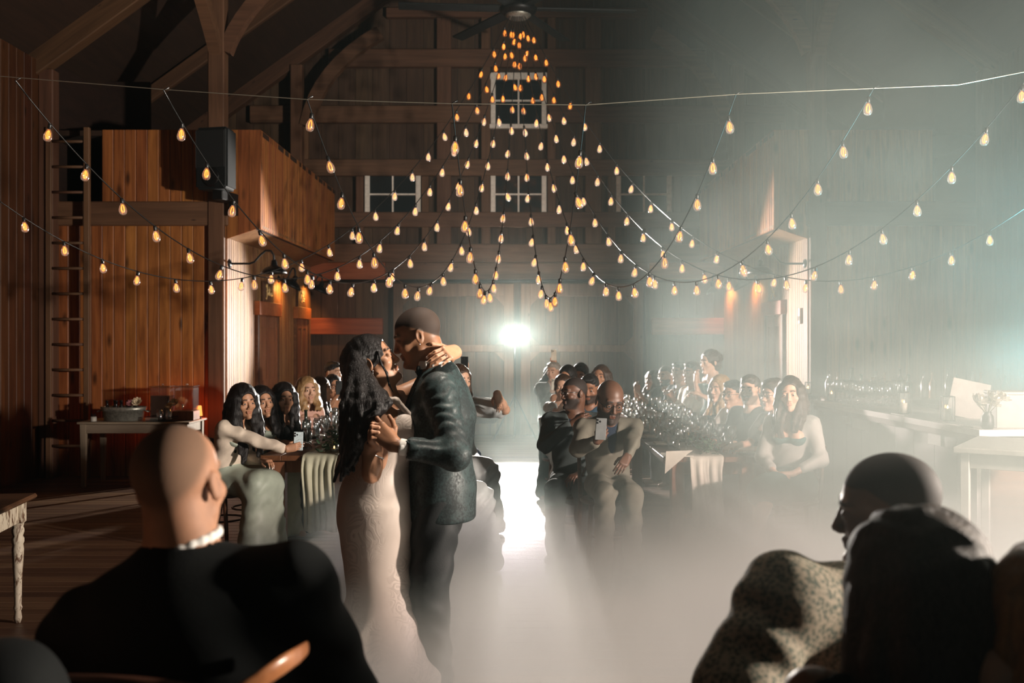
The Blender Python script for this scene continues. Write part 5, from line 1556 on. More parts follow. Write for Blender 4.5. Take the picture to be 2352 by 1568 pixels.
hj.ell(HQ(0, -0.02, 0.030), (0.104*sc_, 0.115*sc_, 0.104*sc_), R3, 0.02, wr=0.004, wf=110)
hj.ell(HQ(0, -0.03, -0.06), (0.125*sc_, 0.12*sc_, 0.11*sc_), R3, 0.06, wr=0.004, wf=110)
hr = random.Random(9)
for i in range(60):
    a = R(hr.uniform(20, 340))
    x, y = math.sin(a)*0.088, math.cos(a)*0.09-0.025
    zz = hr.uniform(-0.02, 0.055)
    p0 = HQ(x*0.9, min(y, 0.05)*0.9, zz)
    p1 = HQ(x*hr.uniform(1.25, 1.72), min(y, 0.04)*hr.uniform(1.1, 1.5)-0.01, -0.09)
    p2 = p1+V(x*0.75*hr.random(), -0.02+0.02*hr.random(), -hr.uniform(0.16, 0.42))
    pts = []; rs = []; ph = hr.uniform(0, 6.28)
    for t in range(9):
        s_ = t/8
        p = p0.lerp(p1, s_/0.4) if s_ < 0.4 else p1.lerp(p2, (s_-0.4)/0.6)
        p = p+V(math.sin(ph+s_*12), math.cos(ph+s_*11), 0)*0.014*s_
        pts.append(p); rs.append(0.030-0.016*s_)
    hj.chain(pts, rs, 0.016)
m3.add('hair', hj, 0.0075, hair_mat('dark_brown_hair', (0.070, 0.052, 0.042), 0.6, 0.25))
# ---- blonde woman cut by the right edge
hc = W(2425, 1440, 1.62)
m4 = Figure('blonde woman with wavy hair cut off by the edge of the picture', hc.x, 1.58, 18, 'fair', fem=True, seat=0.48, size=0.95, hs=1.06, group='guests in front of the camera')
m4.hpos = to_local(m4, hc); m4.H = head_frame(m4.hpos, 30, -5, 0)
m4.neck = to_local(m4, W(2440, 1600, 1.60))
m4.sh = {-1: to_local(m4, W(2300, 1560, 1.60)), 1: to_local(m4, W(2640, 1650, 1.7))}
m4.chest = m4.neck+V(0, -0.005, -0.18); m4.waist = V(0, 0, 0.74); m4.pel = V(0, 0, 0.58); m4.up = V(0, 0, 1)
m4.arm(-1, V(-0.15, 0.36, 0.76), pole=(0.9, -0.2, -0.4)); m4.arm(1, V(0.12, 0.36, 0.76), pole=(0.9, -0.2, -0.5))
m4.body(h=0.013, hf=0.005, fine_hands=False); m4.dress(CL['navy'], top=0.20, h=0.016); m4.hair(HAIR['blonde'], 'long', length=0.12, wave=0.02, vol=1.1, n=18)
# ---- dark shoulder cut by the left edge
hc = W(-170, 1350, 1.75)
m5 = Figure('guest in black whose shoulder fills the bottom corner beside the man in black', hc.x, 1.72, -10, 'fair', seat=0.50, size=0.98, hs=1.08, group='guests in front of the camera')
m5.hpos = to_local(m5, hc); m5.H = head_frame(m5.hpos, 10, 0, 0)
m5.neck = to_local(m5, W(-150, 1480, 1.73)); m5.sh = {1: to_local(m5, W(30, 1570, 1.73)), -1: to_local(m5, W(-330, 1540, 1.73))}
m5.chest = m5.neck+V(0, 0, -0.2); m5.waist = V(0, 0, 0.78); m5.pel = V(0, 0, 0.60); m5.up = V(0, 0, 1)
m5.arm(1, V(0.12, 0.38, 0.74), pole=(0.9, -0.3, -0.5)); m5.arm(-1, V(-0.12, 0.38, 0.74), pole=(0.9, -0.3, -0.5))
m5.body(h=0.015, hf=0.007, fine_hands=False); m5.jacket(CL['black']); m5.trousers(CL['black']); m5.hair(HAIR['black'], 'short')
# ================================================================ doors, signs, lamps on the side walls
def side_door(name, s, ya, yb, sign, sign_label):
    """a boarded door in the side wall x = s*3.6, between ya and yb"""
    e = empty(name, (s*XS, 0, 0), kind='structure')
    x0, x1 = (0.0, 0.035) if s < 0 else (-0.035, 0.0)
    zt = 2.03
    def bx(lo, hi, nm, m, par=e):
        return MB().box((min(lo[0], hi[0]), min(lo[1], hi[1]), lo[2]), (max(lo[0], hi[0]), max(lo[1], hi[1]), hi[2]), c=0.004).obj(nm, m, par)
    k = -s
    bx((0, ya+0.08, 0.01), (k*0.020, yb-0.08, zt), 'door_leaf', M['table_leg'])
    for y in (ya+0.08, (ya+yb)/2-0.05, yb-0.20): bx((k*0.02, y, 0.02), (k*0.034, y+0.12, zt-0.01), 'door_stile', M['table_leg'])
    for z in (0.05, 0.98, zt-0.16): bx((k*0.02, ya+0.2, z), (k*0.032, yb-0.2, z+0.14), 'door_rail', M['table_leg'])
    h = MB().tube([(k*0.03, ya+0.15, 0.98), (k*0.07, ya+0.15, 0.98), (k*0.075, ya+0.24, 0.98)], 0.010, 8)
    h.obj('door_handle', M['black'], e)
    for y in (ya, yb-0.09): bx((0, y, 0), (k*0.045, y+0.09, zt), 'door_casing', M['dark_wood'])
    bx((0, ya-0.02, zt), (k*0.075, yb+0.02, zt+0.19), 'door_lintel', M['beam_red'])
    # sign board standing on the lintel
    sg = empty('restroom_sign', (s*XS+k*0.012, (ya+yb)/2, zt+0.19), 0, sign_label, 'sign', 'signs over the restroom doors')
    bw = 0.30
    MB().box((min(0, k*0.022), -bw, 0.0), (max(0, k*0.022), bw, 0.30), c=0.004).obj('sign_board', M['dark_wood'], sg)
    gold = emit_free_gold
    pts = sign
    mb = MB()
    for st in pts:                # strokes drawn as (across, up) in metres; across runs to the reader's right
        q = [((k*0.026), (1 if s < 0 else -1)*(a-0.20)*1.0, z) for a, z in st]
        mb.tube(q, 0.0075, 5)
    if pts: mb.obj('lettering', gold, sg)
    return e
emit_free_gold = plain('gold_script_paint', (0.85, 0.62, 0.28), 0.35, 0.3)
def script(text, x0=0.0, z0=0.09, h=0.10):
    """joined handwriting as strokes"""
    S = {
        'F': [[(0.02, -0.03), (0.05, -0.05), (0.08, 0.0), (0.10, 0.14), (0.07, 0.17), (0.04, 0.14), (0.06, 0.11)], [(0.05, 0.16), (0.10, 0.155), (0.15, 0.17)], [(0.06, 0.07), (0.13, 0.075)]],
        'C': [[(0.13, 0.13), (0.10, 0.17), (0.05, 0.14), (0.03, 0.06), (0.05, 0.0), (0.10, -0.01), (0.14, 0.03)]],
        'i': [[(0.0, 0.02), (0.02, 0.06), (0.022, 0.01), (0.04, 0.02)], [(0.022, 0.085), (0.024, 0.092)]],
        'l': [[(0.0, 0.02), (0.03, 0.11), (0.022, 0.135), (0.012, 0.10), (0.018, 0.01), (0.04, 0.02)]],
        'e': [[(0.0, 0.02), (0.03, 0.04), (0.025, 0.065), (0.008, 0.045), (0.018, 0.005), (0.045, 0.02)]],
        'o': [[(0.02, 0.06), (0.0, 0.03), (0.02, 0.0), (0.04, 0.03), (0.02, 0.06), (0.05, 0.055)]],
        't': [[(0.02, 0.12), (0.018, 0.01), (0.04, 0.02)], [(0.0, 0.085), (0.045, 0.088)]],
        's': [[(0.0, 0.02), (0.025, 0.065), (0.03, 0.02), (0.008, 0.0), (0.045, 0.02)]],
    }
    wd = {'F': 0.13, 'C': 0.13, 'i': 0.042, 'l': 0.040, 'e': 0.045, 'o': 0.05, 't': 0.045, 's': 0.05}
    out = []; x = x0
    for ch in text:
        out += [[(x+a, z0+z) for a, z in st] for st in S[ch]]
        x += wd[ch]
    return out
side_door('door_3', -1, 13.66, 14.90, script('Fillies', 0.02), 'dark wooden sign lettered Fillies in gold script over a red door lintel')
side_door('door_4', -1, 16.02, 17.02, script('Colts', 0.03), 'dark wooden sign lettered Colts in faint gold script near the gable wall')
flo = [[(0.10, 0.05), (0.16, 0.12), (0.13, 0.22), (0.18, 0.24), (0.20, 0.14), (0.25, 0.08)], [(0.22, 0.24), (0.27, 0.17), (0.24, 0.10), (0.30, 0.06)]]
side_door('door_5', 1, 13.35, 14.35, flo, 'grey sign board with a pale scroll over the smoke-veiled door')
# small wall box by the corner on the right
tb = empty('thermostat', (XS-0.001, 12.62, 1.99), 0, 'small pale control box on the smoke-veiled plank wall', 'control box')
MB().box((-0.03, -0.05, -0.10), (0, 0.05, 0.10), c=0.006).obj('box', plain('grey_box', (0.3, 0.27, 0.24), 0.5), tb)
MB().box((-0.034, -0.03, -0.06), (-0.029, 0.03, 0.0), c=0.002).obj('button_panel', M['black_plastic'], tb)
# ---- gooseneck barn lamps
M['warm_bulb'] = emit('warm_lamp', (1.0, 0.55, 0.20), 25)
M['warm_bulb'].cycles.emission_sampling = 'NONE'
shade_in = plain('shade_enamel', (0.55, 0.5, 0.42), 0.4)
def gooseneck(s, y, z, reach, label, tilt=0.0, power=22, rad=0.165):
    k = -s
    e = empty('gooseneck_lamp', (s*XS, y, z), 0, label, 'wall lamp', 'gooseneck barn lamps')
    MB().lathe([(0.0001, 0.03), (0.03, 0.028), (0.055, 0.012), (0.058, 0.0)], 16, TR(0, 0, 0, ry=R(90*k))).obj('wall_plate', M['black'], e)
    pts = [(0, 0, 0), (reach*0.45, 0, 0.0), (reach*0.56, 0, 0.02), (reach*0.70, 0, 0.11), (reach*0.82, 0, 0.165), (reach*0.93, 0, 0.16), (reach*0.99, 0, 0.11), (reach, 0, 0.03)]
    sm_ = []
    for i in range(len(pts)-1):
        for t in (0, .33, .67): sm_.append(Vector(pts[i]).lerp(Vector(pts[i+1]), t))
    sm_.append(Vector(pts[-1]))
    MB().tube([(k*p[0], p[1], p[2]) for p in sm_], 0.013, 8).obj('gooseneck_arm', M['black'], e)
    T = TR(k*reach, 0, 0.03, 0, k*tilt, 0)
    prof = [(0.022, 0.02), (0.035, 0.0), (0.042, -0.05), (0.06, -0.065), (0.11, -0.085), (0.15, -0.12), (rad, -0.155)]
    MB().lathe(prof+[(rad-0.006, -0.155), (0.145, -0.118), (0.10, -0.082), (0.05, -0.06), (0.0001, -0.055)], 24, T).obj('lamp_shade', M['black'], e)
    MB().lathe([(0.0001, -0.05), (0.018, -0.06), (0.032, -0.10), (0.028, -0.125), (0.0001, -0.14)], 12, T).obj('bulb', M['warm_bulb'], e)
    p = e.matrix_basis @ (T @ Vector((0, 0, -0.165)))
    d = (T.to_3x3() @ Vector((0, 0, -1)))
    lamp('barn_lamp_light', 'SPOT', p, power, (1.0, 0.42, 0.10), target=p+d+Vector((s*0.45, 0, 0)), spot_size=R(150), spot_blend=0.5, shadow_soft_size=0.04)
    return e
gooseneck(-1, 12.44, 2.64, 0.56, 'black gooseneck barn lamp at the corner of the bright plank wall')
gooseneck(-1, 15.0, 2.60, 0.26, 'black barn lamp between the two lettered restroom signs', 0.5)
gooseneck(-1, 16.85, 2.62, 0.30, 'small black barn lamp closest to the left end of the gable wall', 0.4, 30)
gooseneck(1, 12.44, 2.64, 0.56, 'black gooseneck barn lamp veiled by smoke over the grey sign')
gooseneck(1, 15.0, 2.60, 0.26, 'barn lamp hidden in smoke behind the bigger gooseneck lamp', 0.5)
gooseneck(1, 16.85, 2.62, 0.30, 'small barn lamp at the smoky right end of the gable wall', 0.4, 34)
# ---- loudspeaker on the post
sp = empty('loudspeaker', W(499, 367, 11.86), R(-14), 'black loudspeaker fixed high on the timber post', 'loudspeaker')
pr = [(-0.215, -0.15), (0.215, -0.15), (0.16, 0.17), (-0.16, 0.17)]
mb = MB()
v = [(x, y, z) for z in (-0.365, 0.365) for x, y in pr]
mb.add(v, [(3, 2, 1, 0), (4, 5, 6, 7), (0, 1, 5, 4), (1, 2, 6, 5), (2, 3, 7, 6), (3, 0, 4, 7)])
me = mb.mesh('cabinet', M['black_plastic'])
bm = bmesh.new(); bm.from_mesh(me); bmesh.ops.bevel(bm, geom=list(bm.edges), offset=0.03, segments=3, affect='EDGES'); bm.to_mesh(me); bm.free()
link('cabinet', me, None, sp)
MB().box((-0.19, -0.158, -0.12), (0.19, -0.148, 0.33), c=0.01).obj('grille', plain('speaker_grille', (0.006, 0.007, 0.008), 0.7, bump=0.5, bscale=300), sp)
MB().lathe([(0.12, 0.0), (0.10, -0.008), (0.05, -0.004), (0.0001, -0.004)], 20, TR(0, -0.152, -0.22, rx=R(-90))).obj('horn', M['black'], sp)
MB().box((-0.07, 0.0, -0.47), (0.07, 0.36, -0.36), c=0.01).box((-0.05, 0.34, -0.62), (0.05, 0.41, -0.36), c=0.008).obj('bracket', M['black'], sp)
# ---- ladder to the loft
ld = empty('loft_ladder', (0, 0, 0), 0, 'tall wooden ladder standing against the plank wall to the dark loft', 'ladder')
yl = 12.14
for px in (112, 199):
    x = (px-1188)*yl/FPX
    MB().box((x-0.036, yl-0.02, 0.0), (x+0.036, yl+0.04, 4.28), c=0.008).obj('stile', M['beam_z'], ld)
rm = MB().tube([((116-1188)*yl/FPX, 0, 0), ((196-1188)*yl/FPX, 0, 0)], 0.017, 8).mesh('rung', M['beam_x'])
for k in range(13):
    link('rung', rm, None, ld, (0, yl+0.01, CAMZ+(778-1024+k*58.3)*yl/FPX))
# ---- ceiling fan
fn = empty('ceiling_fan', (0.01, 13.0, 5.98), R(4), 'large dark ceiling fan the bulb strings hang from', 'ceiling fan')
MB().lathe([(0.0001, -0.06), (0.16, -0.06), (0.235, -0.02), (0.245, 0.03), (0.20, 0.09), (0.08, 0.12), (0.06, 0.22), (0.0001, 0.22)], 28).obj('motor', M['black'], fn)
MB().lathe([(0.0001, -0.10), (0.12, -0.10), (0.17, -0.06), (0.17, -0.05)], 24).obj('hub_cap', M['zinc'], fn)
MB().tube([(0, 0, 0.2), (0, 0, 3.2)], 0.025, 10).obj('down_rod', M['black'], fn)
bl = MB().box((0.24, -0.085, -0.012), (1.55, 0.085, 0.012), TR(rx=R(9)), c=0.004).mesh('fan_blade', M['black_plastic'])
for k in range(6): link('fan_blade', bl, None, fn, (0, 0, 0.03), (0, 0, R(60*k)))
# ---- flash on its stand at the end of the aisle
fs = empty('photo_flash', (FLASH.x, FLASH.y+0.1, 0), 0, 'bright flash head on a black stand at the end of the aisle', 'flash')
fh = MB().lathe([(0.05, 0.16), (0.062, 0.06), (0.085, 0.02), (0.165, -0.05), (0.168, -0.058), (0.158, -0.058), (0.08, 0.015), (0.0001, 0.03)], 24, TR(0, -0.04, FLASH.z, rx=R(-90), s=1.0) @ Matrix.Scale(-1, 4, (0, 0, 1)))
fh.obj('flash_head', M['black'], fs)
M['flash_glow'] = emit('flash_tube', (1.0, 0.96, 0.90), 220)
M['flash_glow'].cycles.emission_sampling = 'NONE'
MB().lathe([(0.0001, 0.014), (0.055, 0.010), (0.098, 0.0), (0.0001, 0.0)], 24, TR(0, -0.10, FLASH.z, rx=R(90)) @ Matrix.Scale(1.55, 4)).obj('flash_lens', M['flash_glow'], fs)
MB().tube([(0, 0, FLASH.z-0.05), (0, 0, 0.55)], 0.013, 8).obj('stand_pole', M['black'], fs)
for a in (90, 210, 330): MB().tube([(0, 0, 0.75), (0.42*math.cos(R(a)), 0.42*math.sin(R(a)), 0.012)], 0.011, 6).obj('stand_leg', M['black'], fs)
# ================================================================ strings of bulbs from the fan to a wire over the room
M['cord'] = plain('black_cord', (0.012, 0.012, 0.012), 0.35)
M['wire'] = plain('steel_wire', (0.5, 0.45, 0.36), 0.3, 0.8)
M['filament'] = emit('filament', (1.0, 0.24, 0.03), 4.5)
M['filament'].cycles.emission_sampling = 'NONE'
YW = 7.0
wire_pts = [V(-5.83, YW, 3.86)]
for px, py in ((0, 175), (370, 205), (700, 228), (1040, 238), (1345, 241), (1700, 216), (2200, 195)):
    wire_pts.append(W(px, py, YW))
wire_pts.append(V(5.83, YW, 4.02))
wo = MB().tube(wire_pts, 0.0035, 5).obj('support_wire', M['wire'])
tag(wo, 'thin steel wire stretched across the room holding the bulb strings', 'wire')
sock = MB().lathe([(0.0001, 0.0), (0.013, 0.0), (0.0145, -0.008), (0.0145, -0.034), (0.011, -0.040), (0.0001, -0.040)], 10).mesh('socket', M['cord'])
gl = MB().lathe([(0.010, -0.036), (0.014, -0.046), (0.024, -0.066), (0.030, -0.086), (0.031, -0.102), (0.026, -0.120), (0.014, -0.130), (0.0001, -0.132)], 12).mesh('bulb', M['bulb_glass'])
fb = MB()
for k in range(4):
    a = PI/2*k
    fb.tube([(0.004*math.cos(a), 0.004*math.sin(a), -0.050), (0.013*math.cos(a), 0.013*math.sin(a), -0.070), (0.015*math.cos(a), 0.015*math.sin(a), -0.092), (0.006*math.cos(a), 0.006*math.sin(a), -0.112)], [0.0022, 0.0030, 0.0030, 0.002], 5)
fil = fb.mesh('filament', M['filament'])
def bulb_string(label, B, sag, kn, spacing=0.372, seed=0):
    rr = random.Random(seed)
    A = V(0.0+0.10*(B.x/6), 12.85, 5.86)
    e = empty('string_lights', A, 0, label, 'string lights', 'strings of filament bulbs')
    N = 120
    pts = []
    for i in range(N+1):
        t = i/N
        p = A.lerp(B, t); p.z -= 4*sag*t*(1-t)
        pts.append(p)
    if kn:                         # the cord makes a short slack loop before the wire
        pts.append(B+V(0.04, 0, 0.02))
    MB().tube([p-A for p in pts[::2]+[pts[-1]]], 0.0052, 5).obj('cord', M['cord'], e)
    acc = 0.0; nxt = 0.14+0.30*rr.random()
    for i in range(N):
        L = (pts[i+1]-pts[i]).length
        while acc+L >= nxt:
            p = pts[i].lerp(pts[i+1], (nxt-acc)/L)-A
            rx, ry, rz = rr.gauss(0, 0.10), rr.gauss(0, 0.13), rr.uniform(0, PI)
            s = link('socket', sock, None, e, p, (rx, ry, rz))
            g = link('bulb', gl, None, e, p, (rx, ry, rz))
            link('filament', fil, None, g)
            nxt += spacing*rr.uniform(0.94, 1.06)
        acc += L
    return e
S_ = 'filament bulb string sagging from the fan to '
bulb_string(S_+'the left wall over the ladder', V(-5.8, 7.0, 5.0), 3.15, False, seed=1)
bulb_string(S_+'the wire end at the dark left corner', W(35, 185, YW), 2.28, True, seed=2)
bulb_string(S_+'the wire near the loudspeaker', W(375, 207, YW), 2.28, True, seed=3)
bulb_string(S_+'the wire over the lettered restroom signs', W(705, 227, YW), 2.28, True, seed=4)
bulb_string(S_+'the wire left of the upper window', W(1038, 237, YW), 2.30, True, seed=5)
bulb_string(S_+'the wire right of the upper window', W(1345, 240, YW), 2.36, True, seed=6)
bulb_string(S_+'the wire over the grey smoky sign', W(1690, 216, YW), 2.30, True, seed=7)
bulb_string(S_+'the wire above the bar glasses', W(2006, 203, YW), 2.28, True, seed=8)
bulb_string(S_+'the wire at the smoky right edge', W(2352, 190, YW), 2.28, True, seed=9)
bulb_string(S_+'the right wall through the teal smoke', V(5.8, 7.0, 5.0), 3.15, False, seed=10)
# ================================================================ long banquet tables and what is on them
def long_table(x0, x1, y0, y1, label, z=0.76):
    e = empty('banquet_table', ((x0+x1)/2, (y0+y1)/2, 0), 0, label, 'table', 'long banquet tables')
    hx, hy = (x1-x0)/2, (y1-y0)/2
    n = 5; w_ = 2*hx/n
    pm = MB().box((-w_/2+0.001, -hy, z-0.042), (w_/2-0.001, hy, z), c=0.003).mesh('plank', M['table_top'])
    for k in range(n): link('plank', pm, None, e, (-hx+(k+0.5)*w_, 0, random.uniform(-0.0008, 0.0008)))
    lm = MB().box((-0.052, -0.052, 0.0), (0.052, 0.052, z-0.042), c=0.006).mesh('leg', M['table_leg'])
    for sx in (-1, 1):
        for yy in (-hy+0.12, 0, hy-0.12): link('leg', lm, None, e, (sx*(hx-0.13), yy, 0))
        MB().box((sx*(hx-0.13)-0.014, -hy+0.17, z-0.15), (sx*(hx-0.13)+0.014, hy-0.17, z-0.042), c=0.003).obj('apron', M['table_top'], e)
    for sy in (-1, 1):
        MB().box((-hx+0.18, sy*(hy-0.12)-0.014, z-0.15), (hx-0.18, sy*(hy-0.12)+0.014, z-0.042), c=0.003).obj('apron', M['table_leg'], e)
    return e
LT = (-2.07, -1.24, 8.02, 13.4)
RT = (1.16, 1.98, 7.92, 13.5)
long_table(*LT, 'long wooden table with a sage runner on the left of the aisle')
long_table(*RT, 'long wooden table with cream runner on the right of the aisle')
def runner(name, label, cx, wd, y0, y1, zt, drop, m, pleat=0.018, freq=5.0, split=None, seed=1):
    """cloth lying along the table and hanging over its near end in soft folds"""
    rr = random.Random(seed)
    nu = 36
    prof = [(y1, zt+0.004), (y0+0.4, zt+0.004), (y0+0.12, zt+0.005), (y0+0.02, zt+0.006), (y0-0.012, zt-0.002), (y0-0.022, zt-0.03)]
    nz = 14
    for k in range(1, nz+1): prof.append((y0-0.024-0.01*k/nz, zt-0.03-(drop-0.03)*k/nz))
    v = []; f = []
    for j, (y, z) in enumerate(prof):
        h = max(0.0, min(1.0, (zt-z)/0.10))
        for i in range(nu+1):
            u = i/nu-0.5
            gath = 1.0-0.10*h*(1-abs((zt-z)/drop-0.5))
            fold = math.sin(u*freq*2*PI+0.6*math.sin(u*9))*pleat*h+(0.010*math.sin(u*23+z*5)*h)
            sag_ = 0.012*math.sin(u*9+1)*h
            v.append((cx+u*wd*gath+0.01*math.sin(z*7)*h, y-abs(fold)*1.2-0.004*h, z+sag_*((zt-z)/drop)))
    for j in range(len(prof)-1):
        for i in range(nu):
            f.append((j*(nu+1)+i, j*(nu+1)+i+1, (j+1)*(nu+1)+i+1, (j+1)*(nu+1)+i))
    mb = MB(); mb.add(v, f, None, True)
    o = mb.obj(name, m)
    sd = o.modifiers.new('thickness', 'SOLIDIFY'); sd.thickness = 0.003; sd.offset = 1
    return tag(o, label, 'table runner', 'table runners')
runner('table_runner', 'sage green runner hanging in folds over the end of the left table', -1.585, 0.285, LT[2], LT[3]-0.2, 0.762, 0.60, CL['linen'], 0.026, 2.5)
runner('table_runner', 'cream runner hanging in two flat panels over the end of the right table', 1.505, 0.27, RT[2], RT[3]-0.2, 0.762, 0.55, CL['napkin'], 0.010, 1.0)
# napkin hanging over the corner of the right table: a folded triangle
nk = MB()
P_ = [W(1530, 1036, 7.89), W(1592, 1034, 7.89), W(1580, 1042, 7.885), W(1527, 1088, 7.88)]
v = []
for k, p in enumerate(P_): v += [p, p+V(0, 0.006, 0)]
nk.add(v, [(0, 2, 4, 6), (7, 5, 3, 1), (0, 1, 3, 2), (2, 3, 5, 4), (4, 5, 7, 6), (6, 7, 1, 0)])
nk.box((1.165, 7.90, 0.763), (1.40, 8.10, 0.775), c=0.003)
tag(nk.obj('napkin', CL['napkin']), 'cream napkin folded to a point over the corner of the right table', 'napkin', 'napkins on the tables')
# ---- glassware
wine = MB().lathe([(0.0001, 0.0), (0.034, 0.0), (0.034, 0.003), (0.006, 0.008), (0.004, 0.02), (0.004, 0.085), (0.010, 0.093), (0.030, 0.115), (0.039, 0.145), (0.038, 0.175), (0.033, 0.205), (0.0322, 0.205), (0.037, 0.175), (0.038, 0.145), (0.029, 0.117), (0.0001, 0.097)], 14).mesh('wine_glass', M['glass'])
flute = MB().lathe([(0.0001, 0.0), (0.030, 0.0), (0.030, 0.003), (0.005, 0.008), (0.0035, 0.02), (0.0035, 0.075), (0.012, 0.095), (0.022, 0.14), (0.024, 0.18), (0.021, 0.225), (0.020, 0.225), (0.023, 0.18), (0.021, 0.14), (0.0001, 0.09)], 14).mesh('champagne_flute', M['glass'])
tumb = MB().lathe([(0.0001, 0.0), (0.030, 0.0), (0.033, 0.004), (0.037, 0.11), (0.0362, 0.11), (0.032, 0.010), (0.0001, 0.008)], 14).mesh('water_glass', M['glass'])
water = MB().lathe([(0.0001, 0.011), (0.031, 0.011), (0.0345, 0.075), (0.0001, 0.075)], 14).mesh('water', M['glass'])
KIND = {'wine_glass': wine, 'champagne_flute': flute, 'water_glass': tumb}
def glassware(kind, p, label, group):
    o = link(kind, KIND[kind], None, None, p, (0, 0, random.uniform(0, 6)))
    k = random.uniform(0.94, 1.08); o.scale = (k, k, k)
    if kind == 'water_glass': link('water', water, None, o)
    return tag(o, label, 'glass', group)
rr = random.Random(3)
for side, (x0, x1, y0, y1), txt in ((-1, LT, 'left'), (1, RT, 'right')):
    rows = 13
    for k in range(rows):
        y = y0+0.42+k*0.40
        for s in (-1, 1):
            cx = (x0+x1)/2+s*0.215
            if side < 0 and k == 0 and s < 0: continue
            glassware('wine_glass', (cx+rr.uniform(-.02, .02), y+rr.uniform(-.03, .03), 0.762), 'clear stemmed wine glass in the rows on the %s table' % txt, 'wine glasses on the %s table' % txt)
            glassware('champagne_flute' if k % 2 else 'wine_glass', (cx-s*0.075, y+0.09+rr.uniform(-.02, .02), 0.762), 'clear glass set close to the runner on the %s table' % txt, 'glasses beside the runner on the %s table' % txt)
            glassware('water_glass', (cx+s*0.03, y+0.19+rr.uniform(-.02, .02), 0.762), 'short water glass between the wine glasses on the %s table' % txt, 'water glasses on the %s table' % txt)
# plates with folded napkins
plate = MB().lathe([(0.0001, 0.0), (0.075, 0.0), (0.085, 0.004), (0.128, 0.016), (0.130, 0.019), (0.084, 0.010), (0.0001, 0.008)], 28).mesh('plate', plain('white_china', (0.66, 0.64, 0.58), 0.25))
nap = MB().box((-0.05, -0.09, 0.012), (0.05, 0.09, 0.026), c=0.004).mesh('folded_napkin', CL['napkin'])
for (x0, x1, y0, y1), txt in ((LT, 'left'), (RT, 'right')):
    for k in range(6):
        for s in (-1, 1):
            if txt == 'left' and k == 0 and s < 0: continue
            p = ((x0+x1)/2+s*0.31, y0+0.24+k*0.62, 0.762)
            if txt == 'right' and k == 0 and s < 0: continue
            tag(link('plate', plate, None, None, p), 'white dinner plate laid for a guest on the %s table' % txt, 'plate', 'plates on the %s table' % txt)
            tag(link('napkin', nap, None, None, (p[0], p[1], 0.7625), (0, 0, 0)), 'folded cream napkin lying on a dinner plate of the %s table' % txt, 'napkin', 'folded napkins on the plates of the %s table' % txt)
# greenery laid along the runners
M['leaf'] = plain('dark_green_leaf', (0.035, 0.075, 0.035), 0.5, 0, 0.4, 0.4, 12)
M['stem'] = plain('stem', (0.06, 0.05, 0.025), 0.7)
def garland(label, cx, y0, y1, seed, ztop=0.10):
    rr = random.Random(seed)
    e = empty('garland', (cx, y0, 0.768), 0, label, 'garland', 'greenery on the tables')
    L = y1-y0
    pts = [(0.05*math.sin(k*1.3), L*k/16, 0.02) for k in range(17)]
    MB().tube(pts, 0.006, 5).obj('stem', M['stem'], e)
    mb = MB()
    for i in range(int(L*150)):
        y = rr.uniform(-0.06, L); c = Vector((0.05*math.sin(y/L*16*1.3)+rr.gauss(0, 0.045), y, rr.uniform(0.008, ztop)))
        d = Vector((rr.gauss(0, 1), rr.gauss(0, 1), rr.gauss(0.1, 0.5))).normalized()
        n = Vector((rr.gauss(0, 1), rr.gauss(0, 1), rr.gauss(0.8, 0.6)))
        w_ = d.cross(n).normalized(); l = rr.uniform(0.035, 0.07)
        nn = w_.cross(d)*0.006
        mb.add([c, c+d*l*0.35+w_*l*0.2+nn, c+d*l*0.75+w_*l*0.15, c+d*l, c+d*l*0.75-w_*l*0.15, c+d*l*0.35-w_*l*0.2+nn], [(0, 1, 2, 3), (0, 3, 4, 5)])
    o = mb.obj('leaves', M['leaf'], e); o['kind'] = 'stuff'
    return e
garland('dark green leaf garland lying on the sage runner of the left table', -1.57, LT[2]+0.06, LT[3]-0.5, 4, 0.13)
garland('dark green leaf garland lying on the cream runner of the right table', 1.52, RT[2]+0.05, RT[3]-0.5, 5)
# candles: votives and hurricane glasses
M['wax'] = plain('candle_wax', (0.72, 0.64, 0.50), 0.5)
M['flame'] = emit('flame', (1.0, 0.50, 0.15), 14); M['flame'].cycles.emission_sampling = 'NONE'
def candle(kind, p, label, group):
    e = empty('candle_glass', p, 0, label, 'candle', group)
    r, h = (0.034, 0.065) if kind == 'votive' else (0.05, 0.20)
    MB().lathe([(0.0001, 0.0), (r*0.8, 0.0), (r, 0.006), (r*1.05, h), (r*1.02, h), (r*0.95, 0.010), (0.0001, 0.008)], 16).obj('glass_holder', M['glass'], e)
    MB().lathe([(0.0001, 0.009), (r*0.7, 0.009), (r*0.7, h*0.5), (0.0001, h*0.5)], 14).obj('wax', M['wax'], e)
    MB().lathe([(0.0001, h*0.5), (0.006, h*0.5+0.008), (0.004, h*0.5+0.018), (0.0001, h*0.5+0.026)], 8).obj('flame', M['flame'], e)
    return e
candle('votive', W(757, 1034, 8.2)+V(0, 0.05, 0)*0+V(0, 0, 0), 'small votive candle in glass among the leaves at the end of the left table', 'candles on the tables').location = (-1.50, 8.16, 0.768)
candle('hurricane', (-1.47, 8.62, 0.768), 'tall hurricane candle glass behind the votive on the left table', 'candles on the tables')
for k in range(5):
    for cx, txt in ((-1.57, 'left'), (1.52, 'right')):
        candle('votive', (cx+0.08*(-1)**k, 9.3+0.8*k, 0.768), 'small votive candle in the greenery of the %s table' % txt, 'votives along the %s table' % txt)
tl = MB().lathe([(0.0001, 0.0), (0.036, 0.0), (0.037, 0.01), (0.037, 0.17), (0.014, 0.22), (0.0135, 0.29), (0.016, 0.292), (0.016, 0.30), (0.0001, 0.30)], 16)
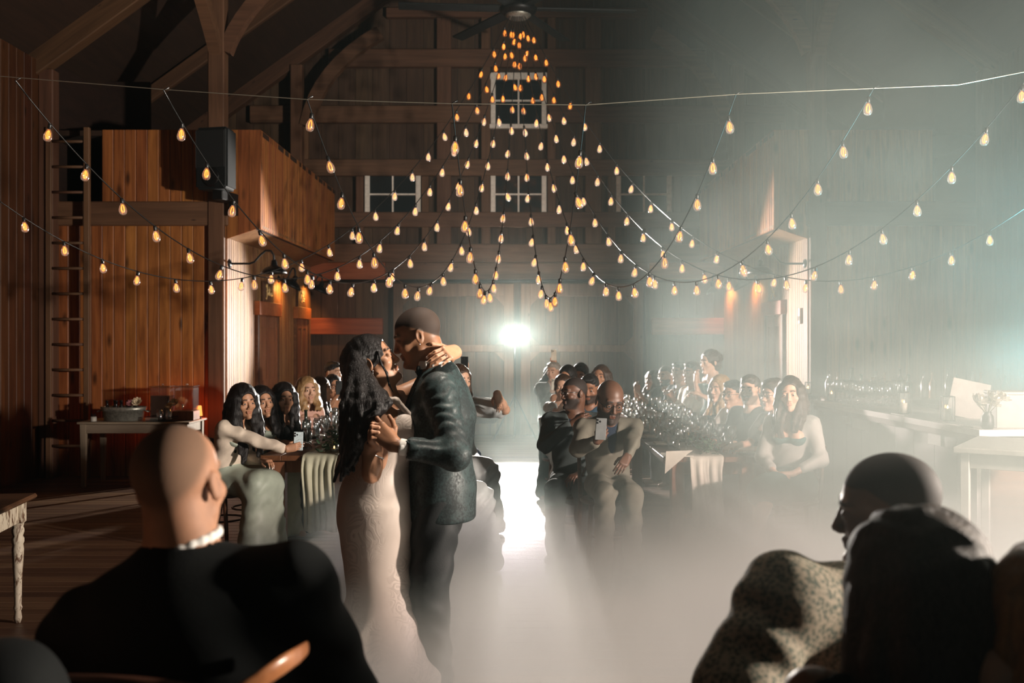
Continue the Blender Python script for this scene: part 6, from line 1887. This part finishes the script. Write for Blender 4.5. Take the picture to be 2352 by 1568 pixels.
wb = tl.obj('wine_bottle', plain('dark_green_glass', (0.01, 0.02, 0.012), 0.1, 0, 0.7), None, (-1.90, 8.95, 0.762)); tag(wb, 'dark wine bottle standing beside the raised phone on the left table', 'bottle')
# ================================================================ drinks table by the left wall
M['weathered'] = wood('weathered_white_wood', (0.20, 0.155, 0.11), (0.36, 0.29, 0.21), 'x', 0.6)
M['weathered_z'] = wood('weathered_white_wood_upright', (0.20, 0.155, 0.11), (0.36, 0.29, 0.21), 'z', 0.6)
dt = empty('drinks_table', (-4.4, 11.72, 0), 0, 'narrow weathered wooden table with drinks along the knotty plank wall', 'table')
MB().box((-0.645, -0.33, 0.722), (0.645, 0.33, 0.747), c=0.006).obj('table_top', M['weathered'], dt)
for y in (-0.28, 0.26): MB().box((-0.59, y, 0.615), (0.59, y+0.022, 0.722), c=0.003).obj('apron', M['weathered'], dt)
for x in (-0.60, 0.578): MB().box((x, -0.26, 0.615), (x+0.022, 0.26, 0.722), c=0.003).obj('apron', M['weathered_z'], dt)
for x in (-0.585, 0.585):
    for y in (-0.27, 0.27):
        v = [(x+a*0.032, y+b*0.032, 0.722) for a, b in ((-1, -1), (1, -1), (1, 1), (-1, 1))]+[(x+a*0.021, y+b*0.021, 0.0) for a, b in ((-1, -1), (1, -1), (1, 1), (-1, 1))]
        MB().add(v, [(0, 1, 2, 3), (7, 6, 5, 4)]+[(k, k+4, (k+1) % 4+4, (k+1) % 4) for k in range(4)]).obj('leg', M['weathered_z'], dt)
zt = 0.747
# oval galvanised tub with bottles
tx, ty = (284-1188)*11.62/FPX, 11.62
tb = empty('beverage_tub', (tx, ty, zt), 0, 'oval fluted galvanised tub full of dark bottles on the drinks table', 'tub')
mb = MB(); n = 72; v = []; f = []
prof = [(0.80, 0.0), (0.84, 0.01), (0.90, 0.115), (0.97, 0.118), (0.985, 0.135), (1.0, 0.165), (0.97, 0.165), (0.94, 0.13), (0.86, 0.11), (0.78, 0.02)]
for (r, z) in prof:
    for k in range(n):
        a = 2*PI*k/n
        fl_ = 1+(0.018*math.sin(a*36) if 0.005 < z < 0.116 else 0)
        v.append((0.265*r*fl_*math.cos(a), 0.17*r*fl_*math.sin(a), z))
for i in range(len(prof)-1):
    for k in range(n): f.append((i*n+k, i*n+(k+1) % n, (i+1)*n+(k+1) % n, (i+1)*n+k))
f.append(tuple(range(n))[::-1]); f.append(tuple(range((len(prof)-1)*n, len(prof)*n)))
mb.add(v, f, None, True).obj('tub_wall', M['zinc'], tb)
for s in (-1, 1): MB().tube([(s*0.262, -0.04, 0.12), (s*0.30, -0.03, 0.105), (s*0.30, 0.03, 0.105), (s*0.262, 0.04, 0.12)], 0.007, 6).obj('tub_handle', M['zinc'], tb)
btl = MB().lathe([(0.0001, 0.0), (0.030, 0.0), (0.031, 0.01), (0.031, 0.12), (0.013, 0.165), (0.0125, 0.20), (0.016, 0.203), (0.016, 0.22), (0.0001, 0.22)], 14).mesh('drink_bottle', plain('dark_bottle_glass', (0.006, 0.006, 0.007), 0.12, 0, 0.7))
for k in range(9):
    p = (tx-0.16+0.08*(k % 5)+(0.04 if k > 4 else 0), ty-0.05+(0.10 if k > 4 else 0.0), zt+0.020)
    tag(link('drink_bottle', btl, None, None, p, (R(4*((k*7) % 3-1)), R(5*((k*5) % 3-1)), 0)), 'dark capped bottle standing in the galvanised tub', 'bottle', 'bottles in the galvanised tub')
def flower(name, label, p, colr, r=0.045, stem_to=None, seed=1, cat='flower', group=None):
    e = empty(name, p, 0, label, cat, group)
    rr = random.Random(seed)
    mb = MB()
    for ring, (nn, rad, tilt, ln) in enumerate(((6, 0.004, 1.25, 0.5), (8, 0.008, 0.85, 0.8), (10, 0.010, 0.40, 1.0))):
        for k in range(nn):
            a = 2*PI*k/nn+ring*0.5+rr.uniform(-.1, .1)
            d = V(math.cos(a)*math.cos(tilt), math.sin(a)*math.cos(tilt), math.sin(tilt)); w_ = V(-math.sin(a), math.cos(a), 0)
            b_ = V(math.cos(a)*rad, math.sin(a)*rad, 0); L = r*ln; up = V(0, 0, 0.25*L)
            mb.add([b_, b_+d*L*0.5+w_*L*0.38, b_+d*L+w_*L*0.22+up*0.6, b_+d*L*1.05+up, b_+d*L-w_*L*0.22+up*0.6, b_+d*L*0.5-w_*L*0.38], [(0, 1, 2, 3), (0, 3, 4, 5)], None, True)
    o = mb.obj('petals', colr, e); o.rotation_euler = (R(55), 0, 0)
    if stem_to is not None: MB().tube([(0, 0, 0), tuple((Vector(stem_to)-Vector(p))*0.5+V(0.01, 0, 0.01)), tuple(Vector(stem_to)-Vector(p))], 0.003, 5).obj('stem', M['stem'], e)
    return e
petal_w = plain('cream_petal', (0.62, 0.50, 0.34), 0.7); petal_p = plain('pink_petal', (0.30, 0.11, 0.12), 0.7)
flower('cream_flower', 'cream chrysanthemum leaning beside the galvanised tub', (tx+0.20, ty-0.10, zt+0.215), petal_w, 0.05, (tx+0.13, ty-0.02, zt+0.03), 2)
flower('pink_flower', 'small pink flower between tub bottles and cream chrysanthemum', (tx+0.125, ty-0.11, zt+0.205), petal_p, 0.035, (tx+0.10, ty-0.02, zt+0.03), 3)
# jar of straws
jx = (219-1188)*11.55/FPX
jr = empty('straw_jar', (jx, 11.50, zt), 0, 'small white jar of black straws at the end of the drinks table', 'jar')
MB().lathe([(0.0001, 0.0), (0.030, 0.0), (0.034, 0.005), (0.034, 0.055), (0.030, 0.055), (0.029, 0.01), (0.0001, 0.01)], 18).obj('jar', M['white_paint'], jr)
for k in range(9): MB().tube([(0.014*math.cos(k*0.7), 0.014*math.sin(k*0.7), 0.01), (0.022*math.cos(k*0.7), 0.022*math.sin(k*0.7), 0.085+0.004*(k % 3))], 0.0035, 5).obj('straw', M['black'], jr)
# drink dispensers
def dispenser(name, label, x, y, wd, h, liquid, lv, z0, spigot=True):
    e = empty(name, (x, y, zt+z0), 0, label, 'dispenser', 'glass drink dispensers')
    MB().box((-wd/2, -wd/2, 0.0), (wd/2, wd/2, h), c=0.012).obj('glass_tank', M['glass'], e)
    MB().box((-wd/2+0.008, -wd/2+0.008, 0.01), (wd/2-0.008, wd/2-0.008, h*lv), c=0.006).obj('drink', liquid, e)
    MB().box((-wd/2-0.006, -wd/2-0.006, h), (wd/2+0.006, wd/2+0.006, h+0.014), c=0.004).lathe([(0.0001, 0.0), (0.012, 0.0), (0.015, 0.02), (0.0001, 0.028)], 12, TR(0, 0, h+0.014)).obj('lid', M['glass'], e)
    MB().tube([(0, -wd/2, 0.055), (0, -wd/2-0.045, 0.055), (0, -wd/2-0.05, 0.03)], 0.010, 8).lathe([(0.0001, 0.0), (0.016, 0.0), (0.016, 0.012), (0.0001, 0.012)], 10, TR(0, -wd/2-0.035, 0.065)).obj('spigot', M['chrome'], e)
    return e
dark_drink = plain('dark_iced_tea', (0.010, 0.006, 0.005), 0.1, 0, 0.6)
pale_drink = glass('pale_drink', (0.95, 0.78, 0.62), 0.97, 0.03)
dispenser('drink_dispenser', 'square glass dispenser filled with a dark drink on the drinks table', (374-1188)*11.72/FPX, 11.72, 0.225, 0.36, dark_drink, 0.72, 0.03)
dispenser('drink_dispenser', 'square glass dispenser of clear drink raised on a wooden block', (428-1188)*11.72/FPX, 11.74, 0.215, 0.275, pale_drink, 0.85, 0.115)
ws = MB().box((-0.125, -0.12, 0.0), (0.125, 0.12, 0.113), c=0.006).obj('wooden_block', M['table_leg'], None, ((426-1188)*11.70/FPX, 11.72, zt)); tag(ws, 'wooden block raising the clear drink dispenser', 'stand')
w2_ = MB().box((-0.115, -0.11, 0.0), (0.115, 0.11, 0.029), c=0.004).obj('wooden_board', M['dark_wood'], None, ((374-1188)*11.72/FPX, 11.72, zt)); tag(w2_, 'low dark board under the dark drink dispenser', 'stand')
cup = MB().lathe([(0.046, 0.0), (0.0475, 0.002), (0.032, 0.125), (0.0001, 0.127), (0.0001, 0.122), (0.030, 0.12), (0.044, 0.004)], 16).mesh('plastic_cup', glass('cup_plastic', (0.95, 0.95, 0.97), 0.62, 0.15))
for x, t in ((366, 'under the dark dispenser spigot'), (386, 'close to the wooden block')):
    tag(link('plastic_cup', cup, None, None, ((x-1188)*11.48/FPX, 11.50, zt+0.012)), 'clear upturned plastic cup '+t, 'cup', 'upturned plastic cups')
ty_ = empty('wire_tray', ((358-1188)*11.47/FPX+0.06, 11.50, zt), 0, 'black wire tray holding the upturned cups', 'tray')
MB().box((-0.17, -0.06, 0.003), (0.17, 0.06, 0.008), c=0.002).obj('tray_base', M['black'], ty_)
for z in (0.03, 0.055): MB().tube([(-0.17, -0.06, z), (0.17, -0.06, z), (0.17, 0.06, z), (-0.17, 0.06, z), (-0.17, -0.06, z)], 0.003, 5).obj('rail', M['black'], ty_)
wm = MB().tube([(0, 0, 0.004), (0, 0, 0.055)], 0.002, 5).mesh('wire', M['zinc'])
for k in range(12): link('wire', wm, None, ty_, (-0.165+0.012*k, -0.06, 0))
flower('cream_flower', 'pair of cream roses in front of the dark dispenser', ((400-1188)*11.5/FPX, 11.50, zt+0.21), petal_w, 0.045, ((388-1188)*11.6/FPX, 11.56, zt+0.02), 5)
flower('cream_flower', 'small cream rose lower on the dark dispenser', ((386-1188)*11.5/FPX, 11.53, zt+0.165), petal_w, 0.035, ((384-1188)*11.6/FPX, 11.56, zt+0.02), 6)
# little glowing lamp
lp = empty('table_lamp', ((456-1188)*11.88/FPX, 11.90, zt), 0, 'small glowing orange lamp at the right end of the drinks table', 'lamp')
M['lamp_shade'] = emit('orange_shade', (1.0, 0.40, 0.08), 1.6); M['lamp_shade'].cycles.emission_sampling = 'NONE'
MB().lathe([(0.0001, 0.0), (0.032, 0.0), (0.032, 0.012), (0.008, 0.016), (0.008, 0.045), (0.0001, 0.045)], 14).obj('base', M['black'], lp)
MB().lathe([(0.040, 0.035), (0.028, 0.155), (0.0275, 0.155), (0.0395, 0.035)], 18).obj('shade', M['lamp_shade'], lp)
lamp('table_lamp_light', 'POINT', lp.location+V(0.04, 0.06, 0.10), 2.2, (1.0, 0.10, 0.02), shadow_soft_size=0.02)
lamp('candle_light', 'POINT', V((378-1188)*11.95/FPX, 11.98, zt+0.10), 1.6, (1.0, 0.12, 0.02), shadow_soft_size=0.02)
# ================================================================ old white table cut by the left edge
ot = empty('painted_table', (-3.45, 5.55, 0), R(8), 'old white table with a scratched turned leg cut off by the left edge', 'table')
MB().box((-0.60, -0.42, 0.735), (0.60, 0.42, 0.765), c=0.010).obj('table_top', M['dark_wood'], ot)
def chipped():
    t = NT('chipped_white_paint')
    n = t.noise(t.coord('Object', (30, 30, 9)), 1.0, 4, 0.7, 0.6)
    t.set(t.ramp(n, [(0.50, (0.50, 0.44, 0.34)), (0.60, (0.10, 0.05, 0.025))]), 0.6)
    t.bump(n, 0.3, 0.004)
    return t.m
M['chipped'] = chipped()
for (lo, hi) in (((-0.55, -0.37, 0.60), (0.55, -0.345, 0.735)), ((-0.55, 0.345, 0.60), (0.55, 0.37, 0.735)), ((0.50, -0.34, 0.60), (0.525, 0.34, 0.735)), ((-0.525, -0.34, 0.60), (-0.5, 0.34, 0.735))):
    MB().box(lo, hi, c=0.003).obj('apron', M['chipped'], ot)
lm = MB().box((-0.038, -0.038, 0.60), (0.038, 0.038, 0.735), c=0.004).lathe([(0.0001, 0.0), (0.016, 0.0), (0.024, 0.03), (0.018, 0.07), (0.026, 0.09), (0.020, 0.11), (0.024, 0.25), (0.034, 0.44), (0.030, 0.47), (0.036, 0.485), (0.036, 0.505), (0.028, 0.52), (0.036, 0.545), (0.036, 0.56), (0.030, 0.575), (0.036, 0.60)], 18).mesh('leg', M['chipped'])
for x in (-0.51, 0.51):
    for y in (-0.35, 0.35): link('leg', lm, None, ot, (x, y, 0))
ur = empty('coffee_urn', (-3.19, 5.80, 0.766), 0, 'black and chrome urn on the old white table at the left edge', 'urn')
MB().lathe([(0.0001, 0.02), (0.115, 0.02), (0.12, 0.04), (0.12, 0.26), (0.105, 0.27), (0.0001, 0.27)], 24).obj('body', M['black'], ur)
MB().lathe([(0.125, 0.27), (0.128, 0.285), (0.12, 0.34), (0.085, 0.385), (0.03, 0.405), (0.0001, 0.408)], 24).obj('lid', M['chrome'], ur)
for a in (20, 140, 260): MB().tube([(0.13*math.cos(R(a)), 0.13*math.sin(R(a)), 0.0), (0.135*math.cos(R(a)), 0.135*math.sin(R(a)), 0.10)], 0.012, 8).obj('foot', M['chrome'], ur)
# ================================================================ bar on the right, in the smoke
br = empty('bar_counter', (0, 0, 0), 0, 'long bar counter running back along the right side in smoke', 'bar')
p0, p1 = V(3.04, 10.0, 0), V(3.22, 6.9, 0)
ax = (p1-p0).normalized(); nx = V(-ax.y, ax.x, 0)          # nx points away from the aisle
if nx.x < 0: nx = -nx
L = (p1-p0).length
def bar_box(name, a, b, d0, d1, z0, z1, m):
    v = [p0+ax*a+nx*d0, p0+ax*b+nx*d0, p0+ax*b+nx*d1, p0+ax*a+nx*d1]
    v = [(q.x, q.y, z0) for q in v]+[(q.x, q.y, z1) for q in v]
    return MB().add(v, [(3, 2, 1, 0), (4, 5, 6, 7)]+[(k, (k+1) % 4, (k+1) % 4+4, k+4) for k in range(4)]).obj(name, m, br)
bar_box('bar_top', -0.06, L+0.06, -0.05, 0.62, 1.03, 1.075, M['white_paint'])
bar_box('bar_edge', -0.055, L+0.055, -0.045, -0.02, 0.985, 1.03, M['beam_x'])
n = 9
for k in range(n): bar_box('front_board', L*k/n+0.004, L*(k+1)/n-0.004, 0.0, 0.03, 0.0, 1.03, M['dark_wood'])
bar_box('end_board', -0.0, 0.03, 0.035, 0.55, 0.0, 1.03, M['dark_wood'])
bar_box('end_board', L-0.03, L, 0.035, 0.55, 0.0, 1.03, M['dark_wood'])
for a in (0.0, L-0.09): bar_box('corner_post', a, a+0.09, -0.035, 0.0, 0.0, 0.985, M['white_paint'])
def on_bar(px, d=0.12, z=1.075):
    """the point of the bar top seen at image column px, d metres behind its front edge"""
    for k in range(401):
        q = p0+ax*(L*k/400)+nx*d
        if 1188+q.x*FPX/q.y >= px: break
    return V(q.x, q.y, z)
# menu cards hung on the bar front
for i, (xa, xb, ya, yb) in enumerate(((1940, 1952, 946, 972), (1957, 1997, 952, 982), (2046, 2075, 948, 962), (2143, 2196, 966, 984), (2203, 2235, 974, 986), (2131, 2160, 988, 1018))):
    a, b_ = on_bar(xa, -0.012), on_bar(xb, -0.012)
    za, zb = CAMZ-(yb-778)*a.y/FPX, CAMZ-(ya-778)*a.y/FPX
    v = [V(a.x, a.y, za), V(b_.x, b_.y, za), V(b_.x, b_.y, zb), V(a.x, a.y, zb)]
    o = MB().add(v+[q+nx*0.004 for q in v], [(0, 1, 2, 3), (7, 6, 5, 4), (0, 4, 5, 1), (1, 5, 6, 2), (2, 6, 7, 3), (3, 7, 4, 0)]).obj('paper_card', M['white_paint'])
    tag(o, ('slim', 'wide', 'small bright', 'long bright', 'short bright', 'low pale')[i]+' white card fixed to the front of the bar', 'card', 'white cards on the bar front')
# lanterns with pillar candles
M['glow_wax'] = plain('lit_candle', (0.80, 0.70, 0.55), 0.5)
def lantern(p, label, h=0.19, w_=0.085):
    e = empty('lantern', p, R(-12), label, 'lantern', 'candle lanterns on the bar')
    for sx in (-1, 1):
        for sy in (-1, 1): MB().box((sx*w_/2-0.003, sy*w_/2-0.003, 0), (sx*w_/2+0.003, sy*w_/2+0.003, h)).obj('corner_bar', M['black'], e)
    for z in (0.0, h-0.006):
        q = [(-w_/2, -w_/2, z+0.003), (w_/2, -w_/2, z+0.003), (w_/2, w_/2, z+0.003), (-w_/2, w_/2, z+0.003), (-w_/2, -w_/2, z+0.003)]
        MB().tube(q, 0.0035, 4).obj('frame_ring', M['black'], e)
    MB().box((-w_/2+0.004, -w_/2+0.004, 0.004), (w_/2-0.004, w_/2-0.004, h-0.008)).obj('pane', M['glass'], e)
    MB().box((-w_/2, -w_/2, 0.0), (w_/2, w_/2, 0.004)).obj('base', M['black'], e)
    MB().lathe([(0.0001, 0.006), (0.03, 0.006), (0.03, h*0.5), (0.0001, h*0.48)], 14).obj('candle', M['glow_wax'], e)
    MB().lathe([(0.0001, h*0.48), (0.007, h*0.48+0.008), (0.0045, h*0.48+0.02), (0.0001, h*0.48+0.03)], 8).obj('flame', M['flame'], e)
    return e
lantern(on_bar(1893, 0.12), 'small candle lantern at the far end of the bar beside the stacked glasses', 0.15, 0.07)
lantern(on_bar(2076, 0.10), 'candle lantern in the middle of the bar, smaller than the two nearer ones', 0.18, 0.085)
lantern(on_bar(2176, 0.10), 'tall candle lantern beside the tilted drinks sign')
lantern(on_bar(2240, 0.10)+V(0.16, -0.05, 0), 'tall candle lantern in front of the white box')
lantern(V((1856-1188)*11.3/FPX, 11.3, 1.07), 'tiny candle lantern in front of the bright plank strip', 0.14, 0.065)
sh_ = MB().box((-0.10, -0.10, 1.03), (0.10, 0.10, 1.07), c=0.005).tube([(0, 0, 0.02), (0, 0, 1.03)], 0.025, 10).lathe([(0.0001, 0.0), (0.15, 0.0), (0.15, 0.015), (0.03, 0.03)], 20).obj('lantern_stand', M['black'], None, ((1856-1188)*11.3/FPX, 11.3, 0)); tag(sh_, 'slim black stand carrying the tiny lantern', 'stand')
# glasses in rows on the bar
rr = random.Random(12)
for k in range(60):
    r_, c_ = divmod(k, 10)
    q = on_bar(1903, 0.12)+ax*(0.085*c_)+nx*(0.085*r_)
    glassware('wine_glass' if r_ < 4 else 'champagne_flute', (q.x+rr.uniform(-.008, .008), q.y+rr.uniform(-.008, .008), 1.075), 'clean stemmed glass in the rows at the far end of the bar', 'glasses in rows on the bar')
# back counter with bottles
bc = empty('back_counter', (4.35, 10.9, 0), R(-8), 'dark back counter behind the bar carrying the bottles', 'counter')
MB().box((-1.0, -0.28, 1.00), (1.15, 0.28, 1.05), c=0.006).obj('counter_top', M['dark_wood'], bc)
for k in range(6): MB().box((-0.97+0.35*k, -0.26, 0.0), (-0.97+0.35*k+0.335, 0.26, 1.0), c=0.004).obj('cabinet_front', M['dark_wood'], bc)
bt = [MB().lathe([(0.0001, 0.0), (0.036, 0.0), (0.038, 0.01), (0.038, h*0.58), (0.014, h*0.76), (0.0135, h*0.95), (0.016, h*0.955), (0.016, h), (0.0001, h)], 14).mesh('liquor_bottle', m) for h, m in ((0.30, M['glass']), (0.28, plain('amber_bottle', (0.30, 0.12, 0.03), 0.15)), (0.33, plain('dark_liquor', (0.03, 0.02, 0.012), 0.12)), (0.26, plain('green_liquor', (0.03, 0.09, 0.05), 0.15)))]
for k in range(17):
    q = bc.matrix_basis @ V(-0.93+0.125*k, -0.12+0.14*(k % 2), 1.05)
    tag(link('liquor_bottle', bt[k % 4], None, None, q), ('clear', 'amber', 'dark', 'green')[k % 4]+' bottle standing on the counter behind the bar', 'bottle', ('clear', 'amber', 'dark', 'green')[k % 4]+' bottles behind the bar')
# tilted sign, white box, flowers at the near end
q = on_bar(2215, 0.36)
sg = empty('drinks_sign', q, R(-20), 'pale drinks sign leaning back on the bar', 'sign')
MB().box((-0.14, -0.006, 0.0), (0.14, 0.006, 0.30), TR(0, 0, 0.004, rx=R(-14), ry=R(12)), c=0.002).obj('sign_board', plain('pale_card', (0.26, 0.235, 0.21), 0.6), sg)
MB().box((-0.012, 0.0, 0.0), (0.012, 0.16, 0.012), TR(0, 0.01, 0.0)).obj('easel_foot', M['black'], sg)
q = W(2335, 975, 6.95)
wbx = empty('card_box', (q.x+0.05, q.y+0.12, 1.075), R(-6), 'white card box at the near end of the bar', 'box')
MB().box((-0.17, -0.12, 0.0), (0.17, 0.12, 0.235), c=0.004).obj('box', M['dimmed_white'], wbx)
MB().box((-0.175, -0.125, 0.235), (0.175, 0.125, 0.255), c=0.004).obj('lid', M['dimmed_white'], wbx)
fq = W(2268, 955, 6.9); fq.z = 1.075
vs_ = empty('flower_vase', fq, 0, 'dark vase of white flowers between the tilted sign and white box', 'vase')
MB().lathe([(0.0001, 0.0), (0.035, 0.0), (0.045, 0.03), (0.04, 0.09), (0.025, 0.11), (0.03, 0.12)], 16).obj('vase', M['black'], vs_)
fm = flower('x', 'x', (0, 0, 0), plain('white_petal', (0.66, 0.60, 0.52), 0.7), 0.05, None, 8)
pm = fm.children[0].data
for o in list(fm.children)+[fm]: bpy.data.objects.remove(o)
for k in range(7):
    a = k*2.4; r_ = 0.03+0.012*k
    link('bloom', pm, None, vs_, (r_*math.cos(a), r_*math.sin(a), 0.17+0.02*(k % 3)), (R(40*math.sin(a)), R(40*math.cos(a)), a))
    MB().tube([(0, 0, 0.10), (r_*math.cos(a), r_*math.sin(a), 0.165+0.02*(k % 3))], 0.003, 5).obj('stem', M['stem'], vs_)
# pale high table at the right edge
ht = empty('high_table', (3.18, 6.05, 0), R(-34), 'pale high table whose corner shows at the right edge', 'table')
MB().box((-0.42, -0.42, 1.02), (0.42, 0.42, 1.055), c=0.006).obj('table_top', M['dimmed_white'], ht)
for x in (-0.36, 0.36):
    for y in (-0.36, 0.36): MB().box((x-0.025, y-0.025, 0.0), (x+0.025, y+0.025, 1.02), c=0.004).obj('leg', M['dimmed_white'], ht)
for y in (-0.36, 0.36): MB().box((-0.335, y-0.012, 0.93), (0.335, y+0.012, 1.02), c=0.003).obj('apron', M['dimmed_white'], ht)
# ================================================================ smoke from the fog machine: real scattering volumes
class G:
    """fields of a geometry node tree written as arithmetic"""
    tree = None
    def __init__(s, k): s.k = k
    @staticmethod
    def op(o, a, b=None, c=None):
        n = G.tree.nodes.new('ShaderNodeMath'); n.operation = o
        for i, v in enumerate((a, b, c)):
            if v is None: continue
            if isinstance(v, G): G.tree.links.new(v.k, n.inputs[i])
            else: n.inputs[i].default_value = v
        return G(n.outputs[0])
    def __add__(s, o): return G.op('ADD', s, o)
    __radd__ = __add__
    def __sub__(s, o): return G.op('SUBTRACT', s, o)
    def __rsub__(s, o): return G.op('SUBTRACT', o, s)
    def __mul__(s, o): return G.op('MULTIPLY', s, o)
    __rmul__ = __mul__
    def __truediv__(s, o): return G.op('DIVIDE', s, o)
    def max(s, o): return G.op('MAXIMUM', s, o)
    def min(s, o): return G.op('MINIMUM', s, o)
def sstep(x, a, b):
    n = G.tree.nodes.new('ShaderNodeMapRange'); n.interpolation_type = 'SMOOTHSTEP'
    G.tree.links.new(x.k, n.inputs['Value'])
    n.inputs['From Min'].default_value = a; n.inputs['From Max'].default_value = b
    return G(n.outputs[0])
def gnoise(scale, detail=3, sx=1, sy=1, sz=1, off=0.0):
    t = G.tree
    p = t.nodes.new('GeometryNodeInputPosition')
    m = t.nodes.new('ShaderNodeVectorMath'); m.operation = 'MULTIPLY_ADD'
    t.links.new(p.outputs[0], m.inputs[0]); m.inputs[1].default_value = (sx, sy, sz); m.inputs[2].default_value = (off, off*1.7, off*0.6)
    n = t.nodes.new('ShaderNodeTexNoise')
    n.inputs['Scale'].default_value = scale; n.inputs['Detail'].default_value = detail; n.inputs['Distortion'].default_value = 0.6
    t.links.new(m.outputs[0], n.inputs['Vector'])
    return G(n.outputs[0])
def volume(name, lo, hi, res, density, color, aniso, label, cat):
    t = bpy.data.node_groups.new(name, 'GeometryNodeTree')
    G.tree = t
    t.interface.new_socket('Geometry', in_out='OUTPUT', socket_type='NodeSocketGeometry')
    go = t.nodes.new('NodeGroupOutput')
    p = t.nodes.new('GeometryNodeInputPosition')
    sp = t.nodes.new('ShaderNodeSeparateXYZ')
    t.links.new(p.outputs[0], sp.inputs[0])
    d = density(G(sp.outputs[0]), G(sp.outputs[1]), G(sp.outputs[2]))
    vc = t.nodes.new('GeometryNodeVolumeCube')
    t.links.new(d.k, vc.inputs['Density'])
    vc.inputs['Min'].default_value = lo; vc.inputs['Max'].default_value = hi
    for i, a in enumerate('XYZ'):
        vc.inputs['Resolution '+a].default_value = max(4, int((hi[i]-lo[i])/res))
    m = bpy.data.materials.new(name+'_smoke')
    m.use_nodes = True
    nt = m.node_tree
    nt.nodes.clear()
    o = nt.nodes.new('ShaderNodeOutputMaterial')
    vsn = nt.nodes.new('ShaderNodeVolumeScatter')
    at = nt.nodes.new('ShaderNodeAttribute'); at.attribute_name = 'density'
    nt.links.new(at.outputs['Fac'], vsn.inputs['Density'])
    # thin smoke scatters blue first, thick smoke is white
    mr = nt.nodes.new('ShaderNodeMapRange'); mr.inputs['From Min'].default_value = 0.03; mr.inputs['From Max'].default_value = 0.6
    nt.links.new(at.outputs['Fac'], mr.inputs['Value'])
    mx = nt.nodes.new('ShaderNodeMix'); mx.data_type = 'RGBA'
    nt.links.new(mr.outputs[0], mx.inputs[0]); mx.inputs[6].default_value = (0.74, 0.90, 0.865, 1); mx.inputs[7].default_value = (*color, 1)
    nt.links.new(mx.outputs[2], vsn.inputs['Color'])
    vsn.inputs['Anisotropy'].default_value = aniso
    nt.links.new(vsn.outputs[0], o.inputs['Volume'])
    sm = t.nodes.new('GeometryNodeSetMaterial')
    sm.inputs['Material'].default_value = m
    t.links.new(vc.outputs[0], sm.inputs[0])
    t.links.new(sm.outputs[0], go.inputs[0])
    me = bpy.data.meshes.new(name)
    ob = bpy.data.objects.new(name, me)
    col.objects.link(ob)
    md = ob.modifiers.new('smoke', 'NODES'); md.node_group = t
    tag(ob, label, cat, None, 'stuff')
    return ob
def dens(x, y, z):
    n1 = gnoise(0.42, 4, 1, 0.8, 1.2, 3.1)
    n2 = gnoise(1.3, 3, 1, 0.8, 1.3, 7.7)
    # cloud drifting in from the right, between the camera and the bar
    right = sstep(x - y*0.10 + (n1-0.5)*1.5, 0.05, 1.55) * sstep(y, 0.7, 3.2) * (1-sstep(y, 9.5, 13.5)) * (1-0.9*sstep(x, 0.9, 2.1)*(1-sstep(y, 5.5, 8.0))*sstep(z, 1.2, 2.0))
    right = right * (0.18+1.8*sstep(n1*0.58+n2*0.42, 0.42, 0.62))
    right = right * (1-0.90*sstep(z + (n1-0.5)*2.2, 1.9, 4.0))
    # low fog rolling over the floor round the couple
    hgt = 0.29+0.62*n2 + 0.12*sstep(x, 0.3, 2.0)
    low = (1-sstep(z/hgt, 0.25, 1.15)) * sstep(x+(n2-0.5)*1.0+(y-5)*0.12, -1.35, -0.75) * sstep(y, 2.3, 3.2) * (1-sstep(y+(n2-0.5)*2.0, 6.6, 8.2))
    # a bank of it in front of the bar
    bank = sstep(x+(n1-0.5)*1.2, 0.3, 1.5)*sstep(y, 3.0, 4.2)*(1-sstep(y, 6.5, 9.0))*(1-sstep(z+(n2-0.5)*0.9, 0.7, 1.9))
    # smoke standing in the aisle
    aisle = sstep(x+(n2-0.5)*0.6, -0.7, 0.1) * (1-sstep(x, 0.9, 1.6)) * sstep(y, 8.0, 10.0) * (1-sstep(y, 13.0, 14.6)) * (1-sstep(z+(n2-0.5)*0.9, 0.4, 1.35))
    d2 = (x-0.1)*(x-0.1)*0.5 + (y-15.2)*(y-15.2)*0.3 + (z-1.9)*(z-1.9)
    glow = 1-sstep(d2, 0.0, 4.2)
    return glow*0.0045*(0.5+n2) + right*0.088 + bank*0.15 + low*2.0 + aisle*0.10*sstep(n2, 0.36, 0.66) + 0.0014*sstep(x+(n1-0.5)*2, -4.0, 1.5)
volume('smoke_haze', (-5.8, 0.5, 0.0), (5.8, 17.3, 7.5), 0.16, dens, (0.93, 0.93, 0.87), 0.42,
       'pale fog rolling over the dance floor and drifting in front of the bar', 'fog')
